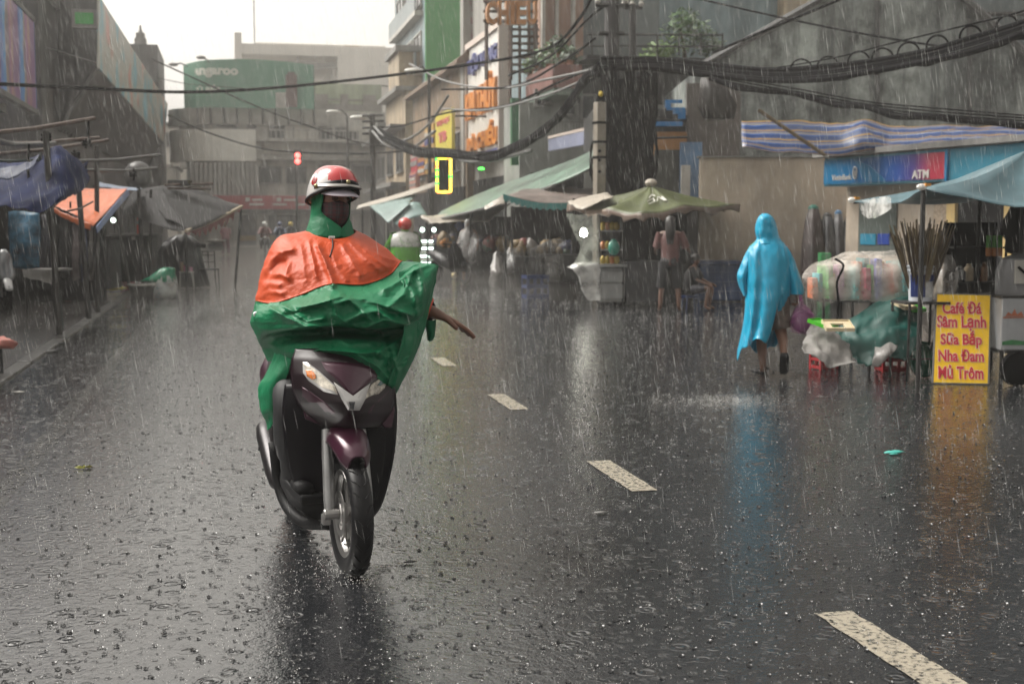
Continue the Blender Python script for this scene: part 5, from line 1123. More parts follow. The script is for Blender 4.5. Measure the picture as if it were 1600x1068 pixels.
# people at the cart
t = thing('person', 'long-haired person in a dull pink shirt and black shorts at the food cart', 'person', PZ(1046, 487))
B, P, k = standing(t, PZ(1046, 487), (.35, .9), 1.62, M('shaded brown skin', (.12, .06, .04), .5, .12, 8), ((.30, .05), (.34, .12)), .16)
mb = shirt(t, P, k, None, z0=.84); sleeves(mb, B); mb.build('shirt', M('shaded dull pink cotton', (.10, .042, .039), .6, .2, 6), t, smooth='all')  # shirt, like the skin, coloured darker for the shade under the parasol
shorts(t, B, P, k, M('black cotton', (.012, .012, .014), .6, .3, 6), r=.11, long_=.12)
mb = MB(); mb.loft([(P(0, -.02, 1.72), (P(.03, 0, 0)-P(0, 0, 0)), (P(0, .03, 0)-P(0, 0, 0))), (P(0, -.01, 1.68), (P(.085, 0, 0)-P(0, 0, 0)), (P(0, .10, 0)-P(0, 0, 0))), (P(0, -.03, 1.58), (P(.092, 0, 0)-P(0, 0, 0)), (P(0, .085, 0)-P(0, 0, 0))), (P(0, -.08, 1.45), (P(.09, 0, 0)-P(0, 0, 0)), (P(0, .06, 0)-P(0, 0, 0))), (P(0, -.13, 1.22), (P(.06, 0, 0)-P(0, 0, 0)), (P(0, .03, 0)-P(0, 0, 0)))], 16, .006); mb.build('hair', HAIR, t, smooth='all')
t = thing('person', 'child in a black shirt crouching on a stool right of the woman in pink', 'person', PZ(1086, 486))
B = Body(); b0 = PZ(1084, 484); s = RT; f = (RT * .9 - FWH * .4).normalized()
Q = lambda x, y, z: b0 + V(-f.y, f.x, 0) * x + f * y + V(0, 0, z)
B.joint('pelvis', Q(0, -.05, .36), .12); B.chain('pelvis', ('waist', Q(0, -.06, .5), .10), ('chest', Q(0, -.02, .65), .11), ('collar', Q(0, 0, .74), .06), ('neck', Q(0, .02, .79), .035), ('jaw', Q(0, .05, .84), .055), ('skull', Q(0, .03, .90), .072), ('top', Q(0, .02, .95), .04))
for sg, n in ((1, 'L'), (-1, 'R')):
 B.chain('pelvis', ('hip'+n, Q(sg*.08, .0, .36), .07), ('kn'+n, Q(sg*.12, .30, .40), .045), ('an'+n, Q(sg*.12, .24, .07), .028), ('to'+n, Q(sg*.13, .34, .025), .025))
 B.chain('collar', ('sh'+n, Q(sg*.14, .0, .72), .042), ('el'+n, Q(sg*.17, .10, .53), .03), ('wr'+n, Q(sg*.12, .27, .46), .022)); B.hand('wr'+n, f - V(0, 0, .3), V(0, 0, -1), V(-f.y, f.x, 0) * -sg, .75, .3, detail=False)
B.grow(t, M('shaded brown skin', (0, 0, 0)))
mb = MB(); mb.loft([(Q(0, -.06, .32), s*.15, FWH*.13), (Q(0, -.06, .48), s*.14, FWH*.12), (Q(0, -.02, .64), s*.15, FWH*.12), (Q(0, 0, .76), s*.08, FWH*.07)], 16, .01); sleeves(mb, B, r0=.055, r1=.05); mb.build('shirt', M('black cotton', (0, 0, 0)), t, smooth='all')
mb = MB(); mb.ball(Q(0, .02, .915), (.082, .085, .075), 12, 8); mb.build('hair', HAIR, t, smooth='all')
mb = MB(); mb.loft([(Q(0, .0, .33), s*.14, FWH*.13), (Q(0, .02, .42), s*.14, FWH*.13)], 14, .01); [limb(mb, [B.pos('hip'+n), B.pos('hip'+n).lerp(B.pos('kn'+n), .8)], [.085, .07]) for n in 'LR']; mb.build('shorts', M('dark cotton', (.02, .02, .03), .6, .3, 6), t, smooth='all')
p = b0 - f * .06; t = thing('stool', 'low dark plastic stool under the crouching child', 'stool', p)
MB().box((p.x, p.y, .235), (.26, .26, .03)).build('seat', BP, t)
for sx in (-1, 1):
 for sy in (-1, 1): MB().tube([(p.x + sx*.10, p.y + sy*.10, .22), (p.x + sx*.12, p.y + sy*.12, 0)], .014, 6).build('leg', BP, t)
t = thing('storage_bin', 'long deep-blue storage bin against the beige wall behind the crouching child', 'bin', PZ(1128, 470))
NB = M('deep blue paint', (.012, .045, .14), .4, .35, 2, streak=.35)
cb(t, 'body', NB, 1092, 1160, 413, 472, 24.8, .7, bev=.02); cb(t, 'lid', NB, 1090, 1162, 408, 413, 24.7, .85, bev=.01)
for py in (425, 440, 455): cb(t, 'rib', NB, 1093, 1159, py, py + 3, 24.76, .05)
# covered stand and crates left of the cart
CD2 = 26.0
t = thing('covered_stand', 'low stand covered in grey plastic, left of the food cart', 'stand', PZ(862, 466))
cb(t, 'frame', DARK, 838, 902, 398, 470, CD2 + .3, .9)
MB().cloth([rowpx([(838, 398, .6), (862, 378, .6), (900, 380, .6)], CD2), rowpx([(828, 390, 0), (852, 380, .1), (880, 384, .2)], CD2), rowpx([(826, 412, -.1), (850, 410, -.05), (874, 412, .1)], CD2), rowpx([(824, 424, -.1), (852, 440, -.1), (872, 448, 0)], CD2)], 16, 16, .06, 3, 41).build('plastic_cover', clear_plastic('grey milky plastic', (.085, .083, .08), .55, .4), t, smooth='all')
crate('open blue plastic basket on the road left of the covered stand', 836, 467, None, .44, .48, BP, None, .1)
t = thing('plastic_stool', 'black plastic tub between the covered stand and the food cart', 'tub', PZ(878, 472)); p = PZ(880, 470)
MB().lathe([(.26, 0), (.30, .36), (.27, .36), (.24, .04)], p, 18).build('tub', RUBBER, t, smooth=True); MB().lathe([(.31, .34), (.32, .37), (.30, .38)], p, 18, cap=False).build('rim', RUBBER, t)
mb = MB().cloth([rowpx([(850, 402, 0), (866, 398, 0), (880, 402, 0)], CD2 - .35), rowpx([(851, 430, 0), (866, 432, -.1), (879, 428, 0)], CD2 - .35), rowpx([(852, 462, 0), (864, 466, 0), (876, 462, 0)], CD2 - .35)], 12, 14, .05, 3, 44)
solo('plastic_sheet', mb, clear_plastic('grey milky plastic', (0, 0, 0)), 'grey milky plastic sheet hanging in front of the covered stand', 'plastic sheet', smooth='all')
# dark stalls in the row behind: frames, shelves, hanging plastic
def dark_stall(label, px0, px1, py0, d, seed, goods=12):
 a = D(px0, py0, d); b = D(px1, py0, d); w = (px1 - px0) / FPX * d; t = thing('market_stall', label, 'stall', (a.x + w/2, a.y, 0), 0, 'dark market stalls along the right row')
 o_ = V(a.x, a.y, 0)
 for k in (0, 1):
  for j in (0, 1.4): q = o_ + RT * w * k + FWH * j; MB().tube([q, q + V(0, 0, a.z)], .03, 6).build('post', STEEL, t)
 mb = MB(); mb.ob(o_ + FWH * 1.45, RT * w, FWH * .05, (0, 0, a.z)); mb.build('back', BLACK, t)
 mb = MB(); mb.ob(o_ + V(0, 0, .72), RT * w, FWH * 1.3, (0, 0, .05)); mb.build('counter', DARK, t); mb = MB(); mb.ob(o_ + FWH * .05, RT * w, FWH * .04, (0, 0, .72)); mb.build('front_panel', DARK, t)
 rr = random.Random(seed); cs = ((.13, .12, .11), (.03, .03, .035), (.11, .03, .025), (.14, .09, .03), (.035, .06, .04), (.04, .045, .09))
 for i in range(goods):
  q = o_ + RT * w * rr.uniform(.05, .95) + FWH * rr.uniform(.15, 1.0) + V(0, 0, .772); s_ = rr.uniform(.10, .20); c_ = rr.randrange(6)
  solo('goods_bundle', MB().ball(q + V(0, 0, s_ * 1.1), (s_, s_, s_ * 1.2), 9, 7, .5, i + seed), M(f'goods {c_}', cs[c_], .5, .5, 9), f'lumpy wrapped bundle of goods on the counter of a dark stall', 'bundle', 'bundles on the dark stall counters', smooth='all')
 return t
dark_stall('dark market stall behind the covered stand, nearest of the row', 800, 900, 322, 28.5, 1)
dark_stall('dark market stall under the long cream canopy edge, with grey plastic in front', 735, 812, 338, 32.0, 2)
dark_stall('dark market stall far down the row behind the hanging fruit', 672, 742, 340, 38.0, 3)
for i, (px, py0, py1, w, d) in enumerate(((800, 392, 452, 34, 28.2), (775, 400, 450, 22, 30.5), (742, 372, 432, 26, 31.5))):
 mb = MB().cloth([rowpx([(px - w*.3, py0, .2), (px, py0 - 6, .1), (px + w*.4, py0 + 2, .2)], d), rowpx([(px - w*.5, (py0+py1)/2, -.1), (px, (py0+py1)/2, -.25), (px + w*.5, (py0+py1)/2 + 3, -.1)], d), rowpx([(px - w*.5, py1, 0), (px, py1 + 3, -.1), (px + w*.45, py1, 0)], d)], 14, 14, .10, 2.5, 50 + i)
 solo('plastic_sheet', mb, clear_plastic('grey milky plastic', (0, 0, 0)) if i != 1 else GP, ['grey plastic sheet over the front of the nearest dark stall', 'dull grey tarpaulin bundle between two dark stalls', 'pale plastic sheet hanging on the stall beside the hanging fruit'][i], 'plastic sheet', smooth='all')
# canopies of the row
TFR = M('teal fringe cloth', (.02, .15, .14), .5, .3, 5); GRN = M('green awning sheet', (.13, .27, .20), .4, .3, 1.2, streak=.35); BRN = M('grey-brown canopy', (.15, .12, .105), .5, .35, 2, streak=.25)
t = thing('stall_canopy', 'grey-brown stall canopy with a scalloped teal fringe beside the olive parasol', 'canopy', D(850, 470, 27))
MB().cloth([rowpx([(812, 298, 1.8), (870, 293, 1.8), (934, 296, 1.8)], 27), rowpx([(800, 304, .6), (862, 304, .6), (930, 304, .6)], 27), rowpx([(786, 304, 0), (838, 317, 0), (902, 318, 0)], 26.6)], 20, 10, .03, 2, 61).build('cloth', BRN, t, smooth='all', solid=.01)
e = crline([D(786, 303, 26.55), D(838, 316, 26.55), D(902, 317, 26.55)], 60); mb = MB()
mb.grid([[p + V(0, -.01 * q, -(.10 + .05 * abs(math.sin(i * .62))) * q) for i, p in enumerate(e)] for q in (0, .5, 1)]); mb.build('fringe', TFR, t, solid=.01)
for px in (790, 896): a = D(px, 310, 26.7); MB().tube([a, V(a.x, a.y, 0)], .025, 6).build('pole', STEEL, t)
mb = MB().cloth([rowpx([(757, 322, 0), (772, 314, 0), (786, 306, 0)], 27), rowpx([(758, 328, -.1), (772, 322, -.1), (788, 318, -.1)], 27)], 8, 4, .03, 3, 3); solo('cloth_scrap', mb, CREAMC, 'torn cream cloth end tied beside the teal fringe', 'cloth', solid=.01)
t = thing('long_awning', 'long streaked green sheet awning sloping down towards the road from the blue-grey band', 'awning', D(820, 470, 30))
MB().cloth([rowpx([(936, 231, 0), (880, 256, 2.5), (820, 276, 6), (756, 300, 9.5), (690, 330, 13)], 29.5), rowpx([(932, 246, -.6), (872, 274, .5), (812, 296, 3.2), (746, 318, 6.2), (680, 340, 9)], 29.0), rowpx([(926, 262, -1.4), (862, 290, -.6), (800, 312, 1.4), (735, 330, 3.6), (664, 346, 6)], 28.6)], 34, 10, .03, 1.2, 70).build('sheet', M('streaked green awning', (.10, .17, .125), .42, .55, 1.1, streak=.3), t, smooth='all', solid=.02)
MB().tube([D(926, 263, 28.1), D(862, 291, 27.9), D(800, 313, 29.9), D(735, 331, 32.1), D(664, 347, 34.5)], .03, 6).build('edge_pipe', ZINC, t)
for px, py, d in ((860, 292, 28), (735, 332, 32.2)): a = D(px, py, d); MB().tube([a, V(a.x, a.y, 0)], .03, 6).build('pole', STEEL, t)
t = thing('stall_canopy', 'drooping cream cloth canopy over the lit fruit stall', 'canopy', D(715, 440, 35))
MB().cloth([rowpx([(690, 336, 2), (740, 330, 1.5), (800, 318, .6)], 34), rowpx([(670, 340, .5), (725, 336, .3), (788, 326, 0)], 34), rowpx([(657, 338, 0), (690, 346, -.3), (768, 342, -.6)], 33.5), rowpx([(668, 352, 0), (682, 348, -.3), (766, 346, -.6)], 33.3)], 20, 12, .05, 1.8, 73).build('cloth', CREAMC, t, smooth='all', solid=.012)
for px, py, d in ((668, 345, 33.6), (766, 344, 32.8)): a = D(px, py, d); MB().tube([a, V(a.x, a.y, 0)], .025, 6).build('pole', STEEL, t)
TL = M('pale teal sheet', (.16, .24, .225), .45, .25, 1.5, streak=.25)
t = thing('stall_canopy', 'pair of pale teal sheet roofs behind the red-helmeted rider', 'canopy', D(620, 420, 44))
MB().cloth([rowpx([(572, 322, 3), (610, 312, 3), (650, 305, 3)], 44), rowpx([(585, 328, 1), (612, 322, 1), (640, 316, 1)], 43), rowpx([(606, 350, 0), (612, 344, 0), (640, 318, 0)], 42)], 10, 8, .03, 1.5, 80).build('sheet', TL, t, smooth='all', solid=.015)
MB().cloth([rowpx([(612, 346, 0), (640, 318, 0), (656, 318, 0)], 42.2), rowpx([(620, 352, -.4), (648, 340, -.4), (668, 338, -.4)], 42.2)], 8, 6, .03, 1.5, 82).build('sheet', M('grey-teal sheet', (.15, .23, .22), .45, .25, 1.5, streak=.25), t, smooth='all', solid=.015)
for px, py in ((606, 350), (666, 340)): a = D(px, py, 41.9); MB().tube([a, V(a.x, a.y, 0)], .03, 6).build('pole', STEEL, t)
t = thing('long_awning', 'thin pale awning edge rising towards the glowing frame sign', 'awning', D(620, 330, 48))
MB().cloth([rowpx([(560, 322, 2), (620, 304, 2), (682, 284, 2)], 47), rowpx([(556, 328, 0), (615, 312, 0), (682, 292, 0)], 46)], 12, 4, .03, 1.2, 84).build('sheet', CREAMC, t, smooth='all', solid=.03)
for px, py in ((566, 326), (676, 293)): a = D(px, py, 46.2); MB().tube([a, V(a.x, a.y, 0)], .03, 6).build('pole', STEEL, t)
# signs of the row
def blade(name, label, px0, px1, py0, py1, x, mat, slope=True):
 """a board in the plane of the street fronts, hung at X = x"""
 a, b = PX(px1, py1, x), PX(px1, py0, x); far = PX(px0, (py0 + py1)/2, x); t = thing(name, label, 'sign', (x, (a.y + far.y)/2, a.z)); MB().bb(x, x + .12, a.y, far.y, a.z, b.z).build('panel', mat, t); return t, a.y, far.y, a.z, b.z
t, ya, yf, z0, z1 = blade('shop_sign', 'yellow vertical shop sign with faint red letters above the glowing frame', 680, 706, 168, 246, 7.9, M('yellow sign sheet', (.55, .46, .07), .4, .1, 1, streak=.1))
FR = M('faded red letters', (.48, .12, .12), .4, .15, 4)
yl = yf - ya
def sg2(txt, s0, s1, q0, q1, mat, b=.04): letters(txt, (7.9, yf - yl*s0, z0 + (z1-z0)*q0), (0, -1, 0), (0, 0, 1), yl*(s1-s0), (z1-z0)*(q1-q0), bold=b, ext=.03).build('lettering', mat, t)
sg2('THỢ BẠC', .1, .9, .72, .86, FR); sg2('TB', .22, .72, .38, .60, FR, .06); sg2('VÀNG', .12, .5, .16, .21, FR); MB().bb(7.87, 7.9, ya + .1, yf - .1, z0 + .05, z0 + .22).build('lower_band', NAVY, t)
mb = MB(); mb.bb(7.95, 9.3, ya + .3, ya + .36, z1 - .3, z1 - .24); mb.build('bracket', STEEL, t)
# glowing frame
LY = M('lit yellow strip', (1, .78, .06), .4, 0, emit=1.5); LGN = M('lit green strip', (.05, 1, .05), .4, 0, emit=2.2); LR = M('lit orange strip', (1, .22, .05), .4, 0, emit=2)
d_ = 42.0; a, b = D(683, 300, d_), D(704, 247, d_); t = thing('glowing_sign', 'dark vertical sign edged with a glowing yellow and green light strip', 'light sign', (a + b)/2 - V(0, 0, (b.z - a.z)/2))
cb(t, 'panel', BLACK, 684, 703, 249, 298, d_ + .02, .12)
cs = [D(683, 300, d_), D(704, 300, d_), D(704, 247, d_), D(683, 247, d_)]; segs = []
for i in range(4):
 p0, p1 = cs[i], cs[(i+1) % 4]; m_ = 10 if i in (1, 3) else 4
 for k in range(m_): segs.append((p0.lerp(p1, k/m_), p0.lerp(p1, (k+1)/m_), i, k))
for kind, mt in (('y', LY), ('g', LGN), ('r', LR)):
 mb = MB()
 for p0, p1, i, k in segs:
  z = 'g' if (i, k) in ((1, 4), (3, 3), (3, 5), (3, 7), (3, 0)) else 'r' if (i, k) in ((0, 3), (0, 0), (3, 2), (2, 0)) else 'y'
  if z == kind and z == 'y': mb.tube([p0, p1], .042, 6)
  elif z == kind: MB().tube([p0, p1], .042, 6).build('light_strip', mt, t)
 if kind == 'y': mb.build('light_strip', mt, t)
mb = MB(); mb.tube([(cs[2] + cs[3])/2, (cs[2] + cs[3])/2 + V(1.4, .6, .25)], .03, 5); mb.build('bracket', STEEL, t)
for i, (px0, px1, py0, py1, x, c_, lab) in enumerate(((664, 678, 192, 268, 8.1, (.45, .27, .07), 'tan shop sign with grey bands left of the yellow sign'), (653, 663, 226, 272, 8.3, (.42, .17, .05), 'orange and grey shop sign in the row of small signs'), (642, 652, 232, 296, 8.5, (.40, .05, .07), 'red, white and navy shop sign, farthest of the row'), (640, 650, 268, 300, 8.2, (.5, .22, .17), 'small salmon shop sign below the red and white one'))):
 t, ya, yf, z0, z1 = blade('shop_sign', lab, px0, px1, py0, py1, x, M(f'sign sheet {i}', c_, .4, .15, 1.5))
 for q, (q0, q1) in enumerate(((.08, .20), (.32, .44), (.60, .72), (.80, .86))): MB().bb(x - .03, x, ya + .04, yf - .04, z0 + (z1-z0)*q0, z0 + (z1-z0)*q1).build('printed_band', (GREYR, OFFW, NAVY, OFFW)[(q + i) % 4], t)
 MB().bb(x + .1, 9.3, ya + .1, ya + .15, z1 - .2, z1 - .15).build('bracket', STEEL, t)
solo('light_dot', MB().ball(D(752, 263.5, 40), (.10, .03, .04), 10, 6), LGN, 'tiny glowing green lamp on the dark shop fascia', 'lamp')
t = thing('cross_light', 'glowing green cross-shaped shop light beyond the teal roofs', 'light sign', D(583, 316, 55))
cb(t, 'light_bar', LGN, 581.5, 584.5, 304, 317, 55, .1); cb(t, 'backing', BLACK, 580.5, 585.5, 303, 318, 55.05, .1)
# lit shelf lamps of the fruit stall
LW = M('white tube light', (.80, 1, .88), .4, 0, emit=1.7)
for i, (px, py, w) in enumerate(((666, 377, 21), (667, 388, 20), (664, 400, 22), (665, 411, 22))):
 p = D(px, py, 36.6); solo('tube_lamp', MB().tube([p - RT * w * .5 / FPX * 36, p + RT * w * .5 / FPX * 36], .034, 8), LW, f'glowing white tube lamp on the fruit stall shelves', 'lamp', 'white tube lamps of the fruit stall')
for i, (px, py) in enumerate(((660, 359), (678, 359))): solo('round_lamp', MB().ball(D(px, py, 36.6), .065, 10, 8), LW, ['round white lamp hanging above the tube lamps, the left one', 'round white lamp hanging above the tube lamps, the right one'][i], 'lamp')
t = thing('lamp_shelf', 'narrow shelf unit carrying the white tube lamps', 'shelf', D(667, 425, 36.8))
for px in (656, 677): a = D(px, 352, 36.75); MB().tube([a, V(a.x, a.y, 0)], .02, 6).build('post', STEEL, t)
for py in (381, 393, 405, 416): cb(t, 'shelf', OFFW, 655, 678, py, py + 1.5, 36.7, .4)
for i, (px, py, c_) in enumerate(((716, 384, (.55, .10, .25)), (712, 392, (.6, .3, .4)), (719, 396, (.5, .08, .22)), (709, 401, (.55, .5, .42)), (715, 404, (.3, .45, .15)), (708, 409, (.5, .12, .3)), (713, 413, (.25, .4, .08)), (711, 421, (.35, .5, .15)), (710, 430, (.4, .3, .1)), (697, 376, (.6, .25, .03)), (703, 382, (.6, .28, .04)), (692, 380, (.55, .2, .03)))):
 solo('fruit_bunch', MB().ball(D(px, py, 35.2), .085, 9, 7, .35, i), M(f'fruit {i}', c_, .35, .35, 10), ('pink and green fruit bunch hanging in a string beside the parked motorbike' if i < 9 else 'orange fruit heap lit by the stall lamps'), 'fruit', 'hanging fruit' if i < 9 else 'orange fruit heap', smooth='all')
solo('umbrella_cloth', MB().cloth([rowpx([(709, 352, 0), (717, 346, 0), (724, 350, 0)], 34.5), rowpx([(714, 362, -.1), (721, 359, -.1), (737, 346, 0)], 34.5)], 8, 5, .04, 3, 3), M('blue cloth', (.02, .06, .28), .4, .2, 4), 'small blue cloth hung above the fruit strings', 'cloth', solid=.01)
# vendor in a white rain cape
t = thing('person', 'vendor in a whitish rain cape standing beside the hanging fruit', 'person', PZ(732, 443))
B, P, k = standing(t, PZ(732, 443), (-.5, -.8), 1.6, SKIN, ((.15, .1), (.1, .1)))
mb = MB(); s, f = P(1, 0, 0) - P(0, 0, 0), P(0, 1, 0) - P(0, 0, 0)
mb.loft([(P(0, 0, z), s*a, f*b, .06) for z, a, b in ((.62, .34, .26), (.85, .31, .24), (1.15, .29, .2), (1.38, .23, .15), (1.47, .11, .1), (1.56, .10, .11), (1.66, .10, .115), (1.72, .06, .07))], 24, .02, 8); mb.build('rain_cape', clear_plastic('whitish rain cape', (.24, .24, .235), .65, .4), t, smooth='all')
shorts(t, B, P, k, M('dark red cotton', (.10, .02, .02), .6, .3, 6))
# - poles and cables
t = thing('utility_pole', 'dark utility pole wrapped in hanging cables between the shop fronts', 'pole', PZ(958, 440))
PD = 27.5
a = D(956, -30, PD); pb = D(958, 440, PD)
MB().tube([V(pb.x, pb.y, 0), a], [.20, .15], 12).build('post', M('black-brown pole', (.022, .020, .02), .5, .4, 4, streak=.4), t)
for py, w in ((8, 26), (52, 20)): MB().tube([D(956 - w, py, PD - .1), D(956 + w, py + 1, PD - .1)], .05, 6).build('cross_arm', STEEL, t)
for px in (934, 978): MB().lathe([(.05, 0), (.07, .05), (.04, .1), (.06, .15), (.03, .2)], D(px, 6, PD - .1), 8).build('insulator', OFFW, t)
rs = random.Random(21)
for i in range(46):
 px0 = rs.uniform(936, 1030); px1 = px0 + rs.uniform(-26, 14); y0 = rs.uniform(100, 135); y1 = rs.uniform(230, 330); d = PD - rs.uniform(.2, .9)
 pts = [D(px0, y0, d), D(px0 + rs.uniform(-12, 12), y0 + (y1-y0)*.35, d - .1), D(px1 + rs.uniform(-10, 10), y0 + (y1-y0)*.7, d - .1), D(px1, y1, d)]
 MB().tube(crline(pts, 10), rs.uniform(.02, .06), 5).build('hanging_cable', RUBBER, t)
for i, (x0, x1, y0, y1) in enumerate(((944, 1000, 130, 305), (985, 1022, 118, 250), (955, 990, 180, 310), (1000, 1020, 230, 300))):
 mb = MB(); c0 = D((x0+x1)/2, y1, PD - .3); w = (x1-x0)/2/FPX*PD; h = (y1-y0)/FPX*PD
 mb.loft([(c0 + V(0, 0, h*q), RT*w*k, FWH*.28*k, .15) for q, k in ((0, .5), (.15, .9), (.5, 1), (.8, .9), (1, .4))], 16, .08, 5, i); mb.build('cable_mass', RUBBER, t, smooth='all')
mb = MB(); mb.ball(D(939, 147, PD - .8), (.05, .05, .06), 8, 6); mb.build('warning_cap', M('yellow cap', (.55, .40, .03), .4, .1, 3), t)
t = thing('concrete_post', 'pale square concrete post with round holes in front of the cable mass', 'post', PZ(936, 470))
PCN = M('pale post concrete', (.20, .175, .14), .6, .25, 4)
a = D(937, 160, 26.4); mb = MB(); mb.box((a.x, a.y, a.z/2), (.20, .20, a.z), .2); mb.build('post', PCN, t, bev=.015)
for py in (250, 268, 236): p = D(937, py, 26.25); MB().lathe([(.035, -.02), (.035, .0)], p, 10, axis='Y').build('bolt_hole', BLACK, t)
for py in (192, 222, 246): p = D(937, py, 26.4); mb = MB(); mb.box(p, (.225, .225, .05), .2); mb.build('strap', RUBBER, t)
t = thing('thin_post', 'thin dark post with white insulators rising behind the utility pole', 'post', PZ(988, 430))
b_ = D(988, 430, 31); MB().tube([V(b_.x, b_.y, 0), D(988, 8, 31)], .09, 8).build('post', STEEL, t)
mb = MB(); mb.tube([D(974, 12, 31), D(1003, 12, 31)], .05, 6); mb.build('cross_arm', STEEL, t)
for px in (975, 988, 1002): MB().lathe([(.05, 0), (.08, .08), (.04, .12), (.07, .2), (.03, .3)], D(px, 11, 31), 8).build('insulator', OFFW, t)
def cable(label, pts, r, mat=RUBBER, n=6, name='cable', group='cables strung over the street', lumps=0.0):
 P = crline([D(*p) for p in pts], 8 * (len(pts) - 1)); rr = r
 if lumps: rr = [r * (1 + lumps * noise.noise(p * 2.3)) for p in P]
 return solo(name, MB().tube(P, rr, n), mat, label, 'cable', group, smooth='all')
cable('thick black cable sagging across the street below the green billboard', [(-30, 130, 22), (140, 138, 25), (290, 144, 28), (420, 138, 30), (560, 124, 32), (720, 103, 33), (850, 78, 31), (905, 30, 29), (935, -30, 27.5)], .035)
cable('thin dark cable falling from the fascia towards the traffic light', [(236, 92, 60), (320, 130, 60), (400, 166, 60), (480, 196, 60), (560, 222, 60), (640, 232, 60)], .035)
cable('thin dark cable drooping in front of the pale panel band', [(262, 180, 62), (320, 205, 62), (400, 230, 62), (470, 238, 62), (560, 240, 62), (640, 236, 62)], .04)
cable('thin wire high over the end of the fascia', [(246, 122, 70), (300, 132, 70), (380, 138, 70)], .02)
cable('thin pale wire on the dark concrete block', [(64, 72, 38.5), (150, 98, 38.4)], .02, ZINC)
cable('very thick black cable bundle falling left from the utility pole', [(935, 116, 27), (912, 128, 27.5), (885, 168, 28.5), (850, 205, 30), (810, 228, 32), (768, 246, 34), (700, 240, 38), (640, 236, 44), (590, 212, 52)], .10, lumps=.5, n=10)
for i, pts in enumerate(([(930, 108, 27), (850, 125, 30), (780, 138, 34), (700, 128, 38), (640, 100, 42)], [(940, 100, 27), (870, 130, 30), (790, 165, 34), (700, 176, 38), (630, 196, 46), (590, 200, 52)], [(930, 60, 27), (880, 95, 29), (800, 135, 33), (690, 140, 38)], [(925, 120, 27), (850, 150, 30), (760, 172, 34), (690, 170, 38)], [(1000, -20, 27), (930, 20, 28), (860, 88, 31), (795, 118, 34)])):
 cable('pale grey wire looping left from the utility pole over the shop signs', pts, .028, ZINC if i in (0, 3) else RUBBER)
for i, pts in enumerate(([(585, 198, 52), (600, 212, 50), (630, 220, 48), (668, 196, 45), (700, 150, 42)], [(582, 205, 52), (605, 228, 50), (640, 232, 48), (680, 205, 44)], [(700, 243, 38), (730, 252, 36), (770, 250, 34), (830, 235, 31)])):
 cable('pale drooping cable between the street lamp pole and the shop signs', pts, .05, ZINC)
cable('great black cable bundle hung along the stained gable to the upper right', [(935, 102, 27), (1025, 104, 26.5), (1100, 112, 25.5), (1200, 122, 24), (1290, 118, 22.5), (1370, 106, 21), (1450, 92, 19.5), (1520, 74, 18), (1600, 48, 16.5), (1680, 16, 15), (1800, -45, 13), (1960, -150, 11)], .095, n=12, lumps=.5)
rs = random.Random(31)
for i in range(16):
 pts = [(x, y + rs.uniform(-7, 8), d + rs.uniform(-.3, .3)) for x, y, d in ((935, 108, 27), (912, 126, 27.5), (885, 166, 28.5), (850, 203, 30), (810, 228, 32), (768, 244, 34), (700, 238, 38), (640, 232, 44), (590, 205, 52))]; cable('loose strand of the black bundle falling left from the utility pole', pts, rs.uniform(.02, .045))
for i in range(26):
 o = rs.uniform(-9, 12); cable('loose strand alongside the great black cable bundle', [(938, 98 + o, 26.8), (1025, 97 + o*.8 + (i % 3), 26.3), (1100, 106 + o, 25.3), (1200, 116 + o, 23.8), (1290, 112 + o*1.2, 22.3), (1370, 101 + o, 20.8), (1450, 86 + o, 19.3), (1520, 68 + o*1.3, 17.8), (1600, 42 + o, 16.3), (1680, 10 + o, 14.8), (1800, -50 + o, 12.8), (1960, -155 + o, 10.8)], .034 * rs.uniform(.5, 1.2), ZINC if i in (1, 2) else RUBBER)
cable('slim dark messenger wire above the great cable bundle', [(1135, 118, 25), (1290, 93, 22.3), (1400, 66, 20.5), (1500, 42, 18.2), (1610, 14, 16), (1800, -60, 12.5), (1960, -160, 10.8)], .012)
rs = random.Random(4)
for i, (px, py, d) in enumerate(((1252, 110, 23.2), (1294, 106, 22.4), (1342, 98, 21.6), (1379, 93, 20.9), (1420, 84, 20.1), (1465, 73, 19.1), (1517, 58, 18.0), (1574, 42, 16.9))):
 c_ = D(px, py, d); r_ = 17 / FPX * d; pts = [c_ + RT * r_ * math.cos(a) * 1.0 + V(0, 0, r_ * math.sin(a)) for a in [R(-8) + R(196) * k / 14 for k in range(15)]]
 solo('cable_hoop', MB().tube(pts, .016, 6), RUBBER, 'dark half-round cable hoop standing on the great black cable bundle', 'hoop', 'hoops along the great cable bundle', smooth='all')
cable('lower black cable sagging over the striped tarpaulin', [(1110, 122, 25), (1160, 138, 24.5), (1240, 146, 24), (1300, 162, 23.4), (1350, 166, 22.8), (1400, 181, 22.2), (1450, 182, 21.6), (1530, 190, 21), (1590, 196, 20.4), (1720, 214, 19), (1900, 205, 17)], .06, lumps=.4)
for i in range(3): cable('thin wire running with the lower black cable', [(1120, 118 + i*3, 25), (1240, 138 + i*5, 24), (1350, 158 + i*4, 22.8), (1450, 168 + i*5, 21.6), (1620, 182 + i*4, 20)], .014)
cable('thin black wire crossing high over the stained gable', [(1040, -14, 28), (1150, 12, 27), (1280, 40, 25), (1400, 62, 23), (1480, 74, 22)], .02)
cable('thin black wire rising to the upper right over the blue roof', [(1115, 82, 27), (1200, 46, 26), (1310, 0, 25), (1340, -20, 24.6)], .03)
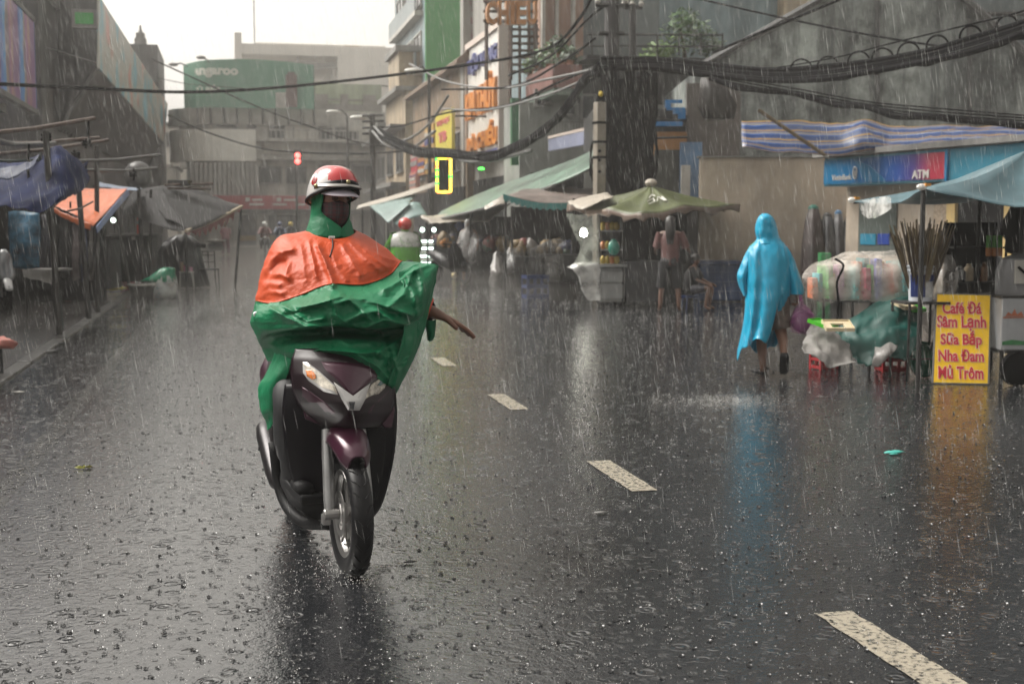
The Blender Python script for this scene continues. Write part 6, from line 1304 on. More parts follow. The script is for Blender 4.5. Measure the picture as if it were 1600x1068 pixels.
solo('cloth_bundle', MB().loft([(D(1122, 186, 28), RT*.30, FWH*.2, .2), (D(1120, 165, 28), RT*.40, FWH*.25, .2), (D(1116, 140, 28), RT*.30, FWH*.22, .2), (D(1106, 122, 28), RT*.16, FWH*.1, .1)], 20, .06, 6), M('brown sacking', (.022, .017, .014), .6, .4, 4, streak=.5), 'brown sacking bundle hanging under the cables beside the striped tarpaulin', 'bundle', smooth='all')
# street lamps, traffic light, far poles
def street_lamp(label, px, py, pxb, d, h2=None):
 b = D(pxb, 380, d); hd = D(px, py, d); t = thing('street_lamp', label, 'street lamp', (b.x, b.y, 0), 0, 'street lamps down the road'); top = D(pxb, py + 6, d)
 MB().tube([V(b.x, b.y, 0), V(b.x, b.y, top.z)], [.10, .06], 8).build('post', STEEL, t); MB().tube([V(b.x, b.y, top.z), top.lerp(hd, .5) + V(0, 0, .25), hd], .04, 6).build('arm', STEEL, t)
 MB().ball(hd, (.42, .2, .12), 12, 8).build('lamp_head', M('pale lamp glass', (.52, .52, .48), .3, .1, 3), t, smooth=True)
street_lamp('street lamp with a pale head nearest the blue-grey tall house', 648, 111, 672, 52); street_lamp('street lamp with a pale head left of the cream house', 560, 184, 584, 62); street_lamp('farthest pale street lamp head in front of the sooty house', 521, 175, 545, 74)
t = thing('utility_pole', 'dark pole with crossed arms and cables in the haze left of the shop signs', 'pole', PZ(583, 392))
b_ = D(583, 385, 53); MB().tube([V(b_.x, b_.y, 0), D(582, 178, 53)], .11, 8).build('post', STEEL, t)
for py in (181, 190, 200, 209): MB().tube([D(566, py, 52.9), D(600, py - 1, 52.9)], .05, 6).build('cross_arm', STEEL, t)
MB().box(D(585, 215, 52.8), (.4, .4, .6)).build('transformer', STEEL, t)
t = thing('traffic_light', 'traffic signal glowing with two red lamps above the crossing', 'traffic light', PZ(465, 386)); td = 72
b_ = D(465, 385, td); MB().tube([V(b_.x, b_.y, 0), V(b_.x, b_.y, D(465, 250, td).z)], .07, 8).build('post', STEEL, t)
cb(t, 'housing', BLACK, 460, 470, 234, 257, td, .3)
LRED = M('lit red lamp', (1, .06, .05), .4, 0, emit=4)
for py in (243, 252): MB().ball(D(465, py, td - .1), .15, 12, 8).build('lamp', LRED, t)
# LEFT SIDE: tarpaulin stalls, poles, goods
BT = M('dark blue tarpaulin', (.003, .010, .055), .75, .45, 2.5, spec=.15, bump=.2, bscale=10)
OT = M('orange tarpaulin', (.56, .14, .05), .4, .18, 3, bump=.15, bscale=10)
GC = M('dark grey canopy cloth', (.014, .013, .014), .8, .35, 2.5, streak=.25)
def lp(pts, d): return [D(px, py, d + dd) for px, py, dd in pts]
solo('tarpaulin', MB().cloth([lp([(-50, 262, 2), (10, 262, 1.5), (60, 248, 1), (88, 232, .5), (132, 262, 2.5)], 17.5), lp([(-50, 285, 1), (10, 290, .6), (55, 276, .3), (95, 258, .2), (140, 280, 2)], 17.2), lp([(-50, 306, 0), (10, 316, -.2), (60, 310, -.3), (100, 300, -.2), (128, 298, 1.2)], 17.0), lp([(-50, 322, -.2), (10, 330, -.4), (58, 333, -.4), (88, 322, -.3), (118, 306, .8)], 16.9)], 40, 24, .09, 1.6, 5), BT, 'crumpled dark blue tarpaulin slung between the leaning poles', 'tarpaulin', 'tarpaulins over the left stalls', smooth='all', solid=.006)
solo('tarpaulin', MB().cloth([lp([(-30, 262, 0), (20, 262, 0), (46, 256, 0), (60, 245, 0)], 16.8), lp([(-30, 276, -.1), (12, 282, -.1), (36, 272, -.1), (50, 262, -.1)], 16.7)], 20, 8, .06, 2.5, 8), M('wet blue sheen sheet', (.010, .022, .07), .6, .4, 4), 'fold of blue plastic paled for wet sheen, on top of the dark blue tarpaulin', 'tarpaulin', 'tarpaulins over the left stalls', smooth='all', solid=.006)  # paler blue painted in as the wet sheen of the tarpaulin
t = thing('tarpaulin_roof', 'bright orange tarpaulin roof with a blue edge band over a left stall', 'tarpaulin', D(140, 480, 21), 0, 'tarpaulins over the left stalls')
MB().cloth([lp([(122, 297, 3), (150, 296, 3), (178, 295, 3), (199, 295, 3)], 21), lp([(104, 309, 1.5), (136, 313, 1.5), (160, 316, 1.4), (180, 316, 1.4)], 21), lp([(86, 323, 0), (112, 336, -.2), (132, 348, -.3), (146, 353, -.3)], 20.8)], 24, 16, .035, 2.5, 11).build('cloth', OT, t, smooth='all', solid=.01)
mb = MB().cloth([lp([(80, 323, 0), (110, 338, -.2), (142, 352, -.35)], 20.75), lp([(82, 330, -.02), (110, 346, -.2), (140, 361, -.35)], 20.75)], 20, 4, .02, 4, 12); mb.build('hem', OT, t, smooth='all', solid=.01)
mb = MB(); mb.grid([[p, p + V(.02, 0, -.10)] for p in crline([D(200, 296, 23.9), D(182, 316, 22.3), D(150, 354, 20.4)], 12)]); mb.build('edge_band', M('blue-white band', (.12, .19, .38), .35, .3, 4), t, solid=.012)
solo('tarpaulin', MB().cloth([lp([(150, 285, 6), (185, 292, 6), (222, 294, 6)], 22), lp([(152, 292, 4.5), (190, 297, 4.5), (214, 297, 4.5)], 22)], 10, 4, .03, 2, 14), M('pale blue sheet', (.20, .27, .40), .3, .2, 2), 'strip of pale blue sheet behind the orange tarpaulin', 'tarpaulin', 'tarpaulins over the left stalls', solid=.01)
t = thing('stall_canopy', 'dark grey cloth canopy with a beige front batten and torn red fringe', 'canopy', D(260, 450, 27))
pk = (262, 290)
MB().cloth([lp([(205, 302, 3), (245, 291, 2.5), (284, 291, 2.5)], 27), lp([(196, 318, 1.5), (243, 300, 1.2), (318, 302, 2.6)], 27), lp([(190, 336, .5), (258, 322, 0), (346, 312, 3)], 27), lp([(206, 338, .0), (290, 361, -1.2), (377, 322, 3)], 27)], 36, 24, .03, 1.2, 17).build('cloth', GC, t, smooth='all', solid=.012)
MB().cloth([lp([(226, 300, 1.5), (240, 293, 1.8), (252, 292, 2)], 26.8), lp([(238, 318, .6), (252, 314, .7), (262, 312, .8)], 26.6), lp([(262, 344, -.6), (280, 350, -.8), (288, 358, -1.1)], 26.6)], 10, 14, .04, 2, 18).build('fold', GC, t, smooth='all', solid=.012)
MB().tube([D(290, 361, 25.7), D(334, 345, 27.8), D(378, 322, 29.9)], .035, 6).build('batten', M('beige batten', (.38, .31, .22), .5, .2, 5), t)
e = crline([D(290, 362, 25.68), D(334, 346, 27.78), D(378, 323, 29.88)], 40); mb = MB()
mb.grid([[p + V(.01 * q * math.sin(i), 0, -(.04 + .16 * abs(math.sin(i * .8))) * q * (1.1 if 6 < i < 34 else .5)) for i, p in enumerate(e)] for q in (0, .5, 1)]); mb.build('fringe', M('dark red fringe', (.16, .02, .025), .5, .4, 5), t, solid=.008)
for px, py, d, pb in ((236, 296, 27.5, 232), (290, 361, 25.8, 291), (377, 322, 29.9, 366)): a = D(px, py, d); MB().tube([a, V(D(pb, 400, d).x, a.y, 0)], .03, 6).build('pole', STEEL, t)
mb = MB(); mb.tube([D(258, 289, 28), D(332, 287, 29)], .03, 6); mb.tube([D(262, 294, 28), D(330, 295, 29)], .03, 6); mb.build('roof_pole', RUST, t)
solo('roof_box', MB().ob(D(262, 290, 28.3), RT * .45, FWH * .4, (0, 0, .12)), DARK, 'dark box resting on the ridge of the grey canopy', 'box')
# rounded grey cowl behind the poles
solo('vent_cowl', MB().lathe([(.26, 0), (.34, .25), (.33, .45), (.22, .60), (.06, .66)], D(216, 293, 33), 16), M('pale vent metal', (.10, .10, .098), .4, .2, 3, metal=.3), 'rounded grey vent cowl standing behind the leaning poles', 'vent', smooth='all')
# leaning uprights and horizontal pipes
PIPE = [M('dark wet pole', (.035, .032, .03), .4, .4, 8), RUST, M('greenish pole', (.03, .05, .045), .4, .3, 8)]
for i, (x0, y0, x1, y1, r, m) in enumerate(((71, 205, 93, 526, .042, 0), (118, 235, 139, 501, .042, 0), (151, 228, 153, 490, .040, 0), (216, 290, 224, 462, .04, 0), (176, 298, 206, 466, .03, 0), (60, 205, 84, 420, .028, 2), (45, 228, 46, 300, .02, 0))):
 b = PZ(x1, y1) if i != 6 else D(x1, y1, 17.6); d = (b - EYE).dot(FWH) if i != 6 else 17.6; a = D(x0, y0, d)
 if i == 5: b = PZ(90, 520); a = D(62, 240, 18.2); b.y += .5
 solo('pole', MB().tube([b, b.lerp(a, .5) + V(.02 * math.sin(i*3), 0, 0), a], r, 8), PIPE[m], ['dark leaning pole nearest the camera on the left kerb', 'dark leaning pole second from the front on the left kerb', 'dark upright pole third from the front on the left kerb', 'dark pole carrying the front of the grey canopy', 'thin crooked pole leaning beside the black tub', 'greenish slanted prop pole below the blue tarpaulin', 'short hanging pole end above the blue tarpaulin'][i], 'pole', 'poles of the left stalls')
for i, (x0, y0, x1, y1, d0, d1, r, m) in enumerate(((-60, 213, 147, 185, 16, 19.5, .032, 1), (-60, 226, 155, 215, 16.6, 20.5, .026, 1), (-60, 246, 168, 219, 16.3, 21.5, .026, 1), (102, 253, 250, 242, 19.5, 23.5, .030, 0), (130, 266, 245, 263, 21, 24.5, .028, 0), (-60, 250, 100, 247, 17.2, 18.6, .022, 2), (105, 330, 145, 315, 18, 19, .014, 0))):
 a, b = D(x0, y0, d0), D(x1, y1, d1); solo('pipe', MB().tube([a, a.lerp(b, .5) + V(0, 0, -.03), b], r, 7), PIPE[m], ['rusty pipe, topmost of the bare frame over the left stalls', 'rusty pipe, second from the top of the bare frame', 'long rusty pipe, third from the top of the bare frame', 'dark pipe reaching right below the slanted awning', 'dark pipe crossing in front of the rounded vent cowl', 'greenish pipe along the top of the blue tarpaulin', 'thin dark rod in front of the orange tarpaulin'][i], 'pipe', 'pipes of the bare frame over the left stalls')
solo('conduit', MB().tube(crline([D(-20, 212, 16.4), D(14, 224, 16.8), D(40, 226, 17.4), D(86, 224, 18.2)], 14), .032, 7), ZINC, 'pale bent conduit lying over the rusty pipes', 'pipe', smooth='all')
for i, (px, py, d) in enumerate(((72, 212, 17.6), (118, 240, 19.6), (135, 220, 20), (207, 270, 23), (120, 280, 19.4))):
 c_ = D(px, py, d); solo('rope_lashing', MB().tube([c_ + V(.055*math.cos(a), .055*math.sin(a), .02*a/6 - .06 + .02*math.sin(a*1.7)) for a in [k*.8 for k in range(26)]], .018, 5), RUBBER if i != 4 else M('green rope', (.02, .16, .08), .5, .3, 8), 'dark lashing tied round a pole joint' if i != 4 else 'green rope lashing on the second leaning pole', 'lashing', 'lashings on the pole frame', smooth='all')
for px, y0, y1, d in ((138, 187, 216, 19.4), (134, 216, 232, 20.0), (209, 262, 282, 23), (45, 225, 258, 17.2), (110, 315, 325, 19)): solo('hanging_hook', MB().tube([D(px, y0, d), D(px, y1, d)], .016, 6), RUBBER, 'short dark rod hanging from a bare pipe', 'rod', 'rods hanging from the bare pipes')
# lamp under the orange roof
lq = D(177, 344, 24)
t = thing('hanging_bulb', 'greenish-white bulb glowing under the orange tarpaulin roof', 'lamp', lq)
MB().ball(lq, .048, 14, 10).build('bulb', M('greenish bulb', (.80, 1, .84), .4, 0, emit=1.6), t, smooth=True); MB().lathe([(.03, .055), (.03, .13)], lq, 8).build('socket', RUBBER, t); MB().tube([lq + V(0, 0, .13), lq + V(.05, 0, .5)], .006, 5).build('cord', RUBBER, t)
# stall bodies behind the poles
t = thing('market_stall', 'dark cluttered stall with a printed blue curtain under the blue tarpaulin', 'stall', D(50, 470, 20))
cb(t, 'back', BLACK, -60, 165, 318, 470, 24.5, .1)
MB().cloth([lp([(12, 332, 0), (36, 331, .1), (62, 330, 0)], 20.5), lp([(14, 376, 0), (37, 378, -.1), (61, 376, 0)], 20.5), lp([(20, 420, 0), (38, 421, 0), (60, 420, 0)], 20.5)], 14, 14, .04, 2.5, 22).build('curtain', M('printed blue curtain', (.03, .13, .22), .5, .9, 4.5), t, smooth='all', solid=.006)
for px, w, c_ in ((68, 9, (.02, .02, .03)), (80, 10, (.03, .03, .05)), (100, 12, (.02, .02, .022)), (118, 9, (.16, .13, .13)), (131, 7, (.02, .03, .10)), (142, 6, (.12, .11, .10))):
 MB().cloth([lp([(px - w/2, 336, 0), (px + w/2, 336, .1)], 22.5), lp([(px - w/2 - 1, 390, 0), (px + w/2, 392, -.1)], 22.5), lp([(px - w/2, 440, 0), (px + w/2 + 1, 436, 0)], 22.5)], 6, 10, .04, 3, px).build('hanging_cloth', M(f'hanging cloth {px}', c_, .6, .5, 4), t, smooth='all', solid=.006)
t = thing('display_table', 'grey sheet-covered display table at the foot of the blue curtain', 'table', PZ(60, 470))
cb(t, 'top', M('grey oilcloth', (.16, .155, .145), .4, .25, 3), 36, 86, 421, 424, 20.2, .8); MB().cloth([lp([(34, 421, 0), (60, 422, 0), (80, 422, 0)], 20.15), lp([(36, 434, -.05), (60, 438, -.05), (80, 446, -.05)], 20.15)], 10, 5, .03, 3, 3).build('cover', M('grey oilcloth', (0, 0, 0)), t, solid=.006)
for px in (40, 82): p = D(px, 424, 20.4); MB().tube([p, V(p.x, p.y, .026)], .02, 6).build('leg', STEEL, t)
def tub(label, px, py, r, h, mat, lid=None, group=None, name='tub', wall=.9):
 p = PZ(px, py); p.z = .027 if p.x < KX else 0; t = thing(name, label, 'tub', p, 0, group)
 MB().lathe([(r*wall, p.z), (r, p.z + h), (r*.93, p.z + h), (r*wall*.9, p.z + .03)], (p.x, p.y, 0), 18).build('body', mat, t, smooth=True)
 MB().lathe([(r, p.z + h - .03), (r + .02, p.z + h), (r - .01, p.z + h + .01)], (p.x, p.y, 0), 18, cap=False).build('rim', lid or mat, t); return t
tub('dark blue tub with a pale rim under the display table', 76, 468, .22, .30, BP, OFFW)
tub('red plastic bucket beside the black tub at the kerb', 200, 455, .17, .36, RP)
tub('red plastic pail at the feet of the person in grey shorts', 107, 468, .07, .32, RP)
tub('black square-sided tub with a pale wet lid at the kerb', 222, 467, .27, .30, RUBBER, OFFW, wall=.85)
tub('pale blue plastic basin between the leaning poles', 146, 462, .24, .14, M('pale blue plastic', (.20, .38, .45), .35, .15, 4))
solo('yellow_mat', MB().ball(PZ(180, 458) + V(0, 0, .11), (.26, .14, .05), 12, 6, .3), M('yellow plastic', (.52, .40, .04), .4, .2, 5), 'small yellow plastic bundle on the pavement near the red bucket', 'bundle', smooth='all')
t = thing('person', 'person in a dark top and grey shorts standing behind the leaning poles', 'person', PZ(97, 470)); bp = PZ(97, 470); bp.z = .07
B, P, k = standing(t, bp, (.1, -1), 1.62, SKIN2, ((.08, .03), (.10, .03)))
mb = shirt(t, P, k, None); sleeves(mb, B); mb.build('shirt', M('black cotton', (0, 0, 0)), t, smooth='all'); shorts(t, B, P, k, M('grey cotton', (.17, .16, .145), .6, .2, 6), r=.11); mb = MB(); mb.ball(P(0, -.01, 1.645), (.09*k, .1*k, .075*k), 12, 8); mb.build('hair', HAIR, t, smooth='all')
for i, (x0, x1, y0, y1, d, lab) in enumerate(((152, 172, 372, 452, 25.5, 'narrow dark cabinet covered in grey cloth behind the third pole'), (172, 232, 368, 440, 28, 'long dark market counter behind the red bucket'))):
 t = thing('cabinet', lab, 'cabinet', D((x0+x1)/2, 460, d)); cb(t, 'body', CONC if i == 0 else DARK, x0, x1, y0, y1, d, .8, bev=.03); cb(t, 'top', GREYR if i else DARK, x0 - 2, x1 + 2, y0 - 3, y0, d - .1, 1.0)
 if i:
  for px in (174, 230): p = D(px, 438, d + .1); MB().tube([p, V(p.x, p.y, .026)], .03, 6).build('leg', STEEL, t)
for i, (px, py, h, c_) in enumerate(((214, 340, 9, (.5, .04, .03)), (214, 358, 14, (.55, .05, .03)), (206, 372, 5, (.3, .28, .26)))): p = D(px, py + h/2, 27); solo('hanging_tag', MB().ob(p, RT * .06, FWH * .05, (0, 0, h / FPX * 27)), M(f'tag {i}', c_, .4, .2, 4), ['small red packet hanging high by the canopy pole', 'long red packet hanging below the small red one', 'pale packet on the dark market counter'][i], 'packet')
# black-covered cart, small table, chair
t = thing('covered_cart', 'street cart wrapped in a black tarpaulin under the grey canopy', 'cart', PZ(282, 452)); bc = PZ(282, 449); r_ = RT; f_ = FWH
MB().loft([(bc + r_*.06 + V(0, 0, .03), r_*.62, f_*.5, .04), (bc + V(0, 0, .4), r_*.56, f_*.46, .05), (bc + r_*-.03 + V(0, 0, .85), r_*.50, f_*.42, .05), (bc + r_*.02 + V(0, 0, 1.05), r_*.43, f_*.38, .05), (bc + r_*.05 + V(0, 0, 1.18), r_*.26, f_*.3, .06), (bc + r_*.08 + V(0, 0, 1.25), r_*.12, f_*.2)], 36, .05, 9, 3).build('tarpaulin_cover', M('black tarpaulin', (.011, .011, .014), .3, .5, 4), t, smooth='all')
MB().tube([bc + r_*.3 + V(0, -.1, 1.02), bc + r_*.62 + V(0, -.1, .98)], .05, 8).build('handle', RUBBER, t)
for s in (-.4, .4): p = bc + r_*s - f_*.3; MB().lathe([(.10, -.02), (.12, -.02), (.12, .02), (.10, .02)], (p.x, p.y, .12), 14, axis='Y').build('wheel', RUBBER, t)
p = PZ(292, 452); t = thing('side_table', 'small pale folding table with pink cups in front of the black cart', 'table', p)
MB().box((p.x, p.y, .40), (.34, .28, .02)).build('top', OFFW, t);
for sx, sy in ((-1, -1), (1, -1), (-1, 1), (1, 1)): MB().tube([(p.x + sx*.14, p.y + sy*.12, .39), (p.x + sx*.16, p.y + sy*.13, 0)], .012, 5).build('leg', OFFW, t)
for i, (dx, c_, h) in enumerate(((-.10, (.30, .22, .14), .22), (-.02, (.6, .16, .3), .14), (.10, (.5, .2, .3), .10))): solo('cup', MB().lathe([(.035, 0), (.045, h), (.036, h), (.03, .02)], (p.x + dx, p.y - .04, .411), 12), M(f'cup {i}', c_, .4, .1, 4), ['brown jar on the small folding table', 'tall pink cup on the small folding table', 'short pink cup on the small folding table'][i], 'cup')
p = PZ(325, 449); t = thing('chair', 'dark metal chair standing on the road right of the black-covered cart', 'chair', p, .2); w = .23
def lt(pts, r=.014): m = MB(); m.local = True; return m.tube(pts, r, 6)
mb = MB(); mb.local = True; mb.bb(-w, w, -w, w, .42, .45); mb.build('seat', STEEL, t)
for sx in (-1, 1):
 lt([(sx*w*.92, w*.9, .42), (sx*w*.96, w*.95, .2), (sx*w*1.1, w*1.1, 0)]).build('leg', STEEL, t); lt([(sx*w*.92, -w*.9, .42), (sx*w, -w, 0)]).build('leg', STEEL, t); lt([(sx*w*.92, w*.9, .42), (sx*w*.95, w*1.1, .86)]).build('back_post', STEEL, t)
for x in (-.3, .3): lt([(x*w, w*.95, .45), (x*w, w*1.08, .84)], .01).build('back_bar', STEEL, t)
for z in (.60, .76, .85): lt([(-w*.95, w*1.03, z), (w*.95, w*1.03, z)], .012).build('back_rail', STEEL, t)
# green bag of goods on the kerb
p = PZ(252, 466); t = thing('rubbish_bag', 'translucent bag of goods topped by a crumpled green bag at the kerb', 'bag', p); mb = MB(); mb.local = True
mb.loft([((0, 0, .01), (.27, 0, 0), (0, .24, 0)), ((0, 0, .14), (.33, 0, 0), (0, .27, 0), .03), ((.02, 0, .32), (.32, 0, 0), (0, .26, 0), .05), ((.03, 0, .46), (.24, 0, 0), (0, .2, 0), .05), ((.05, 0, .54), (.10, 0, 0), (0, .1, 0))], 28, .03, 7, 4); mb.build('bag', clear_plastic('milky clear bag', (.5, .52, .5), .55, .2), t, smooth='all')
mb = MB(); mb.local = True; mb.ball((-.05, -.02, .20), (.22, .19, .18), 14, 10, .3, 4); mb.build('contents', M('pale blue goods', (.12, .26, .34), .4, .5, 6), t, smooth='all')
mb = MB(); mb.local = True; mb.ball((.20, -.05, .18), (.10, .10, .15), 12, 8, .4, 9); mb.build('contents', M('pale paper goods', (.40, .36, .30), .5, .5, 12), t, smooth='all')
mb = MB(); mb.local = True; mb.loft([((-.02, 0, .34), (.32, 0, 0), (0, .24, 0), .05), ((-.06, 0, .42), (.33, 0, .06), (0, .24, 0), .06), ((.02, 0, .52), (.26, 0, .08), (0, .2, 0), .06), ((.10, 0, .60), (.16, 0, .02), (0, .13, 0), .08), ((.12, 0, .63), (.06, 0, 0), (0, .05, 0))], 30, .05, 8, 6); mb.build('green_bag', M('green plastic bag', (.02, .25, .13), .25, .35, 6), t, smooth='all')
# parked silver scooter cut by the left edge
p = PZ(12, 490); p.z = .026; t = thing('scooter', 'silver-grey scooter parked facing the road at the left edge', 'scooter', p, .35)
def loc(): m = MB(); m.local = True; return m
loc().lathe([(.16, -.04), (.24, -.045), (.26, 0), (.24, .045), (.16, .04)], (0, 0, .26), 24, axis='X', cap=False).build('front_wheel', RUBBER, t, smooth=True)
SV = M('silver paint', (.30, .31, .32), .25, .1, 3, metal=.4, coat=.5)
loc().loft([((0, .05, .50), (.10, 0, 0), (0, .10, 0)), ((0, .12, .62), (.19, 0, 0), (0, .12, 0)), ((0, .16, .80), (.17, 0, 0), (0, .12, 0)), ((0, .18, .98), (.11, 0, 0), (0, .10, 0)), ((0, .18, 1.05), (.04, 0, 0), (0, .05, 0))], 20).build('front_cowl', SV, t, smooth='all')
loc().loft([((0, -.22, .40), (.06, 0, 0), (0, .03, .03)), ((0, -.10, .52), (.07, 0, 0), (0, .02, .05)), ((0, .08, .54), (.07, 0, 0), (0, .0, .05)), ((0, .22, .46), (.06, 0, 0), (0, -.02, .04))], 14).build('front_fender', M('white paint', (.6, .6, .6), .25, .05, 3, coat=.5), t, smooth='all')
for sx in (-1, 1): loc().tube([(sx*.08, .02, .26), (sx*.08, .12, .66)], .022, 8).build('fork_leg', ZINC, t); loc().tube([(sx*.05, .2, 1.02), (sx*.34, .26, 1.04)], .018, 8).build('handlebar', RUBBER, t); loc().tube([(sx*.22, .2, 1.04), (sx*.30, .18, 1.22)], .008, 6).build('mirror', RUBBER, t)
loc().loft([((0, .55, .35), (.13, 0, 0), (0, 0, .12)), ((0, .9, .55), (.17, 0, 0), (0, 0, .18)), ((0, 1.3, .62), (.14, 0, 0), (0, 0, .12))], 16).build('body', DARK, t, smooth='all'); loc().loft([((0, .6, .74), (.12, 0, 0), (0, 0, .05)), ((0, .95, .78), (.14, 0, 0), (0, 0, .06)), ((0, 1.35, .80), (.10, 0, 0), (0, 0, .05))], 14).build('seat', RUBBER, t, smooth='all')
loc().lathe([(.16, -.05), (.24, -.05), (.26, 0), (.24, .05), (.16, .05)], (0, 1.22, .26), 24, axis='X', cap=False).build('rear_wheel', RUBBER, t, smooth=True); loc().box((0, .45, .30), (.30, .5, .06)).build('footboard', DARK, t)
# pink cloth bundle on a post, litter, leaf
solo('post', MB().tube([PZ(1, 588), PZ(0, 588) + V(0, 0, .28)], .03, 8), DARK, 'short dark post stump at the left edge of the road', 'post')
solo('cloth_bundle', MB().ball(PZ(0, 588) + V(0, 0, .33), (.16, .14, .06), 14, 9, .5, 3), M('pink cloth', (.42, .15, .12), .5, .25, 8), 'wet pink cloth bundle resting on the short post stump', 'cloth', smooth='all')
rs = random.Random(9)
for i, (px, py, s_, m) in enumerate(((128, 466, .16, OFFW), (122, 471, .10, OFFW), (175, 455, .12, OFFW), (30, 614, .05, OFFW), (78, 551, .10, DARK), (95, 538, .08, DARK), (1398, 709, .07, M('teal litter', (.05, .35, .30), .4, .2, 5)), (1396, 711, .03, M('teal litter', (0, 0, 0))), (938, 803, .04, GREYR), (22, 577, .05, OFFW), (640, 880, .03, DARK))):
 p = PZ(px, py); z = .028 if p.x < KX else .005; solo('litter_scrap', MB().ball((p.x, p.y, z + s_*.14), (s_, s_*.45, s_*.14), 9, 5, .6, i), m, 'small wet scrap of litter lying on the ground', 'litter', 'litter scraps on the road', smooth='all')
p = PZ(132, 732); t = thing('fallen_leaf', 'crumpled yellow-green leaf lying on the wet road', 'leaf', p, .3)
mb = loc()
for a, ln in ((.2, .05), (1.6, .03), (2.9, .06), (4.2, .04), (5.4, .05), (3.4, .045)):
 mb.quad((0, 0, .012), (math.cos(a-.3)*ln*.6, math.sin(a-.3)*ln*.6, .02), (math.cos(a)*ln, math.sin(a)*ln, .012), (math.cos(a+.3)*ln*.6, math.sin(a+.3)*ln*.6, .005))
mb.build('blade', M('yellow-green leaf', (.22, .22, .02), .4, .5, 30), t, solid=.002); loc().tube([(0, 0, .008), (.05, -.02, .012)], .003, 5).build('stem', RUST, t)
# far people in the haze at the crossing
def far_person(label, px, py, d, h, top, low, hat, face=(0, -1), hatm=None):
 b = D(px, py, d); b.z = 0; t = thing('person', label, 'person', b); B, P, k = standing(t, b, face, h, SKIN); mb = shirt(t, P, k, None, w=1.15); sleeves(mb, B, upto=.65); mb.build('shirt', top, t, smooth='all'); shorts(t, B, P, k, low, r=.10, low='an'); return t, P, k
t, P, k = far_person('vendor in a pink patterned top and conical hat beside a round cart far off', 353, 392, 62, 1.55, M('pink patterned cotton', (.34, .15, .17), .6, .4, 12), M('mauve cotton', (.20, .11, .13), .6, .4, 12), 0)
MB().lathe([(.22, 1.60), (.12, 1.68), (.005, 1.76)], V(P(0, 0, 0).x, P(0, 0, 0).y, 0), 16).build('conical_hat', M('straw', (.42, .32, .15), .6, .2, 9), t)
p = D(337, 390, 62); p.z = 0; t = thing('vendor_cart', 'round-topped vendor cart beside the person in the conical hat', 'cart', p)
MB().lathe([(.10, .55), (.52, .70), (.52, .74), (.0, .76)], p, 18).build('tray', OFFW, t); MB().box(p + V(0, 0, .40), (.7, .5, .35)).build('box', DARK, t)
for s in (-1, 1): MB().lathe([(.22, -.02), (.26, -.02), (.26, .02), (.22, .02)], p + V(s*.38, 0, .26), 16, axis='X').build('wheel', RUBBER, t)
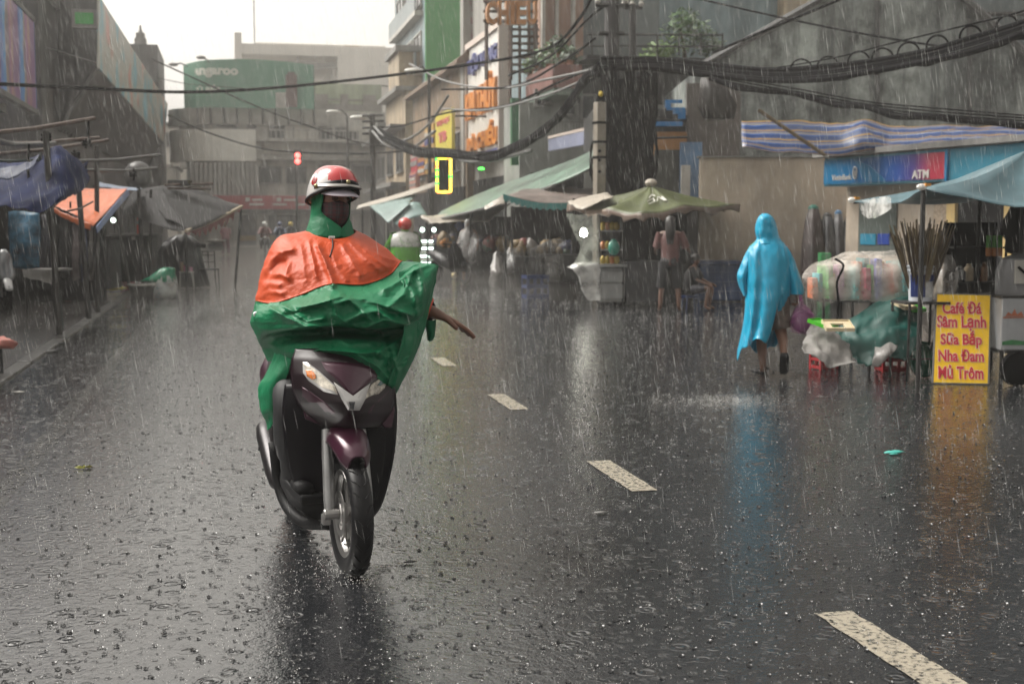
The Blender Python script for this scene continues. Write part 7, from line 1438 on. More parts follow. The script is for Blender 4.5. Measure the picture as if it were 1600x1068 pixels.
def far_rider(label, px, py, d, top, hatm, back=False, wrap=False):
 b = D(px, py, d); b.z = 0; s = -1 if not back else 1
 m = thing('motorbike', 'motorbike under the ' + ' '.join(label.split()[:7]), 'motorbike', b)
 for y in (0, 1.2): MB().lathe([(.2, -.04), (.27, -.045), (.29, 0), (.27, .045), (.2, .04)], b + V(0, y*-s - .6*-s, .29), 18, axis='X', cap=False).build('wheel', RUBBER, m)
 MB().loft([(b + V(0, s*.6, .55), V(.1, 0, 0), V(0, 0, .12)), (b + V(0, 0, .55), V(.14, 0, 0), V(0, 0, .18)), (b + V(0, -s*.6, .70), V(.11, 0, 0), V(0, 0, .12))], 14).build('body', DARK, m, smooth='all'); MB().tube([b + V(-.34, s*.42, 1.0), b + V(0, s*.5, .95), b + V(.34, s*.42, 1.0)], .02, 6).build('handlebar', RUBBER, m)
 MB().ball(b + V(0, s*.62, .82) if not back else b + V(0, -s*.78, .62), (.09, .05, .07), 10, 7).build('headlight' if not back else 'tail_light', WHITE if not back else RP, m)
 t = thing('person', label, 'person', b + V(0, 0, .6)); B = Body(); Q = lambda x, y, z: b + V(x, y * s, z)
 B.joint('pelvis', Q(0, -.12, .78), .14); B.chain('pelvis', ('waist', Q(0, -.10, .95), .12), ('chest', Q(0, -.04, 1.15), .14), ('collar', Q(0, 0, 1.30), .08), ('neck', Q(0, .02, 1.37), .045), ('jaw', Q(0, .06, 1.42), .06), ('skull', Q(0, .03, 1.50), .08), ('top', Q(0, .02, 1.56), .05))
 for sg, n in ((1, 'L'), (-1, 'R')): B.chain('collar', ('sh'+n, Q(sg*.18, 0, 1.27), .055), ('el'+n, Q(sg*.28, .22, 1.08), .04), ('wr'+n, Q(sg*.30, .42, 1.0), .03)).chain('pelvis', ('hip'+n, Q(sg*.12, 0, .72), .09), ('kn'+n, Q(sg*.20, .36, .62), .06), ('an'+n, Q(sg*.18, .18, .26), .04), ('to'+n, Q(sg*.18, .34, .22), .035))
 B.grow(t, SKIN)
 mb = MB(); rows = [(Q(0, -.12, .70), V(.22, 0, 0), V(0, .2, 0), .05), (Q(0, -.10, .95), V(.21, 0, 0), V(0, .17, 0), .04), (Q(0, -.04, 1.15), V(.22, 0, 0), V(0, .15, 0), .03), (Q(0, 0, 1.30), V(.15, 0, 0), V(0, .12, 0)), (Q(0, .02, 1.39), V(.07, 0, 0), V(0, .07, 0))]
 if wrap: rows = [(Q(0, y, z), V(a, 0, 0), V(0, b_, 0), f_) for y, z, a, b_, f_ in ((0, .5, .34, .40, .09), (0, .8, .30, .30, .08), (-.08, 1.0, .27, .22, .05), (-.03, 1.2, .262, .17, .03), (0, 1.29, .225, .14, 0), (.01, 1.345, .10, .09, 0))]
 mb.loft(rows, 26, .02, 7)
 [limb(mb, [B.pos('sh'+n), B.pos('el'+n), B.pos('wr'+n)], [.10, .09, .06] if wrap else [.085, .07, .05]) for n in 'LR']
 mb.build('raincoat', top, t, smooth='all'); [limb(MB(), [B.pos('hip'+n), B.pos('kn'+n), B.pos('an'+n)], [.11, .085, .07]).build('trouser_leg', M('black cotton', (0, 0, 0)), t, smooth='all') for n in 'LR']
 h = MB().ball(Q(0, .02, 1.50), (.135, .155, .13), 16, 10).build('helmet', hatm, t, smooth=True); return t, Q, B
far_rider('hazy rider in a dark red raincoat on a motorbike at the far crossing', 414, 386, 66, M('dark red raincoat', (.16, .05, .05), .5, .2, 4), M('white helmet', (.6, .6, .58), .3, .1, 3))
far_rider('hazy rider with a navy helmet close to the orange shoulder', 438, 388, 70, M('navy raincoat', (.04, .06, .12), .5, .2, 4), M('navy helmet', (.04, .06, .16), .3, .1, 3))
far_rider('hazy rider with a yellow helmet seated beyond the orange shoulder', 455, 388, 72, M('black cotton', (0, 0, 0)), M('yellow helmet', (.55, .40, .05), .3, .1, 3))
t, Q, B = far_rider('rider seen from behind in a bright green poncho with a white shoulder cape', 634, 472, 25, M('bright green poncho', (.065, .24, .02), .4, .25, 4), M('red helmet', (.45, .04, .03), .25, .15, 6, coat=.4), back=True, wrap=True)
mb = MB(); mb.loft([(Q(0, y, z), V(w_, 0, 0), V(0, b_, 0), f_) for y, z, w_, b_, f_ in ((-.06, 1.06, .292, .24, .07), (-.03, 1.2, .278, .185, .03), (0, 1.30, .24, .15, 0), (.01, 1.355, .10, .09, 0))], 24, .015, 6, cap=False); mb.build('cape', clear_plastic('clear rain cape', (.42, .42, .40), .5, .3), t, smooth='all', solid=.006)
mb = MB(); mb.loft([(Q(0, .02, 1.31), V(.085, 0, 0), V(0, .085, 0)), (Q(0, .02, 1.38), V(.072, 0, 0), V(0, .075, 0)), (Q(0, .02, 1.47), V(.10, 0, 0), V(0, .11, 0))], 16); mb.build('hood', M('bright green poncho', (0, 0, 0)), t, smooth='all')
# dark parked motorbike right of the lamp shelf
b = PZ(703, 443); t = thing('motorbike', 'dark parked motorbike with a black cover beside the tube lamps', 'motorbike', b, .5)
loc().lathe([(.2, -.04), (.27, -.045), (.29, 0), (.27, .045), (.2, .04)], (0, -.6, .29), 18, axis='X', cap=False).build('front_wheel', RUBBER, t, smooth=True); loc().lathe([(.2, -.04), (.27, -.045), (.29, 0), (.27, .045), (.2, .04)], (0, .6, .29), 18, axis='X', cap=False).build('rear_wheel', RUBBER, t, smooth=True)
loc().loft([((0, -.35, .30), (.24, 0, 0), (0, .1, 0)), ((0, -.30, .6), (.27, 0, 0), (0, .14, 0)), ((0, -.2, .85), (.2, 0, 0), (0, .15, 0)), ((0, -.18, 1.02), (.06, 0, 0), (0, .06, 0))], 16, .02).build('front_cowl', RUBBER, t, smooth='all'); loc().loft([((0, -.1, .45), (.15, 0, 0), (0, 0, .12)), ((0, .3, .6), (.17, 0, 0), (0, 0, .18)), ((0, .75, .75), (.12, 0, 0), (0, 0, .1))], 14).build('body', DARK, t, smooth='all'); loc().tube([(-.34, -.15, 1.0), (0, -.2, .98), (.34, -.15, 1.0)], .02, 6).build('handlebar', RUBBER, t)
# THE RIDER AND THE MAROON SCOOTER
SO = PZ(548, 897); SO.z = 0; STH = R(8)
SM3 = Matrix.Rotation(STH, 3, 'Z'); SMI = SM3.inverted()
def SL(px, py, yl):
 """photo pixel -> point of the scooter's own frame at yl metres behind the front axle"""
 o = SMI @ (EYE - SO); d = SMI @ ray(px, py); return o + d * ((yl - o.y) / d.y)
def lmb(): m = MB(); m.local = True; return m
MAR = M('maroon metallic paint', (.050, .010, .026), .28, .1, 4, metal=.25, coat=.45)
BLKG = M('gloss black plastic', (.005, .004, .006), .34, .2, 5, spec=.15, coat=.04)
BLKM = M('matt black plastic', (.006, .006, .007), .6, .3, 8, spec=.2)
TYRE = M('wet tyre rubber', (.006, .006, .007), .40, .3, 12, spec=.3)
ALLOY = M('brushed alloy', (.38, .37, .36), .35, .2, 6, metal=.9)
CHROME = M('silver trim', (.62, .61, .60), .25, .08, 5, metal=.3, coat=.4)
LENS = M('clear lamp lens', (.50, .46, .39), .15, .75, 34, metal=.1, coat=.8)
AMBER = M('amber indicator', (.62, .17, .015), .15, .4, 40, coat=1.0)
t = thing('scooter', 'dark maroon scooter with V-shaped silver trim, ridden towards the camera', 'scooter', SO, STH)
def wheel(name, y, w, rim, yaw=0.0):
 c = V(0, y, .27); m = lmb(); prof = [(.185, -w*.36), (.205, -w*.46), (.235, -w*.5), (.258, -w*.40), (.268, -w*.2), (.271, 0), (.268, w*.2), (.258, w*.40), (.235, w*.5), (.205, w*.46), (.185, w*.36)]
 m.lathe(prof, c, 48, axis='X', cap=False); n0 = len(m.v)
 wo = lmb(); wo.lathe([(.045, -w*.55), (.05, -w*.5), (.05, w*.5), (.045, w*.55)], c, 20, axis='X'); wo.tube([c + V(-w*1.05, 0, 0), c + V(w*1.05, 0, 0)], .016, 10)
 root = wo.build(name, ALLOY, t, smooth=True)
 tr = m                                                     # tread grooves as low raised blocks
 for k in range(30):
  a = 2 * math.pi * k / 30
  for s in (-1, 1):
   p0 = c + V(s*w*.10, -.2705*math.cos(a), .2705*math.sin(a)); a2 = a + .12; p1 = c + V(s*w*.40, -.260*math.cos(a2), .260*math.sin(a2)); tr.tube([p0, p0.lerp(p1, .5) + V(0, -.003*math.cos(a), .003*math.sin(a)), p1], .0035, 4)
 m.build('tyre', TYRE, root, smooth=True)
 r = lmb(); r.lathe([(.165, -w*.32), (.187, -w*.40), (.190, -w*.36), (.172, 0), (.190, w*.36), (.187, w*.40), (.165, w*.32)], c, 40, axis='X', cap=False); r.build('rim', rim, root, smooth=True)
 for k in range(5):
  a = 2 * math.pi * k / 5 + .3; d = V(0, math.cos(a), math.sin(a)); e = V(0, -math.sin(a), math.cos(a)); s_ = lmb()
  for sg in (-1, 1): s_.prism([c + d*.04 + e*.02 + V(sg*w*.22, 0, 0), c + d*.172 + e*.012*sg + V(sg*w*.22, 0, 0), c + d*.172 - e*.012 + V(sg*w*.22, 0, 0), c + d*.04 - e*.02 + V(sg*w*.22, 0, 0)], (w*.12*-sg, 0, 0))
  s_.build('spoke', rim, root)
 b = lmb(); b.lathe([(.07, -w*.50), (.10, -w*.50), (.10, -w*.46), (.07, -w*.46)], c, 32, axis='X', cap=False); b.build('brake_disc', ALLOY, root, smooth=True); return root
wheel('front_wheel', 0, .092, ALLOY); wheel('rear_wheel', 1.22, .10, M('orange-brown rim', (.30, .125, .035), .35, .3, 6, metal=.5))
for sx in (-1, 1):
 m = lmb(); m.tube([V(sx*.082, .015, .245), V(sx*.082, .03, .33), V(sx*.078, .075, .52), V(sx*.075, .10, .62)], [.023, .026, .024, .022], 12); m.build('fork_leg', M('fork silver', (.33, .33, .33), .35, .2, 9, metal=.7), t, smooth=True)
m = lmb(); m.box((-.10, .02, .245), (.035, .05, .045)); m.tube([V(-.115, .0, .27), V(-.05, 0, .27)], .024, 12); m.build('brake_caliper', ALLOY, t, bev=.006)
# front mudguard
m = lmb(); secs = []
for a, w, r in ((122, .036, .318), (113, .062, .334), (101, .076, .352), (89, .083, .368), (72, .086, .378), (52, .078, .372), (30, .062, .35)):
 c = V(0, .27*0 + r*math.cos(R(a)), .27 + r*math.sin(R(a))); rad = V(0, math.cos(R(a)), math.sin(R(a))); secs.append((c, w, rad))
P = []
for c, w, rad in secs:
 row = []
 for k in range(15):
  x = -1 + 2*k/14; row.append(c + V(w*math.sin(x*1.35)/math.sin(1.35), 0, 0) - rad*(.060*abs(x)**3 + .012*x*x))
 P.append(row)
P = crgrid(P, 28, 30); m.grid(P); m.build('front_fender', MAR, t, smooth='all', solid=.006)
# front cowl: one bulged shell, drawn row by row
CW = [(545, 462, 606, .13, .03), (562, 456, 612, .115, -.015), (585, 455, 615, .11, -.055), (608, 458, 616, .12, -.085), (628, 466, 615, .14, -.10), (645, 478, 611, .16, -.085), (658, 494, 602, .17, -.055), (668, 508, 590, .175, -.02)]
def cowl_y(px, py):
 for i in range(len(CW) - 1):
  if CW[i][0] <= py <= CW[i+1][0] or i == len(CW) - 2:
   f = max(0, min(1, (py - CW[i][0]) / (CW[i+1][0] - CW[i][0]))); a, b = CW[i], CW[i+1]; l, r, ys, yc = (a[j] + (b[j] - a[j]) * f for j in (1, 2, 3, 4)); break
 x = (px - (l + r)/2) / ((r - l)/2); x = max(-1, min(1, x)); return yc + (ys - yc) * (abs(x) ** 1.7)
P = []
for i in range(41):
 py = 545 + (668 - 545) * i / 40; row = []
 for k in range(41):
  for q in range(len(CW) - 1):
   if CW[q][0] <= py <= CW[q+1][0]: f = (py - CW[q][0]) / (CW[q+1][0] - CW[q][0]); l = CW[q][1] + (CW[q+1][1] - CW[q][1])*f; r = CW[q][2] + (CW[q+1][2] - CW[q][2])*f; break
  px = l + (r - l) * k / 40; row.append(SL(px, py, cowl_y(px, py)))
 P.append(row)
cow = lmb().grid(P).build('front_cowl', M('dark maroon plastic', (.012, .004, .007), .34, .15, 5, spec=.35, coat=.15), t, smooth='all', solid=.008)
def onc(poly, off, sub=6):
 """outline in pixels laid on the cowl and raised by off"""
 m = lmb(); cx = sum(p[0] for p in poly)/len(poly); cy = sum(p[1] for p in poly)/len(poly); rings = 5; n = len(poly) * sub; P = []
 for q in range(rings + 1):
  k = q / rings; row = []
  for j in range(n):
   a, f = j // sub, (j % sub)/sub; p = poly[a]; r = poly[(a+1) % len(poly)]; px = cx + (p[0] + (r[0]-p[0])*f - cx)*k; py = cy + (p[1] + (r[1]-p[1])*f - cy)*k
   row.append(SL(px, py, cowl_y(px, py) - off * (1 if q < rings else .25)))
  P.append(row)
 P = P[::-1]; m.grid(P, wrap=True); return m
onc([(500, 564), (548, 566), (594, 570), (598, 586), (577, 599), (552, 626), (529, 596), (508, 578)], .013).build('nose_panel', MAR, t, smooth=True)
onc([(468, 600), (482, 608), (515, 632), (530, 648), (522, 652), (500, 642), (476, 628), (466, 616)], .008).build('lower_cowl_panel', MAR, t, smooth=True)
onc([(612, 604), (592, 622), (574, 640), (570, 650), (585, 646), (604, 630), (613, 618)], .008).build('lower_cowl_panel', MAR, t, smooth=True)
h1 = onc([(472, 565), (480, 566), (500, 581), (524, 603), (528, 616), (520, 612), (506, 609), (484, 593), (474, 581)], .014).build('headlight', LENS, t, smooth=True)
onc([(476, 577), (486, 576), (494, 584), (495, 592), (488, 594), (479, 588)], .020).build('turn_signal', AMBER, h1, smooth=True)
onc([(472, 564), (480, 565), (500, 580), (525, 603), (522, 603), (498, 583), (480, 570), (476, 570), (476, 580), (486, 593), (506, 608), (520, 612), (529, 617), (522, 616), (505, 612), (482, 595), (472, 582)], .012).build('light_trim', CHROME, h1, smooth=True)
h2 = onc([(604, 586), (596, 588), (580, 600), (572, 614), (570, 624), (580, 619), (592, 616), (602, 606), (606, 596)], .014).build('headlight', LENS, t, smooth=True)
onc([(602, 590), (595, 593), (588, 602), (594, 604), (602, 598)], .020).build('turn_signal', M('clear indicator', (.10, .16, .16), .1, .5, 30, coat=1), h2, smooth=True)
m = onc([(521, 596), (527, 602), (540, 624), (551, 629), (563, 622), (576, 600), (579, 598), (572, 622), (562, 641), (544, 641), (534, 624)], .022); m.build('trim_emblem', CHROME, t, smooth=True)
onc([(544, 626), (556, 626), (553, 640), (548, 640)], .025).build('emblem_inset', M('dark chrome', (.16, .16, .17), .15, .3, 20, metal=.9), t, smooth=True)
# leg shield and lower fairing
def tall(rows, yc, yd, n=24, pw=2.0):
 m = lmb(); P = []
 for py, l, r, dy in rows:
  row = []
  for k in range(n + 1):
   x = -1 + 2*k/n; row.append(SL((l + r)/2 + (r - l)/2 * x, py, yc + dy + yd * abs(x)**pw))
  P.append(row)
 return m.grid(crgrid(P, 36, 30))
tall([(600, 446, 616, 0), (640, 442, 619, .0), (680, 444, 618, .02), (720, 450, 613, .05), (760, 462, 604, .08), (790, 480, 594, .11), (812, 500, 578, .14)], .17, .10).build('leg_shield', BLKG, t, smooth='all', solid=.012)
m = tall([(650, 505, 600, 0), (690, 500, 602, .03), (740, 505, 597, .06), (780, 515, 588, .09)], .13, .06); m.build('inner_fairing', BLKM, t, smooth='all', solid=.01)
onb = [(588, 648), (600, 640), (613, 622), (617, 640), (613, 668), (601, 668)]
m = lmb(); m.prism([SL(px, py, .15) for px, py in onb], (0, .02, 0)); m.build('side_flash', MAR, t, bev=.004)
m = lmb(); m.prism([SL(px, py, .15) for px, py in ((470, 622), (490, 640), (512, 655), (502, 664), (478, 655))], (0, .02, 0)); m.build('side_flash', MAR, t, bev=.004)
# chassis, engine, rear body, seat, exhaust, rear mudguard, tail
m = lmb(); m.loft([(V(0, .30, .24), V(.15, 0, 0), V(0, 0, .07)), (V(0, .55, .22), V(.16, 0, 0), V(0, 0, .06)), (V(0, .85, .26), V(.15, 0, 0), V(0, 0, .10)), (V(0, 1.05, .30), V(.11, 0, 0), V(0, 0, .10))], 20); m.build('underbody', BLKM, t, smooth='all')
m = lmb(); m.loft([(V(0, .52, .50), V(.13, 0, 0), V(0, 0, .16)), (V(0, .75, .56), V(.18, 0, 0), V(0, 0, .20)), (V(0, 1.05, .62), V(.19, 0, 0), V(0, 0, .17)), (V(0, 1.40, .72), V(.15, 0, 0), V(0, 0, .11)), (V(0, 1.62, .80), V(.07, 0, 0), V(0, 0, .05))], 22); m.build('rear_body', MAR, t, smooth='all')
m = lmb(); m.loft([(V(0, .50, .74), V(.10, 0, 0), V(0, 0, .04)), (V(0, .75, .77), V(.14, 0, 0), V(0, 0, .05)), (V(0, 1.10, .82), V(.14, 0, 0), V(0, 0, .06)), (V(0, 1.45, .86), V(.09, 0, 0), V(0, 0, .04))], 18); m.build('seat', BLKM, t, smooth='all')
m = lmb(); ex = [SL(505, 815, .62), SL(470, 800, .80), SL(440, 772, .98)]; m.tube(crline(ex, 10), .022, 10); m.build('exhaust_pipe', BLKM, t, smooth='all')
m = lmb(); e0, e1 = SL(436, 752, 1.02), SL(415, 668, 1.42); m.tube([e0 + (e0-e1)*.12, e0, e0.lerp(e1, .2), e0.lerp(e1, .85), e1, e1 + (e1-e0)*.06], [.025, .05, .058, .058, .05, .03], 18); mu = m.build('muffler', M('dark exhaust steel', (.035, .032, .034), .3, .3, 8, metal=.6), t, smooth=True)
m = lmb(); m.prism([SL(428, 672, 1.16), SL(446, 690, 1.1), SL(456, 740, 1.02), SL(440, 724, 1.06)], (.012, 0, 0)); m.build('heat_shield', ALLOY, mu, bev=.004); m = lmb(); m.tube([SL(405, 697, 1.28), SL(414, 699, 1.28)], .022, 10); m.build('bracket_bolt', BLKM, mu)
m = lmb(); P = []
for k in range(9):
 a = R(40 + 15*k); P.append([V(x*.07, 1.22 + .31*math.cos(a), .27 + .31*math.sin(a) - .02*abs(x)) for x in (-1, -.5, 0, .5, 1)])
m.grid(P); m.build('rear_fender', BLKM, t, smooth='all', solid=.006)
m = lmb(); m.tube(crline([SL(428, 690, .95), SL(440, 770, .9), SL(470, 812, .7), SL(520, 818, .4)], 16), .03, 10); m.build('frame_tube', BLKM, t, smooth='all')
m = lmb(); m.tube([V(0, .12, .60), V(0, .26, .98)], .03, 10); m.tube([V(-.19, .44, .97), V(-.11, .34, .98), V(0, .30, .98), V(.11, .34, .98), V(.19, .44, .97)], .016, 10); m.build('handlebar', BLKM, t, smooth='all')
for sx in (-1, 1): m = lmb(); m.tube([V(sx*.12, .355, .98), V(sx*.195, .445, .97)], .021, 12); m.build('grip', BLKM, t, smooth=True)
m = lmb(); m.bb(-.17, .17, .22, .62, .27, .31); m.build('footboard', BLKM, t, bev=.01)
#  rider
rider = thing('person', 'scooter rider in a billowing orange and green poncho, red helmet and plaid face mask', 'person', SO + SM3 @ V(0, .72, .0));
def W(p): return SO + SM3 @ V(p)                                      # scooter frame -> world
def WL(px, py, yl): return W(SL(px, py, yl))
HC = SL(521, 312, .60); HY = R(17); HM = Matrix.Scale(.87, 3) @ Matrix.Rotation(HY, 3, 'Z') @ Matrix.Rotation(R(3), 3, 'Y')
def H(x, y, z): return W(HC + HM @ V(x, y, z))
B = Body()
B.joint('pelvis', W(V(0, .80, .86)), (.16, .13)); nk = HC + V(0, .035, -.15)
B.chain('pelvis', ('waist', W(V(0, .78, 1.02)), (.14, .11)), ('chest', W(V(0, .70, 1.20)), (.16, .115)), ('collar', W(V(nk.x*.8, .66, 1.36)), (.10, .08)), ('neck', W(nk + V(0, .02, .02)), .055), ('jaw', H(0, -.005, -.075), (.058, .068)), ('cheek', H(0, -.006, -.03), (.070, .085)), ('brow', H(0, .004, .03), (.074, .092)), ('skull', H(0, .012, .075), (.07, .085)), ('top', H(0, .012, .105), .045))
B.chain('cheek', ('nose', H(0, -.098, -.022), .013))
wl = WL(676, 487, .40); ell = WL(612, 470, .52)
B.chain('collar', ('shL', W(V(nk.x + .17, .66, 1.33)), .062), ('elL', ell, .050), ('wrL', wl, .036))
dh = (WL(733, 514, .36) - wl).normalized(); B.hand('wrL', dh, V(-.1, .25, -1), (SM3 @ V(.25, -1, -.25)), 1.3, .16, .26)
B.chain('collar', ('shR', W(V(nk.x - .17, .66, 1.33)), .062), ('elR', W(V(-.21, .66, 1.06)), .046), ('wrR', W(V(-.13, .50, .99)), .030)); B.hand('wrR', SM3 @ V(0, -1, -.1), V(0, 0, -1), SM3 @ V(1, 0, 0), 1.0, .8)
for sg, n in ((1, 'L'), (-1, 'R')): B.chain('pelvis', ('hip'+n, W(V(sg*.10, .74, .82)), .10), ('kn'+n, W(V(sg*.17, .36, .72)), .066), ('ca'+n, W(V(sg*.16, .42, .52)), .06), ('an'+n, W(V(sg*.14, .45, .36)), .04), ('ft'+n, W(V(sg*.14, .36, .335)), .036), ('to'+n, W(V(sg*.14, .27, .33)), .028))
B.grow(rider, M('rider skin', (.165, .075, .048), .4, .12, 9))
for n in 'LR': limb(MB(), [B.pos('hip'+n), B.pos('kn'+n), B.pos('ca'+n), B.pos('an'+n)], [.12, .09, .082, .07], 16, .01).build('trouser_leg', M('black trousers', (.010, .010, .012), .6, .3, 9), rider, smooth='all')
for n in 'LR': MB().loft([(B.pos('an'+n) - V(0, 0, .02), V(.045, 0, 0), V(0, .05, 0)), (B.pos('ft'+n), V(.045, 0, 0), V(0, 0, .04)), (B.pos('to'+n) + SM3 @ V(0, -.02, 0), V(.04, 0, 0), V(0, 0, .03))], 14).build('shoe', BLKM, rider, smooth='all')
# jacket sleeve and cuff of the stretched arm
limb(MB(), [ell, WL(650, 482, .46), WL(674, 487, .405)], [.075, .058, .044], 18, .008).build('jacket_sleeve', M('black-navy jacket', (.012, .012, .018), .55, .3, 9), rider, smooth='all')
ORA = M('orange poncho nylon', (.46, .062, .016), .5, .10, 5, spec=.3, bump=.16, bscale=60); GRE = M('green poncho nylon', (.002, .135, .055), .48, .14, 5, spec=.3, bump=.16, bscale=60)
limb(MB(), [WL(654, 478, .44), WL(664, 481, .42), WL(673, 484, .41)], [.075, .060, .050], 18, .006).build('cuff', M('red-orange cuff', (.60, .06, .02), .4, .12, 6), rider, smooth='all')
MB().cloth([[WL(664, 500, .40), WL(672, 502, .38), WL(680, 500, .40)], [WL(665, 515, .41), WL(673, 518, .38), WL(680, 514, .40)], [WL(668, 531, .41), WL(673, 533, .39), WL(678, 528, .40)]], 8, 8, .008, 9, 2).build('sleeve_flap', M('green poncho nylon', (0, 0, 0)), rider, smooth='all', solid=.003)
# the poncho: closed rings, each row written as (pixel x, pixel y, metres behind
ROWS = [
 [(483, 361, .60), (492, 367, .52), (507, 371, .48), (520, 373, .47), (535, 372, .48), (548, 368, .52), (556, 361, .60), (545, 356, .70), (520, 354, .74), (493, 356, .70)],
 [(462, 365, .61), (478, 373, .50), (500, 379, .44), (520, 381, .42), (541, 379, .44), (560, 373, .49), (571, 367, .60), (556, 363, .74), (520, 361, .80), (478, 362, .74)],
 [(440, 369, .62), (462, 386, .46), (492, 394, .39), (520, 397, .36), (550, 393, .38), (580, 386, .44), (592, 380, .57), (575, 378, .80), (520, 380, .90), (450, 372, .80)],
 [(424, 388, .62), (448, 408, .43), (484, 414, .34), (520, 414, .31), (560, 409, .32), (596, 399, .40), (608, 391, .55), (595, 400, .84), (520, 405, .96), (434, 395, .84)],
 [(410, 428, .62), (434, 438, .40), (476, 438, .30), (518, 430, .27), (565, 426, .28), (603, 413, .36), (619, 402, .52), (610, 425, .86), (520, 435, 1.0), (420, 430, .88)],
 [(403, 470, .58), (428, 473, .37), (470, 460, .27), (515, 443.5, .23), (566, 444, .24), (606, 430, .33), (629, 408, .49), (625, 450, .86), (520, 465, 1.02), (412, 472, .88)],
 [(402, 476, .56), (428, 477, .35), (470, 465, .245), (515, 449, .205), (568, 450, .21), (613, 434, .30), (640, 409, .46), (598, 460, .86), (520, 480, 1.03), (410, 480, .88)],
 [(399, 487, .51), (428, 484, .27), (468, 474, .17), (515, 461, .12), (572, 462, .12), (630, 443, .21), (661, 411, .41), (621, 475, .84), (520, 500, 1.04), (406, 495, .88)],
 [(397, 498, .47), (430, 494, .23), (468, 486, .11), (518, 475, .05), (577, 480, .05), (642, 464, .12), (682, 417, .36), (634, 490, .80), (520, 520, 1.05), (404, 510, .88)],
 [(403, 512, .46), (434, 507, .22), (471, 503, .10), (520, 497, .03), (582, 503, .03), (645, 488, .11), (676, 448, .34), (630, 505, .80), (520, 540, 1.05), (410, 525, .88)],
 [(409, 524, .47), (438, 518, .25), (474, 514, .13), (522, 510, .06), (586, 514, .07), (645, 503, .14), (671, 468, .34), (626, 520, .80), (520, 555, 1.05), (415, 540, .88)],
 [(414, 529, .52), (441, 520, .38), (476, 512, .32), (522, 508, .28), (588, 512, .26), (643, 507, .22), (668, 480, .35), (622, 530, .82), (520, 565, 1.06), (418, 550, .88)],
 [(420, 536, .55), (445, 532, .39), (478, 527, .33), (522, 523, .28), (586, 526, .24), (638, 523, .21), (664, 496, .35), (616, 545, .84), (520, 575, 1.06), (422, 560, .90)],
 [(426, 546, .55), (449, 541, .31), (481, 535, .18), (522, 530, .10), (582, 533, .10), (634, 542, .15), (658, 520, .34), (611, 560, .86), (520, 590, 1.06), (426, 572, .90)],
 [(429, 553, .55), (453, 549, .28), (483, 545, .14), (522, 541, .04), (577, 549, .03), (625, 562, .11), (650, 545, .32), (606, 575, .88), (520, 600, 1.07), (428, 585, .92)],
 [(431, 560, .56), (456, 554, .27), (484, 551, .13), (522, 549, .03), (569, 560, .01), (612, 580, .08), (640, 572, .30), (601, 590, .90), (520, 610, 1.07), (430, 600, .92)],
 [(433, 567, .57), (458, 559, .29), (485, 556, .14), (522, 555, .05), (560, 572, .01), (600, 598, .05), (622, 605, .26), (596, 605, .90), (520, 620, 1.08), (432, 612, .94)]]
NB_ = 5                                                               # the colour seam runs along row 5
FOLDS = [  # (pixel polyline, height, half width)
 ([(497, 384), (506, 405), (514, 425), (520, 446)], .026, 4.5), ([(483, 378), (488, 405), (494, 432)], .012, 4), ([(470, 384), (474, 410), (478, 440)], .008, 6), ([(536, 384), (548, 405), (562, 430)], .012, 4), ([(548, 380), (566, 398), (590, 420)], .013, 4), ([(562, 384), (584, 402), (604, 418)], .010, 3.5), ([(575, 390), (600, 402), (622, 408)], .010, 3.5), ([(520, 400), (528, 420), (540, 438)], .008, 4),
 ([(412, 424), (424, 404), (440, 392), (456, 390)], .022, 5), ([(418, 436), (432, 412), (446, 408)], -.018, 4), ([(410, 446), (424, 430), (438, 428), (450, 434)], .018, 4), ([(407, 456), (420, 443), (436, 445)], .014, 3.5), ([(405, 466), (420, 455), (440, 458)], .012, 3.5), ([(440, 396), (450, 412), (448, 424)], .014, 4),
 ([(424, 482), (448, 496), (474, 508), (500, 515)], .022, 4), ([(440, 476), (462, 490), (480, 502), (505, 498)], .016, 4), ([(450, 492), (480, 484), (505, 478)], -.014, 4), ([(470, 480), (500, 474), (530, 464), (570, 468), (610, 482), (642, 492)], .026, 4.5), ([(515, 466), (524, 478), (526, 492), (540, 504)], .020, 3.5), ([(526, 474), (545, 468), (560, 478), (580, 500)], .018, 3.5), ([(545, 500), (566, 490), (590, 486), (612, 500)], .018, 4), ([(540, 462), (575, 470), (620, 488)], -.016, 4), ([(600, 452), (622, 440), (642, 424), (668, 414)], .020, 5), ([(610, 478), (630, 460), (640, 436), (646, 418)], .016, 4), ([(636, 430), (648, 465), (654, 505)], .018, 4), ([(652, 420), (660, 450), (660, 490)], .014, 4), ([(570, 512), (600, 500), (630, 506), (650, 512)], .018, 4), ([(460, 512), (490, 508), (520, 512)], .012, 3),
 ([(470, 553), (500, 546), (530, 548), (570, 552), (592, 548)], .018, 3.5), ([(592, 522), (598, 540), (594, 552)], .020, 3.5), ([(592, 552), (615, 535), (640, 520)], .016, 4), ([(560, 556), (590, 572), (606, 590)], .014, 4), ([(615, 560), (622, 580), (618, 600)], .014, 4), ([(636, 530), (640, 552), (632, 575)], .012, 4), ([(520, 525), (545, 538), (575, 536)], .012, 4), ([(450, 540), (470, 530), (500, 528)], .012, 4), ([(600, 530), (610, 555), (604, 580)], -.012, 4)]
def seg_d(px, py, pts):
 best = 1e9
 for i in range(len(pts) - 1):
  (ax, ay), (bx, by) = pts[i], pts[i+1]; dx, dy = bx - ax, by - ay; L2 = dx*dx + dy*dy
  k = max(0, min(1, ((px - ax)*dx + (py - ay)*dy) / L2)); q = (px - ax - dx*k)**2 + (py - ay - dy*k)**2
  if q < best: best = q
 return best
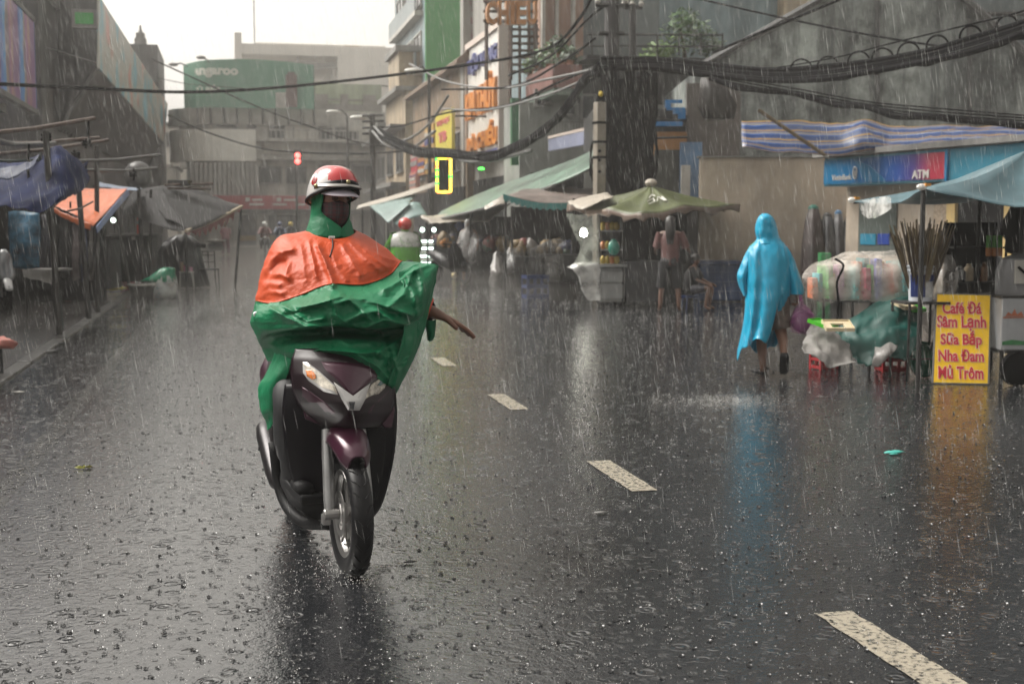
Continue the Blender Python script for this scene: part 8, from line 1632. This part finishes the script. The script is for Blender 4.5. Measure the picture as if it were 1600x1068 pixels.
def poncho_wrinkle(px, py, frac):
 w = 0
 for pts, h, hw in FOLDS:
  d2 = seg_d(px, py, pts)
  if d2 < 30*hw*hw: e_ = math.sqrt(d2)/hw; w += h * (.62*math.exp(-1.25*e_) + .38*math.exp(-.5*e_*e_))
 q = V(px/26, py/20, 3.3); r = 1 - 2*abs(noise.noise(q)); q2 = V(px/11, py/9, 8.1); q3 = V((px+py*.4)/60, py/34, 1.7)
 return w * (1.7 if frac < .8 else 2.3) + frac*(.005*r + .0035*(1 - 2*abs(noise.noise(q2))) + .012*noise.noise(q3) + .0034*(1 - 2*abs(noise.noise(V((px + py)/5.5, (py - px*.5)/8, 5.0)))))
NU, NV = 216, 221
ring = [[V(p) for p in r] + [V(r[0])] for r in ROWS]
def closed_row(r, n):
 k = len(r) - 1; out = []
 for i in range(n):
  x = i * k / n; a = int(x); out.append(cr(r[(a-1) % k], r[a], r[(a+1) % k], r[(a+2) % k], x - a))
 return out
rows_ = [closed_row(r, NU) for r in ring]; cols_ = [crline([r[j] for r in rows_], NV) for j in range(NU)]
seam = int(round(NV * NB_ / (len(ROWS) - 1))); mb = MB(); P = []
for i in range(NV + 1):
 row = []
 for j in range(NU):
  p = cols_[j][i]; s_ = j / NU; front = max(0, min(1, (.66 - s_) / .06)) if s_ > .3 else min(1, s_ / .03 + .3)
  amp = (.55 if i < seam else 1.15) * min(1, i / 8); y = p.z - poncho_wrinkle(p.x, p.y, amp) * front * min(1, i / 6)
  jx = (1.6 * noise.noise(V(p.y / 13, 2.2, s_ * 4)) + 1.0 * noise.noise(V(p.y / 6, 7.2, 0))) * min(1, i / 12)
  hem = 2.6 * noise.noise(V(p.x / 16, 4.4, 0)) * max(0, (i - NV + 6) / 6)
  row.append(WL(p.x + jx, p.y + hem, y))
 P.append(row)
mb.grid(P, wrap=True)
po = mb.build('poncho', [ORA, GRE], rider, smooth='all')
for i, pl in enumerate(po.data.polygons): pl.material_index = 1 if (i // NU) >= seam else 0
# seam piping, dangling tail and eyelet flap
mb = MB(); mb.tube([P[seam][j] + (EYE - P[seam][j]).normalized() * .003 for j in range(0, int(NU*.62), 2)], .0035, 5); mb.build('seam', ORA, rider, smooth='all')
def wrows(rs_): return [[WL(*p) for p in r] for r in rs_]
MB().cloth(wrows([[(430, 548, .55), (440, 545, .42), (452, 548, .34)], [(424, 568, .55), (438, 566, .40), (455, 562, .33)], [(412, 590, .56), (428, 588, .40), (452, 578, .34)], [(402, 606, .57), (420, 604, .42), (446, 596, .36)], [(401, 622, .57), (418, 618, .43), (441, 608, .38)], [(408, 642, .57), (420, 640, .44), (436, 628, .40)], [(416, 664, .56), (424, 655, .46), (432, 645, .42)], [(418, 673, .55), (423, 668, .48), (428, 658, .45)]]), 22, 40, .022, 7, 33).build('poncho_tail', GRE, rider, smooth='all', solid=.003)
MB().cloth(wrows([[(405, 478, .50), (418, 474, .40), (436, 474, .32)], [(397, 491, .46), (414, 488, .36), (434, 488, .26)], [(398, 502, .45), (416, 502, .35), (436, 502, .25)], [(405, 514, .45), (420, 514, .37), (438, 512, .28)]]), 20, 20, .014, 9, 35).build('poncho_flap', GRE, rider, smooth='all', solid=.003)
MB().cloth(wrows([[(622, 426, .25), (655, 413, .30), (684, 416, .36)], [(630, 462, .12), (656, 456, .22), (677, 450, .35)], [(630, 500, .10), (652, 500, .19), (667, 494, .34)], [(622, 552, .08), (640, 553, .16), (652, 548, .31)], [(604, 600, .035), (613, 610, .12), (616, 619, .24)]]), 30, 40, .016, 8, 37).build('poncho_flap', GRE, rider, smooth='all', solid=.003)
MB().lathe([(.010, -.004), (.013, 0), (.010, .004)], WL(400, 491, .445), 12, axis='Y').build('eyelet', CHROME, rider)
mb = MB(); mb.tube(crline([WL(519, 373, .44), WL(520, 384, .40), WL(517, 396, .355), WL(515, 401, .335)], 10), .0032, 5); mb.build('drawcord', BLKM, rider); MB().tube([WL(514, 371, .448), WL(523, 371.5, .448)], .007, 8).build('cord_toggle', M('pale toggle', (.5, .48, .45), .4, .1, 6), rider)
# hood of the poncho round the neck and face
mb = MB(); secs = []
for z, ax_, ay_, yo in ((-.215, .138, .140, .03), (-.17, .124, .130, .03), (-.13, .112, .118, .03), (-.08, .100, .112, .03), (-.02, .098, .115, .025), (.03, .104, .122, .02), (.07, .108, .128, .015)):
 secs.append((z, ax_, ay_, yo))
P = []
for z, ax_, ay_, yo in secs:
 row = []
 for k in range(41):
  open_ = R(64) * max(0, min(1, (z + .150) / .06)) * .9; a = -math.pi/2 + open_ + (2*math.pi - 2*open_) * k / 40
  row.append(H(ax_*math.cos(a), yo + ay_*math.sin(a), z - .012*math.sin(a) + .004*math.sin(a*7)))
 P.append(row)
mb.grid(crgrid(P, 60, 24)); mb.build('hood', GRE, rider, smooth='all', solid=.004)
# face mask of plaid cloth
def plaid():
 m = bpy.data.materials.new('plaid mask cloth'); m.use_nodes = True; n = m.node_tree; b = n.nodes['Principled BSDF']; b.inputs['Roughness'].default_value = .7
 uv = n.nodes.new('ShaderNodeUVMap'); uv.uv_map = 'UVMap'; sp = n.nodes.new('ShaderNodeSeparateXYZ'); n.links.new(uv.outputs[0], sp.inputs[0]); out = []
 for ax_, k in ((0, 7), (1, 8)):
  q = n.nodes.new('ShaderNodeMath'); q.operation = 'MULTIPLY'; q.inputs[1].default_value = k; n.links.new(sp.outputs[ax_], q.inputs[0]); f = n.nodes.new('ShaderNodeMath'); f.operation = 'FRACT'; n.links.new(q.outputs[0], f.inputs[0])
  r = n.nodes.new('ShaderNodeValToRGB'); r.color_ramp.interpolation = 'CONSTANT'; e = r.color_ramp.elements; e[0].position = 0; e[0].color = (.05, .005, .010, 1); e[1].position = .42; e[1].color = (.008, .008, .010, 1); w = e.new(.72); w.color = (.05, .05, .055, 1); w = e.new(.80); w.color = (.010, .014, .014, 1)
  n.links.new(f.outputs[0], r.inputs[0]); out.append(r.outputs[0])
 mx = n.nodes.new('ShaderNodeMix'); mx.data_type = 'RGBA'; mx.inputs[0].default_value = .5; n.links.new(out[0], mx.inputs[6]); n.links.new(out[1], mx.inputs[7]); n.links.new(mx.outputs[2], b.inputs['Base Color']); return m
P = []
for z, ax_, yo, dz in ((-.008, .082, .104, -.006), (-.03, .084, .122, 0), (-.06, .083, .124, 0), (-.095, .078, .118, 0), (-.125, .066, .102, 0), (-.150, .044, .078, 0)):
 row = []
 for k in range(13):
  a = R(-80 + 160*k/12); row.append(H(ax_*math.sin(a), -yo*math.cos(a)*(1 + .05*math.cos(a*3)) + .022, z + dz*abs(math.sin(a))*2 + .010*math.cos(a)**4 * (1 if z > -.02 else 0)))
 P.append(row)
mb = MB(); G_ = crgrid(P, 40, 26)
for i in range(27):
 for j in range(41): mb.uv[i*41 + j] = (j/40, i/26)
for i, row in enumerate(G_):
 for j, p in enumerate(row): q = p * 22; row[j] = p + (EYE - p).normalized() * (.003*(1 - 2*abs(noise.noise(q))) + .002*noise.noise(q*2.3))
mb.grid(G_); mb.build('face_mask', plaid(), rider, smooth='all', solid=.003)
# spectacles, brow detail
for sx in (-1, 1):
 mb = MB(); mb.tube([H(sx*.034 + .026*math.cos(a), -.098 + .006*abs(math.cos(a)), .004 + .017*math.sin(a)) for a in [2*math.pi*k/16 for k in range(17)]], .0018, 5, cap=False); sp_ = mb.build('spectacle_frame', BLKM, rider)
 mb = MB(); mb.ball(H(sx*.034, -.084, .004), (.013, .011, .009), 12, 8); mb.build('eye', M('dark brown eye', (.05, .03, .025), .15, .2, 30), rider, smooth=True)
# cap brim under the helmet
def brim(name, mat, z0, tilt, rad, reach, span, thick, up=.0, yo=.02, dome=.012):
 P = []
 for q in range(8):
  k = q/7; row = []
  for j in range(33):
   a = R(-span + 2*span*j/32); f = reach * (math.cos(a*90/span) ** .7 if abs(a) < R(span) else 0); rr = rad
   x = math.sin(a)*(rr + f*k*.35); y = -math.cos(a)*rr*1.12 - f*k; row.append(H(x, y + yo, z0 - tilt*f*k + dome*math.cos(a*90/span*1.0)*1.0 - .012*k*abs(math.sin(a))))
  P.append(row)
 return MB().grid(P).build(name, mat, rider, smooth='all', solid=thick)
brim('cap_brim', M('lilac-grey cap cloth', (.40, .36, .41), .5, .12, 8), .046, .42, .094, .112, 78, .005, dome=.016)
brim('hood_peak', GRE, .066, .35, .104, .046, 76, .004, dome=.012)
# helmet
RH, WH = M('red helmet paint', (.46, .022, .025), .2, .08, 5, coat=.8), M('white helmet paint', (.58, .56, .55), .22, .08, 5, coat=.8)
P = []; nH = 56
for i in range(19):
 row = []
 for j in range(nH):
  a = 2*math.pi*j/nH; back = .5 + .5*math.sin(a); lo = .070 - .098*back**.8; th = i/18 * math.pi/2; hz_ = .176
  z = lo + (hz_ - lo)*math.sin(th); rr = math.cos(th)**.72 if i < 18 else 0.0; row.append(H(.128*rr*math.cos(a), .012 + .152*rr*math.sin(a), z + .0))
 P.append(row)
hb = MB().grid(P, wrap=True).build('helmet', [RH, WH], rider, smooth='all', solid=.010)
for pl in hb.data.polygons:
 c = HM.inverted() @ (SMI @ (pl.center + ROOT[rider.name] - SO) - HC)
 pl.material_index = 1 if (c.x < -.082 + .3*max(0, c.y) and c.z < .125) or (c.x > .112 and c.z < .06) else 0
mb = MB(); mb.tube([H(.131*math.cos(a), .012 + .155*math.sin(a), .068 - .098*(.5+.5*math.sin(a))**.8) for a in [2*math.pi*k/48 for k in range(49)]], .008, 6, cap=False); mb.build('rim_trim', BLKM, hb, smooth='all')
mb = MB(); P = []
for q in (0, 1): P.append([H(.1315*math.cos(a)*(1 - .03*q), .010 + .156*math.sin(a)*(1 - .03*q), .078 + .024*q - .03*abs(math.cos(a))**2) for a in [R(-168 + 156*k/30) for k in range(31)]])
mb.grid(P); mb.build('visor_band', BLKG, hb, smooth='all', solid=.006)
brim('visor', M('grey visor', (.22, .21, .20), .3, .1, 6, coat=.3), .074, .42, .129, .050, 80, .006, yo=.018, dome=.014)
for a in (R(-162), R(-90), R(-18)): MB().ball(H(.134*math.cos(a), .010 + .160*math.sin(a), .090 - .03*abs(math.cos(a))**2), .011, 10, 7).build('visor_stud', M('brass stud', (.30, .26, .14), .3, .2, 9, metal=.8), hb, smooth=True)
def on_helmet(az, el, off=.003):
 z = .02 + .156*math.sin(el); rr = math.cos(el)**.72; return H((.128*rr + off)*math.cos(az), .012 + (.152*rr + off)*math.sin(az), z + off*math.sin(el))
def decal(poly, mat, name):
 mb = MB(); n = len(poly); ca = sum(p[0] for p in poly)/n; ce = sum(p[1] for p in poly)/n
 rings = [[on_helmet(ca + (a - ca)*k, ce + (e - ce)*k, .0075) for a, e in poly] for k in (1, .66, .33, .02)]; mb.grid(rings, wrap=True); mb.build(name, mat, hb, smooth='all', solid=.002)
el_ = lambda ca, ce, ra, re, n=20: [(ca + ra*math.cos(2*math.pi*k/n), ce + re*math.sin(2*math.pi*k/n)) for k in range(n)]
decal(el_(R(-84), R(56), R(40), R(9)), WH, 'logo_panel'); decal(el_(R(-88), R(56), R(20), R(3.5)), M('navy letters', (0, 0, 0)), 'logo')
decal(el_(R(-172), R(27), R(9), R(10)), RH, 'round_emblem'); decal(el_(R(-172), R(27), R(5), R(6)), M('dark emblem red', (.20, .01, .015), .3, .1, 5), 'emblem_centre')
decal([(R(-140), R(20)), (R(-130), R(34)), (R(-140), R(46)), (R(-136), R(46)), (R(-124), R(34)), (R(-134), R(20))], M('dark emblem red', (0, 0, 0)), 'stripe')
# THE WALKER IN THE BLUE PONCHO
WD = 12.75
def WK(px, py, dd=0.0): return D(px, py, WD + dd)
wb = PZ(1205, 583); walker = thing('person', 'person in a bright blue hooded poncho walking away with a dark bag in one hand', 'person', wb)
B = Body()
B.joint('pelvis', WK(1199, 458, .02), (.14, .11))
B.chain('pelvis', ('waist', WK(1200, 440), (.13, .10)), ('chest', WK(1201, 408, .0), (.16, .11)), ('collar', WK(1201, 386, .02), (.09, .07)), ('neck', WK(1200, 374, .04), .05), ('jaw', WK(1199, 364, .07), (.06, .07)), ('skull', WK(1198, 350, .05), (.072, .085)), ('top', WK(1197, 342, .04), .045))
B.chain('pelvis', ('hipR', WK(1214, 472, .0), .09), ('knR', WK(1220, 518, -.02), .062), ('caR', WK(1224, 534, -.10), .056), ('anR', WK(1225, 553, -.22), .036), ('ftR', WK(1225, 566, -.25), .036), ('toR', WK(1225, 579, -.20), .03))
B.chain('pelvis', ('hipL', WK(1190, 472, .04), .09), ('knL', WK(1190, 520, .14), .06), ('caL', WK(1190, 542, .08), .056), ('anL', WK(1192, 571, .02), .034), ('ftL', WK(1192, 578, .10), .034), ('toL', WK(1193, 579, .20), .026))
B.chain('collar', ('shR', WK(1228, 388, .0), .058), ('elR', WK(1242, 430, .02), .040), ('wrR', WK(1246, 459, .0), .030)); B.hand('wrR', V(.05, 0, -1), -RT, FWH, 1.0, .75)
B.chain('collar', ('shL', WK(1175, 388, .02), .058), ('elL', WK(1164, 430, .06), .042), ('wrL', WK(1170, 455, .16), .03)); B.hand('wrL', V(.2, .4, -1), RT, FWH, 1.0, .5)
B.grow(walker, M('walker skin', (.20, .10, .065), .4, .12, 9))
BLU = M('bright blue poncho plastic', (.003, .27, .44), .36, .10, 4, bump=.08, bscale=40)
SHT = M('brown patterned cotton', (.085, .06, .05), .6, .6, 22)
for n in 'LR': limb(MB(), [B.pos('hip'+n) + V(0, 0, .05), B.pos('hip'+n).lerp(B.pos('kn'+n), .5), B.pos('kn'+n) + V(0, 0, .03)], [.125, .115, .105], 18, .012).build('shorts_leg', SHT, walker, smooth='all')
MB().loft([(WK(1201, 478), RT*.17, FWH*.13), (WK(1201, 455), RT*.17, FWH*.13), (WK(1201, 440), RT*.15, FWH*.12)], 18, .008).build('shorts', SHT, walker, smooth='all')
MB().loft([(WK(1203, 466), RT*.165, FWH*.13), (WK(1202, 440), RT*.17, FWH*.13), (WK(1202, 405), RT*.19, FWH*.13), (WK(1201, 385), RT*.10, FWH*.08)], 18, .01).build('shirt', M('pale lilac shirt', (.35, .28, .33), .6, .15, 6), walker, smooth='all')
# poncho body rings (left px, right px, py, half depth)
def wring(rows, n=72, fold=0, seed=0):
 P = []
 R_ = crline([V(l, r, py) for l, r, py, dp, dd in rows], 46); Dp = crline([V(dp, dd, 0) for l, r, py, dp, dd in rows], 46)
 for i, (q, dq) in enumerate(zip(R_, Dp)):
  row = []; k = i/46
  for j in range(n):
   a = 2*math.pi*j/n; c, s = math.cos(a), math.sin(a); f = 1 + fold*k*(.5*math.sin(5*a + seed + 1.5*k) + .35*math.sin(9*a + seed*2) + .25*math.sin(14*a - k))
   x = (q.x + q.y)/2 + (q.y - q.x)/2 * (abs(c)**.8 * (1 if c > 0 else -1)); p = WK(x, q.z, dq.y + s*dq.x*f)
   g = V(x/9, q.z/26, 0); p += (EYE - p).normalized() * (.012*(1 - 2*abs(noise.noise(g))) + .007*noise.noise(g*2.3)) * min(1, i/5) * (1 if s < 0 else .3)
   row.append(p)
  P.append(row)
 return P
P = wring([(1184, 1217, 372, .11, .04), (1178, 1224, 379, .13, .02), (1171, 1232, 388, .15, .01), (1167, 1236, 402, .18, .0), (1166, 1238, 425, .21, .0), (1165, 1236, 450, .23, .0), (1164, 1231, 480, .25, .0), (1160, 1226, 508, .27, .02), (1155, 1222, 530, .29, .03), (1152, 1218, 541, .30, .03)], 72, .22, 1)
# uneven hem: long point on the left, a slit that shows the right leg
for i in range(len(P)):
 k = max(0, (i - 26)/20)
 for j in range(72):
  a = 2*math.pi*j/72; c, s = math.cos(a), math.sin(a); p = P[i][j]
  hem = (-.07*max(0, -c)**3 + .05*math.sin(3*a + .5) + .03*math.sin(7*a)) * k
  slit = .62*k*math.exp(-((a - R(312))/.26)**2) + .30*k*math.exp(-((a - R(338))/.25)**2)
  P[i][j] = p + V(0, 0, hem + slit)
MB().grid(P, wrap=True).build('poncho', BLU, walker, smooth='all', solid=.004)
for nm, rows in (('L', [(1172, 1188, 384, .09, .02), (1163, 1184, 400, .10, .02), (1157, 1178, 415, .11, .02), (1152, 1173, 429, .12, .02), (1154, 1170, 444, .12, .03), (1162, 1169, 463, .11, .03)]), ('R', [(1216, 1231, 385, .09, .02), (1222, 1239, 400, .10, .02), (1228, 1246, 420, .11, .01), (1232, 1252, 438, .12, .0), (1234, 1256, 453, .12, .0), (1236, 1255, 460, .12, .0)])):
 MB().grid(wring(rows, 40, .12, 2), wrap=True).build('sleeve', BLU, walker, smooth='all', solid=.004)
# hood
P = wring([(1192, 1199, 333.5, .03, .04), (1186, 1206, 338, .10, .04), (1182, 1211, 346, .13, .045), (1180, 1214, 356, .14, .05), (1180.5, 1216, 365, .135, .045), (1182, 1219, 373, .13, .035), (1178, 1225, 381, .14, .02)], 60, .04, 3)
MB().grid(P, wrap=True).build('hood', BLU, walker, smooth='all', solid=.003)
MB().cloth([[WK(1168, 388, .02), WK(1176, 380, .0), WK(1184, 375, -.05)], [WK(1170, 393, .02), WK(1177, 386, -.02), WK(1185, 380, -.07)]], 8, 4, .008, 8, 2).build('bag_strap', M('green strap', (.01, .22, .05), .4, .1, 6), walker, smooth='all', solid=.004)
for n, tilt in (('R', None), ('L', None)):
 if n == 'R': MB().loft([(WK(1225.5, 551, -.32), RT*.034, FWH*.015), (WK(1226, 558, -.33), RT*.045, FWH*.016), (WK(1225, 570, -.31), RT*.046, FWH*.016), (WK(1225, 580, -.25), RT*.046, FWH*.016), (WK(1224, 584, -.21), RT*.03, FWH*.014)], 20).build('sandal', BLKM, walker, smooth='all')
 else:
  a = PZ(1192, 583); mb = MB(); mb.loft([(V(a.x, a.y - .02, .012), RT*.04, V(0, 0, .010)), (V(a.x, a.y + .10, .012), RT*.042, V(0, 0, .011)), (V(a.x + .01, a.y + .22, .012), RT*.048, V(0, 0, .011)), (V(a.x + .01, a.y + .27, .012), RT*.03, V(0, 0, .009))], 18); mb.build('sandal', BLKM, walker, smooth='all')
MB().tube([WK(1185, 576, .12), WK(1193, 572.5, .10), WK(1201, 576, .12)], .012, 6).build('sandal_strap', BLKM, walker)
# carrier bag hanging from the right hand
bp = WK(1252, 521, -.05); bag = thing('carrier_bag', 'knotted pink-handled plastic bag with dark contents held by the walking person', 'bag', bp); m = MB(); m.local = True
m.loft([((0, 0, .0), (.05, 0, 0), (0, .05, 0)), ((0, 0, .02), (.11, 0, 0), (0, .10, 0), .03), ((.01, 0, .10), (.135, 0, 0), (0, .12, 0), .04), ((.015, 0, .18), (.125, 0, 0), (0, .11, 0), .04), ((.0, 0, .25), (.075, 0, 0), (0, .065, 0), .08), ((-.01, 0, .30), (.025, 0, 0), (0, .022, 0)), ((-.015, 0, .34), (.03, 0, 0), (0, .025, 0), .1)], 26, .012, 6, 3); m.build('bag', clear_plastic('pink thin plastic', (.50, .14, .40), .36, .15), bag, smooth='all')
m = MB(); m.local = True; m.ball((.01, 0, .115), (.120, .105, .108), 16, 11, .25, 2); m.build('contents', M('dark bag contents', (.018, .014, .020), .35, .5, 9), bag, smooth='all')
m = MB(); m.local = True; m.tube(crline([V(-.015, 0, .33), V(-.03, -.01, .37), V(-.02, 0, .40), V(.0, .01, .37), V(-.01, 0, .33)], 12), .006, 6); m.build('handle', M('pink handle', (.45, .12, .36), .35, .1, 6), bag, smooth='all')
# RAIN: falling drops, splashes, spray
def drop_mat(name, col, a, rough=.2):
 m = bpy.data.materials.new(name); m.use_nodes = True; n = m.node_tree; n.nodes.clear(); o = n.nodes.new('ShaderNodeOutputMaterial')
 t_ = n.nodes.new('ShaderNodeBsdfTransparent'); tr = n.nodes.new('ShaderNodeBsdfTranslucent'); tr.inputs[0].default_value = (*col, 1); df = n.nodes.new('ShaderNodeBsdfDiffuse'); df.inputs[0].default_value = (*col, 1)
 m1 = n.nodes.new('ShaderNodeMixShader'); m1.inputs[0].default_value = .5; m2 = n.nodes.new('ShaderNodeMixShader'); m2.inputs[0].default_value = a
 n.links.new(tr.outputs[0], m1.inputs[1]); n.links.new(df.outputs[0], m1.inputs[2]); n.links.new(t_.outputs[0], m2.inputs[1]); n.links.new(m1.outputs[0], m2.inputs[2]); n.links.new(m2.outputs[0], o.inputs[0]); return m
rs = random.Random(77); v = []; f = []
def falling(n, d0, d1, pw, rad, ln):
 for _ in range(n):
  d = d0 + (d1 - d0) * rs.random() ** pw; hw = d * .46 + 1.0
  p = EYE + FWH * d + RT * rs.uniform(-hw, hw); p.z = rs.uniform(0.02, 1.6 + d * .22)
  lean = -.10 - .05 * (rs.random()) - .10 * max(-.6, min(1, rs.gauss(.35, .35)))
  L = ln * rs.uniform(.6, 1.5); r_ = rad * rs.uniform(.6, 1.4) * (1 + d * .035); ax = (RT * lean + V(0, 0, 1)).normalized() * L; s1, s2 = RT * r_, FWH * r_; i = len(v)
  v.extend([p, p + ax*.4 + s1, p + ax*.4 - s1*.5 + s2*.87, p + ax*.4 - s1*.5 - s2*.87, p + ax])
  f.extend([(i, i+2, i+1), (i, i+3, i+2), (i, i+1, i+3), (i+4, i+1, i+2), (i+4, i+2, i+3), (i+4, i+3, i+1)])
falling(4200, 3.6, 12, .75, .0007, .075); falling(20000, 9, 26, .8, .0006, .12); falling(16000, 22, 60, .8, .0009, .20)
mb = MB(); mb.v, mb.f = v, f
o = mb.build('rain', drop_mat('falling rain water', (.90, .90, .88), .30)); o['kind'] = 'stuff'; o['label'] = 'dense fine rain falling over the whole street'
# splash crowns on the wet road
WATER = M('splash water', (.030, .030, .031), .06, .3, 40, spec=.7)
mb = MB(); rs = random.Random(5)
def crown(c, r, h):
 n = 7; b0 = len(mb.v); ph = rs.random() * 6
 for k in range(n): a = 2*math.pi*k/n + ph; mb.v.append(V(c.x + r*.75*math.cos(a), c.y + r*.75*math.sin(a), .001))
 for k in range(n): a = 2*math.pi*k/n + ph; q = h * (1.0 if k % 2 else .45) * rs.uniform(.6, 1.2); mb.v.append(V(c.x + r*1.15*math.cos(a), c.y + r*1.15*math.sin(a), q))
 for k in range(n): mb.f.append((b0+k, b0+(k+1) % n, b0+n+(k+1) % n, b0+n+k))
for _ in range(21000):
 d = 3.2 + 15 * rs.random() ** 1.25; hw = d * .43; p = FWH * d + RT * rs.uniform(-hw, hw)
 if p.x < KX + .2 or p.x > 8.6: continue
 k = rs.random() ** 4; crown(p, .003 + .008*k, .002 + .006*k)
o = mb.build('splash_crowns', WATER); o['kind'] = 'stuff'
# bright spray: droplets thrown up by the rain
mb = MB(); v, f = mb.v, mb.f
def bead(c, r):
 i = len(v); v.extend([c + V(r, 0, 0), c + V(-r, 0, 0), c + V(0, r, 0), c + V(0, -r, 0), c + V(0, 0, r*1.5), c + V(0, 0, -r*1.2)])
 f.extend([(i, i+2, i+4), (i+2, i+1, i+4), (i+1, i+3, i+4), (i+3, i, i+4), (i+2, i, i+5), (i+1, i+2, i+5), (i+3, i+1, i+5), (i, i+3, i+5)])
def spray(c, n, w, h, r0):
 for _ in range(n):
  a = rs.uniform(0, 6.283); q = rs.random(); bead(V(c.x + w*q*math.cos(a), c.y + w*q*math.sin(a), .004 + h*(1 - q*q)*rs.random()), r0 * rs.uniform(.4, 1.15))
for _ in range(11000):
 d = 3.2 + 27 * rs.random() ** 1.1; hw = d * .44; p = FWH * d + RT * rs.uniform(-hw, hw)
 if p.x < KX - 3 or p.x > 9: continue
 z = .08 if p.x < KX else 0; spray(V(p.x, p.y, z), rs.choice((2, 3, 4, 6)), .022, .035 + .025*rs.random(), .0012 + d*.00013)
for _ in range(700):                                        # the pale splash patch in front of the walker
 p = PZ(1131 + 100 * max(-1.1, min(1.1, rs.gauss(0, .5))), rs.gauss(627, 6.0)); spray(p, 4, .03, .03, .0020)
for _ in range(260):                                        # water thrown up round the front tyre
 a = rs.gauss(0, .9); q = abs(rs.gauss(.10, .10)); c = SO + SM3 @ V(math.sin(a)*q*1.3 + rs.choice((-.05, .05)), -.05 + rs.gauss(.05, .14), 0); spray(c, 2, .02, .05, .0022)
o = mb.build('rain_spray', drop_mat('bright spray water', (.92, .91, .88), .36)); o['kind'] = 'stuff'
if _fc is not None:
 d = _fc.data; bpy.data.objects.remove(_fc); bpy.data.curves.remove(d)
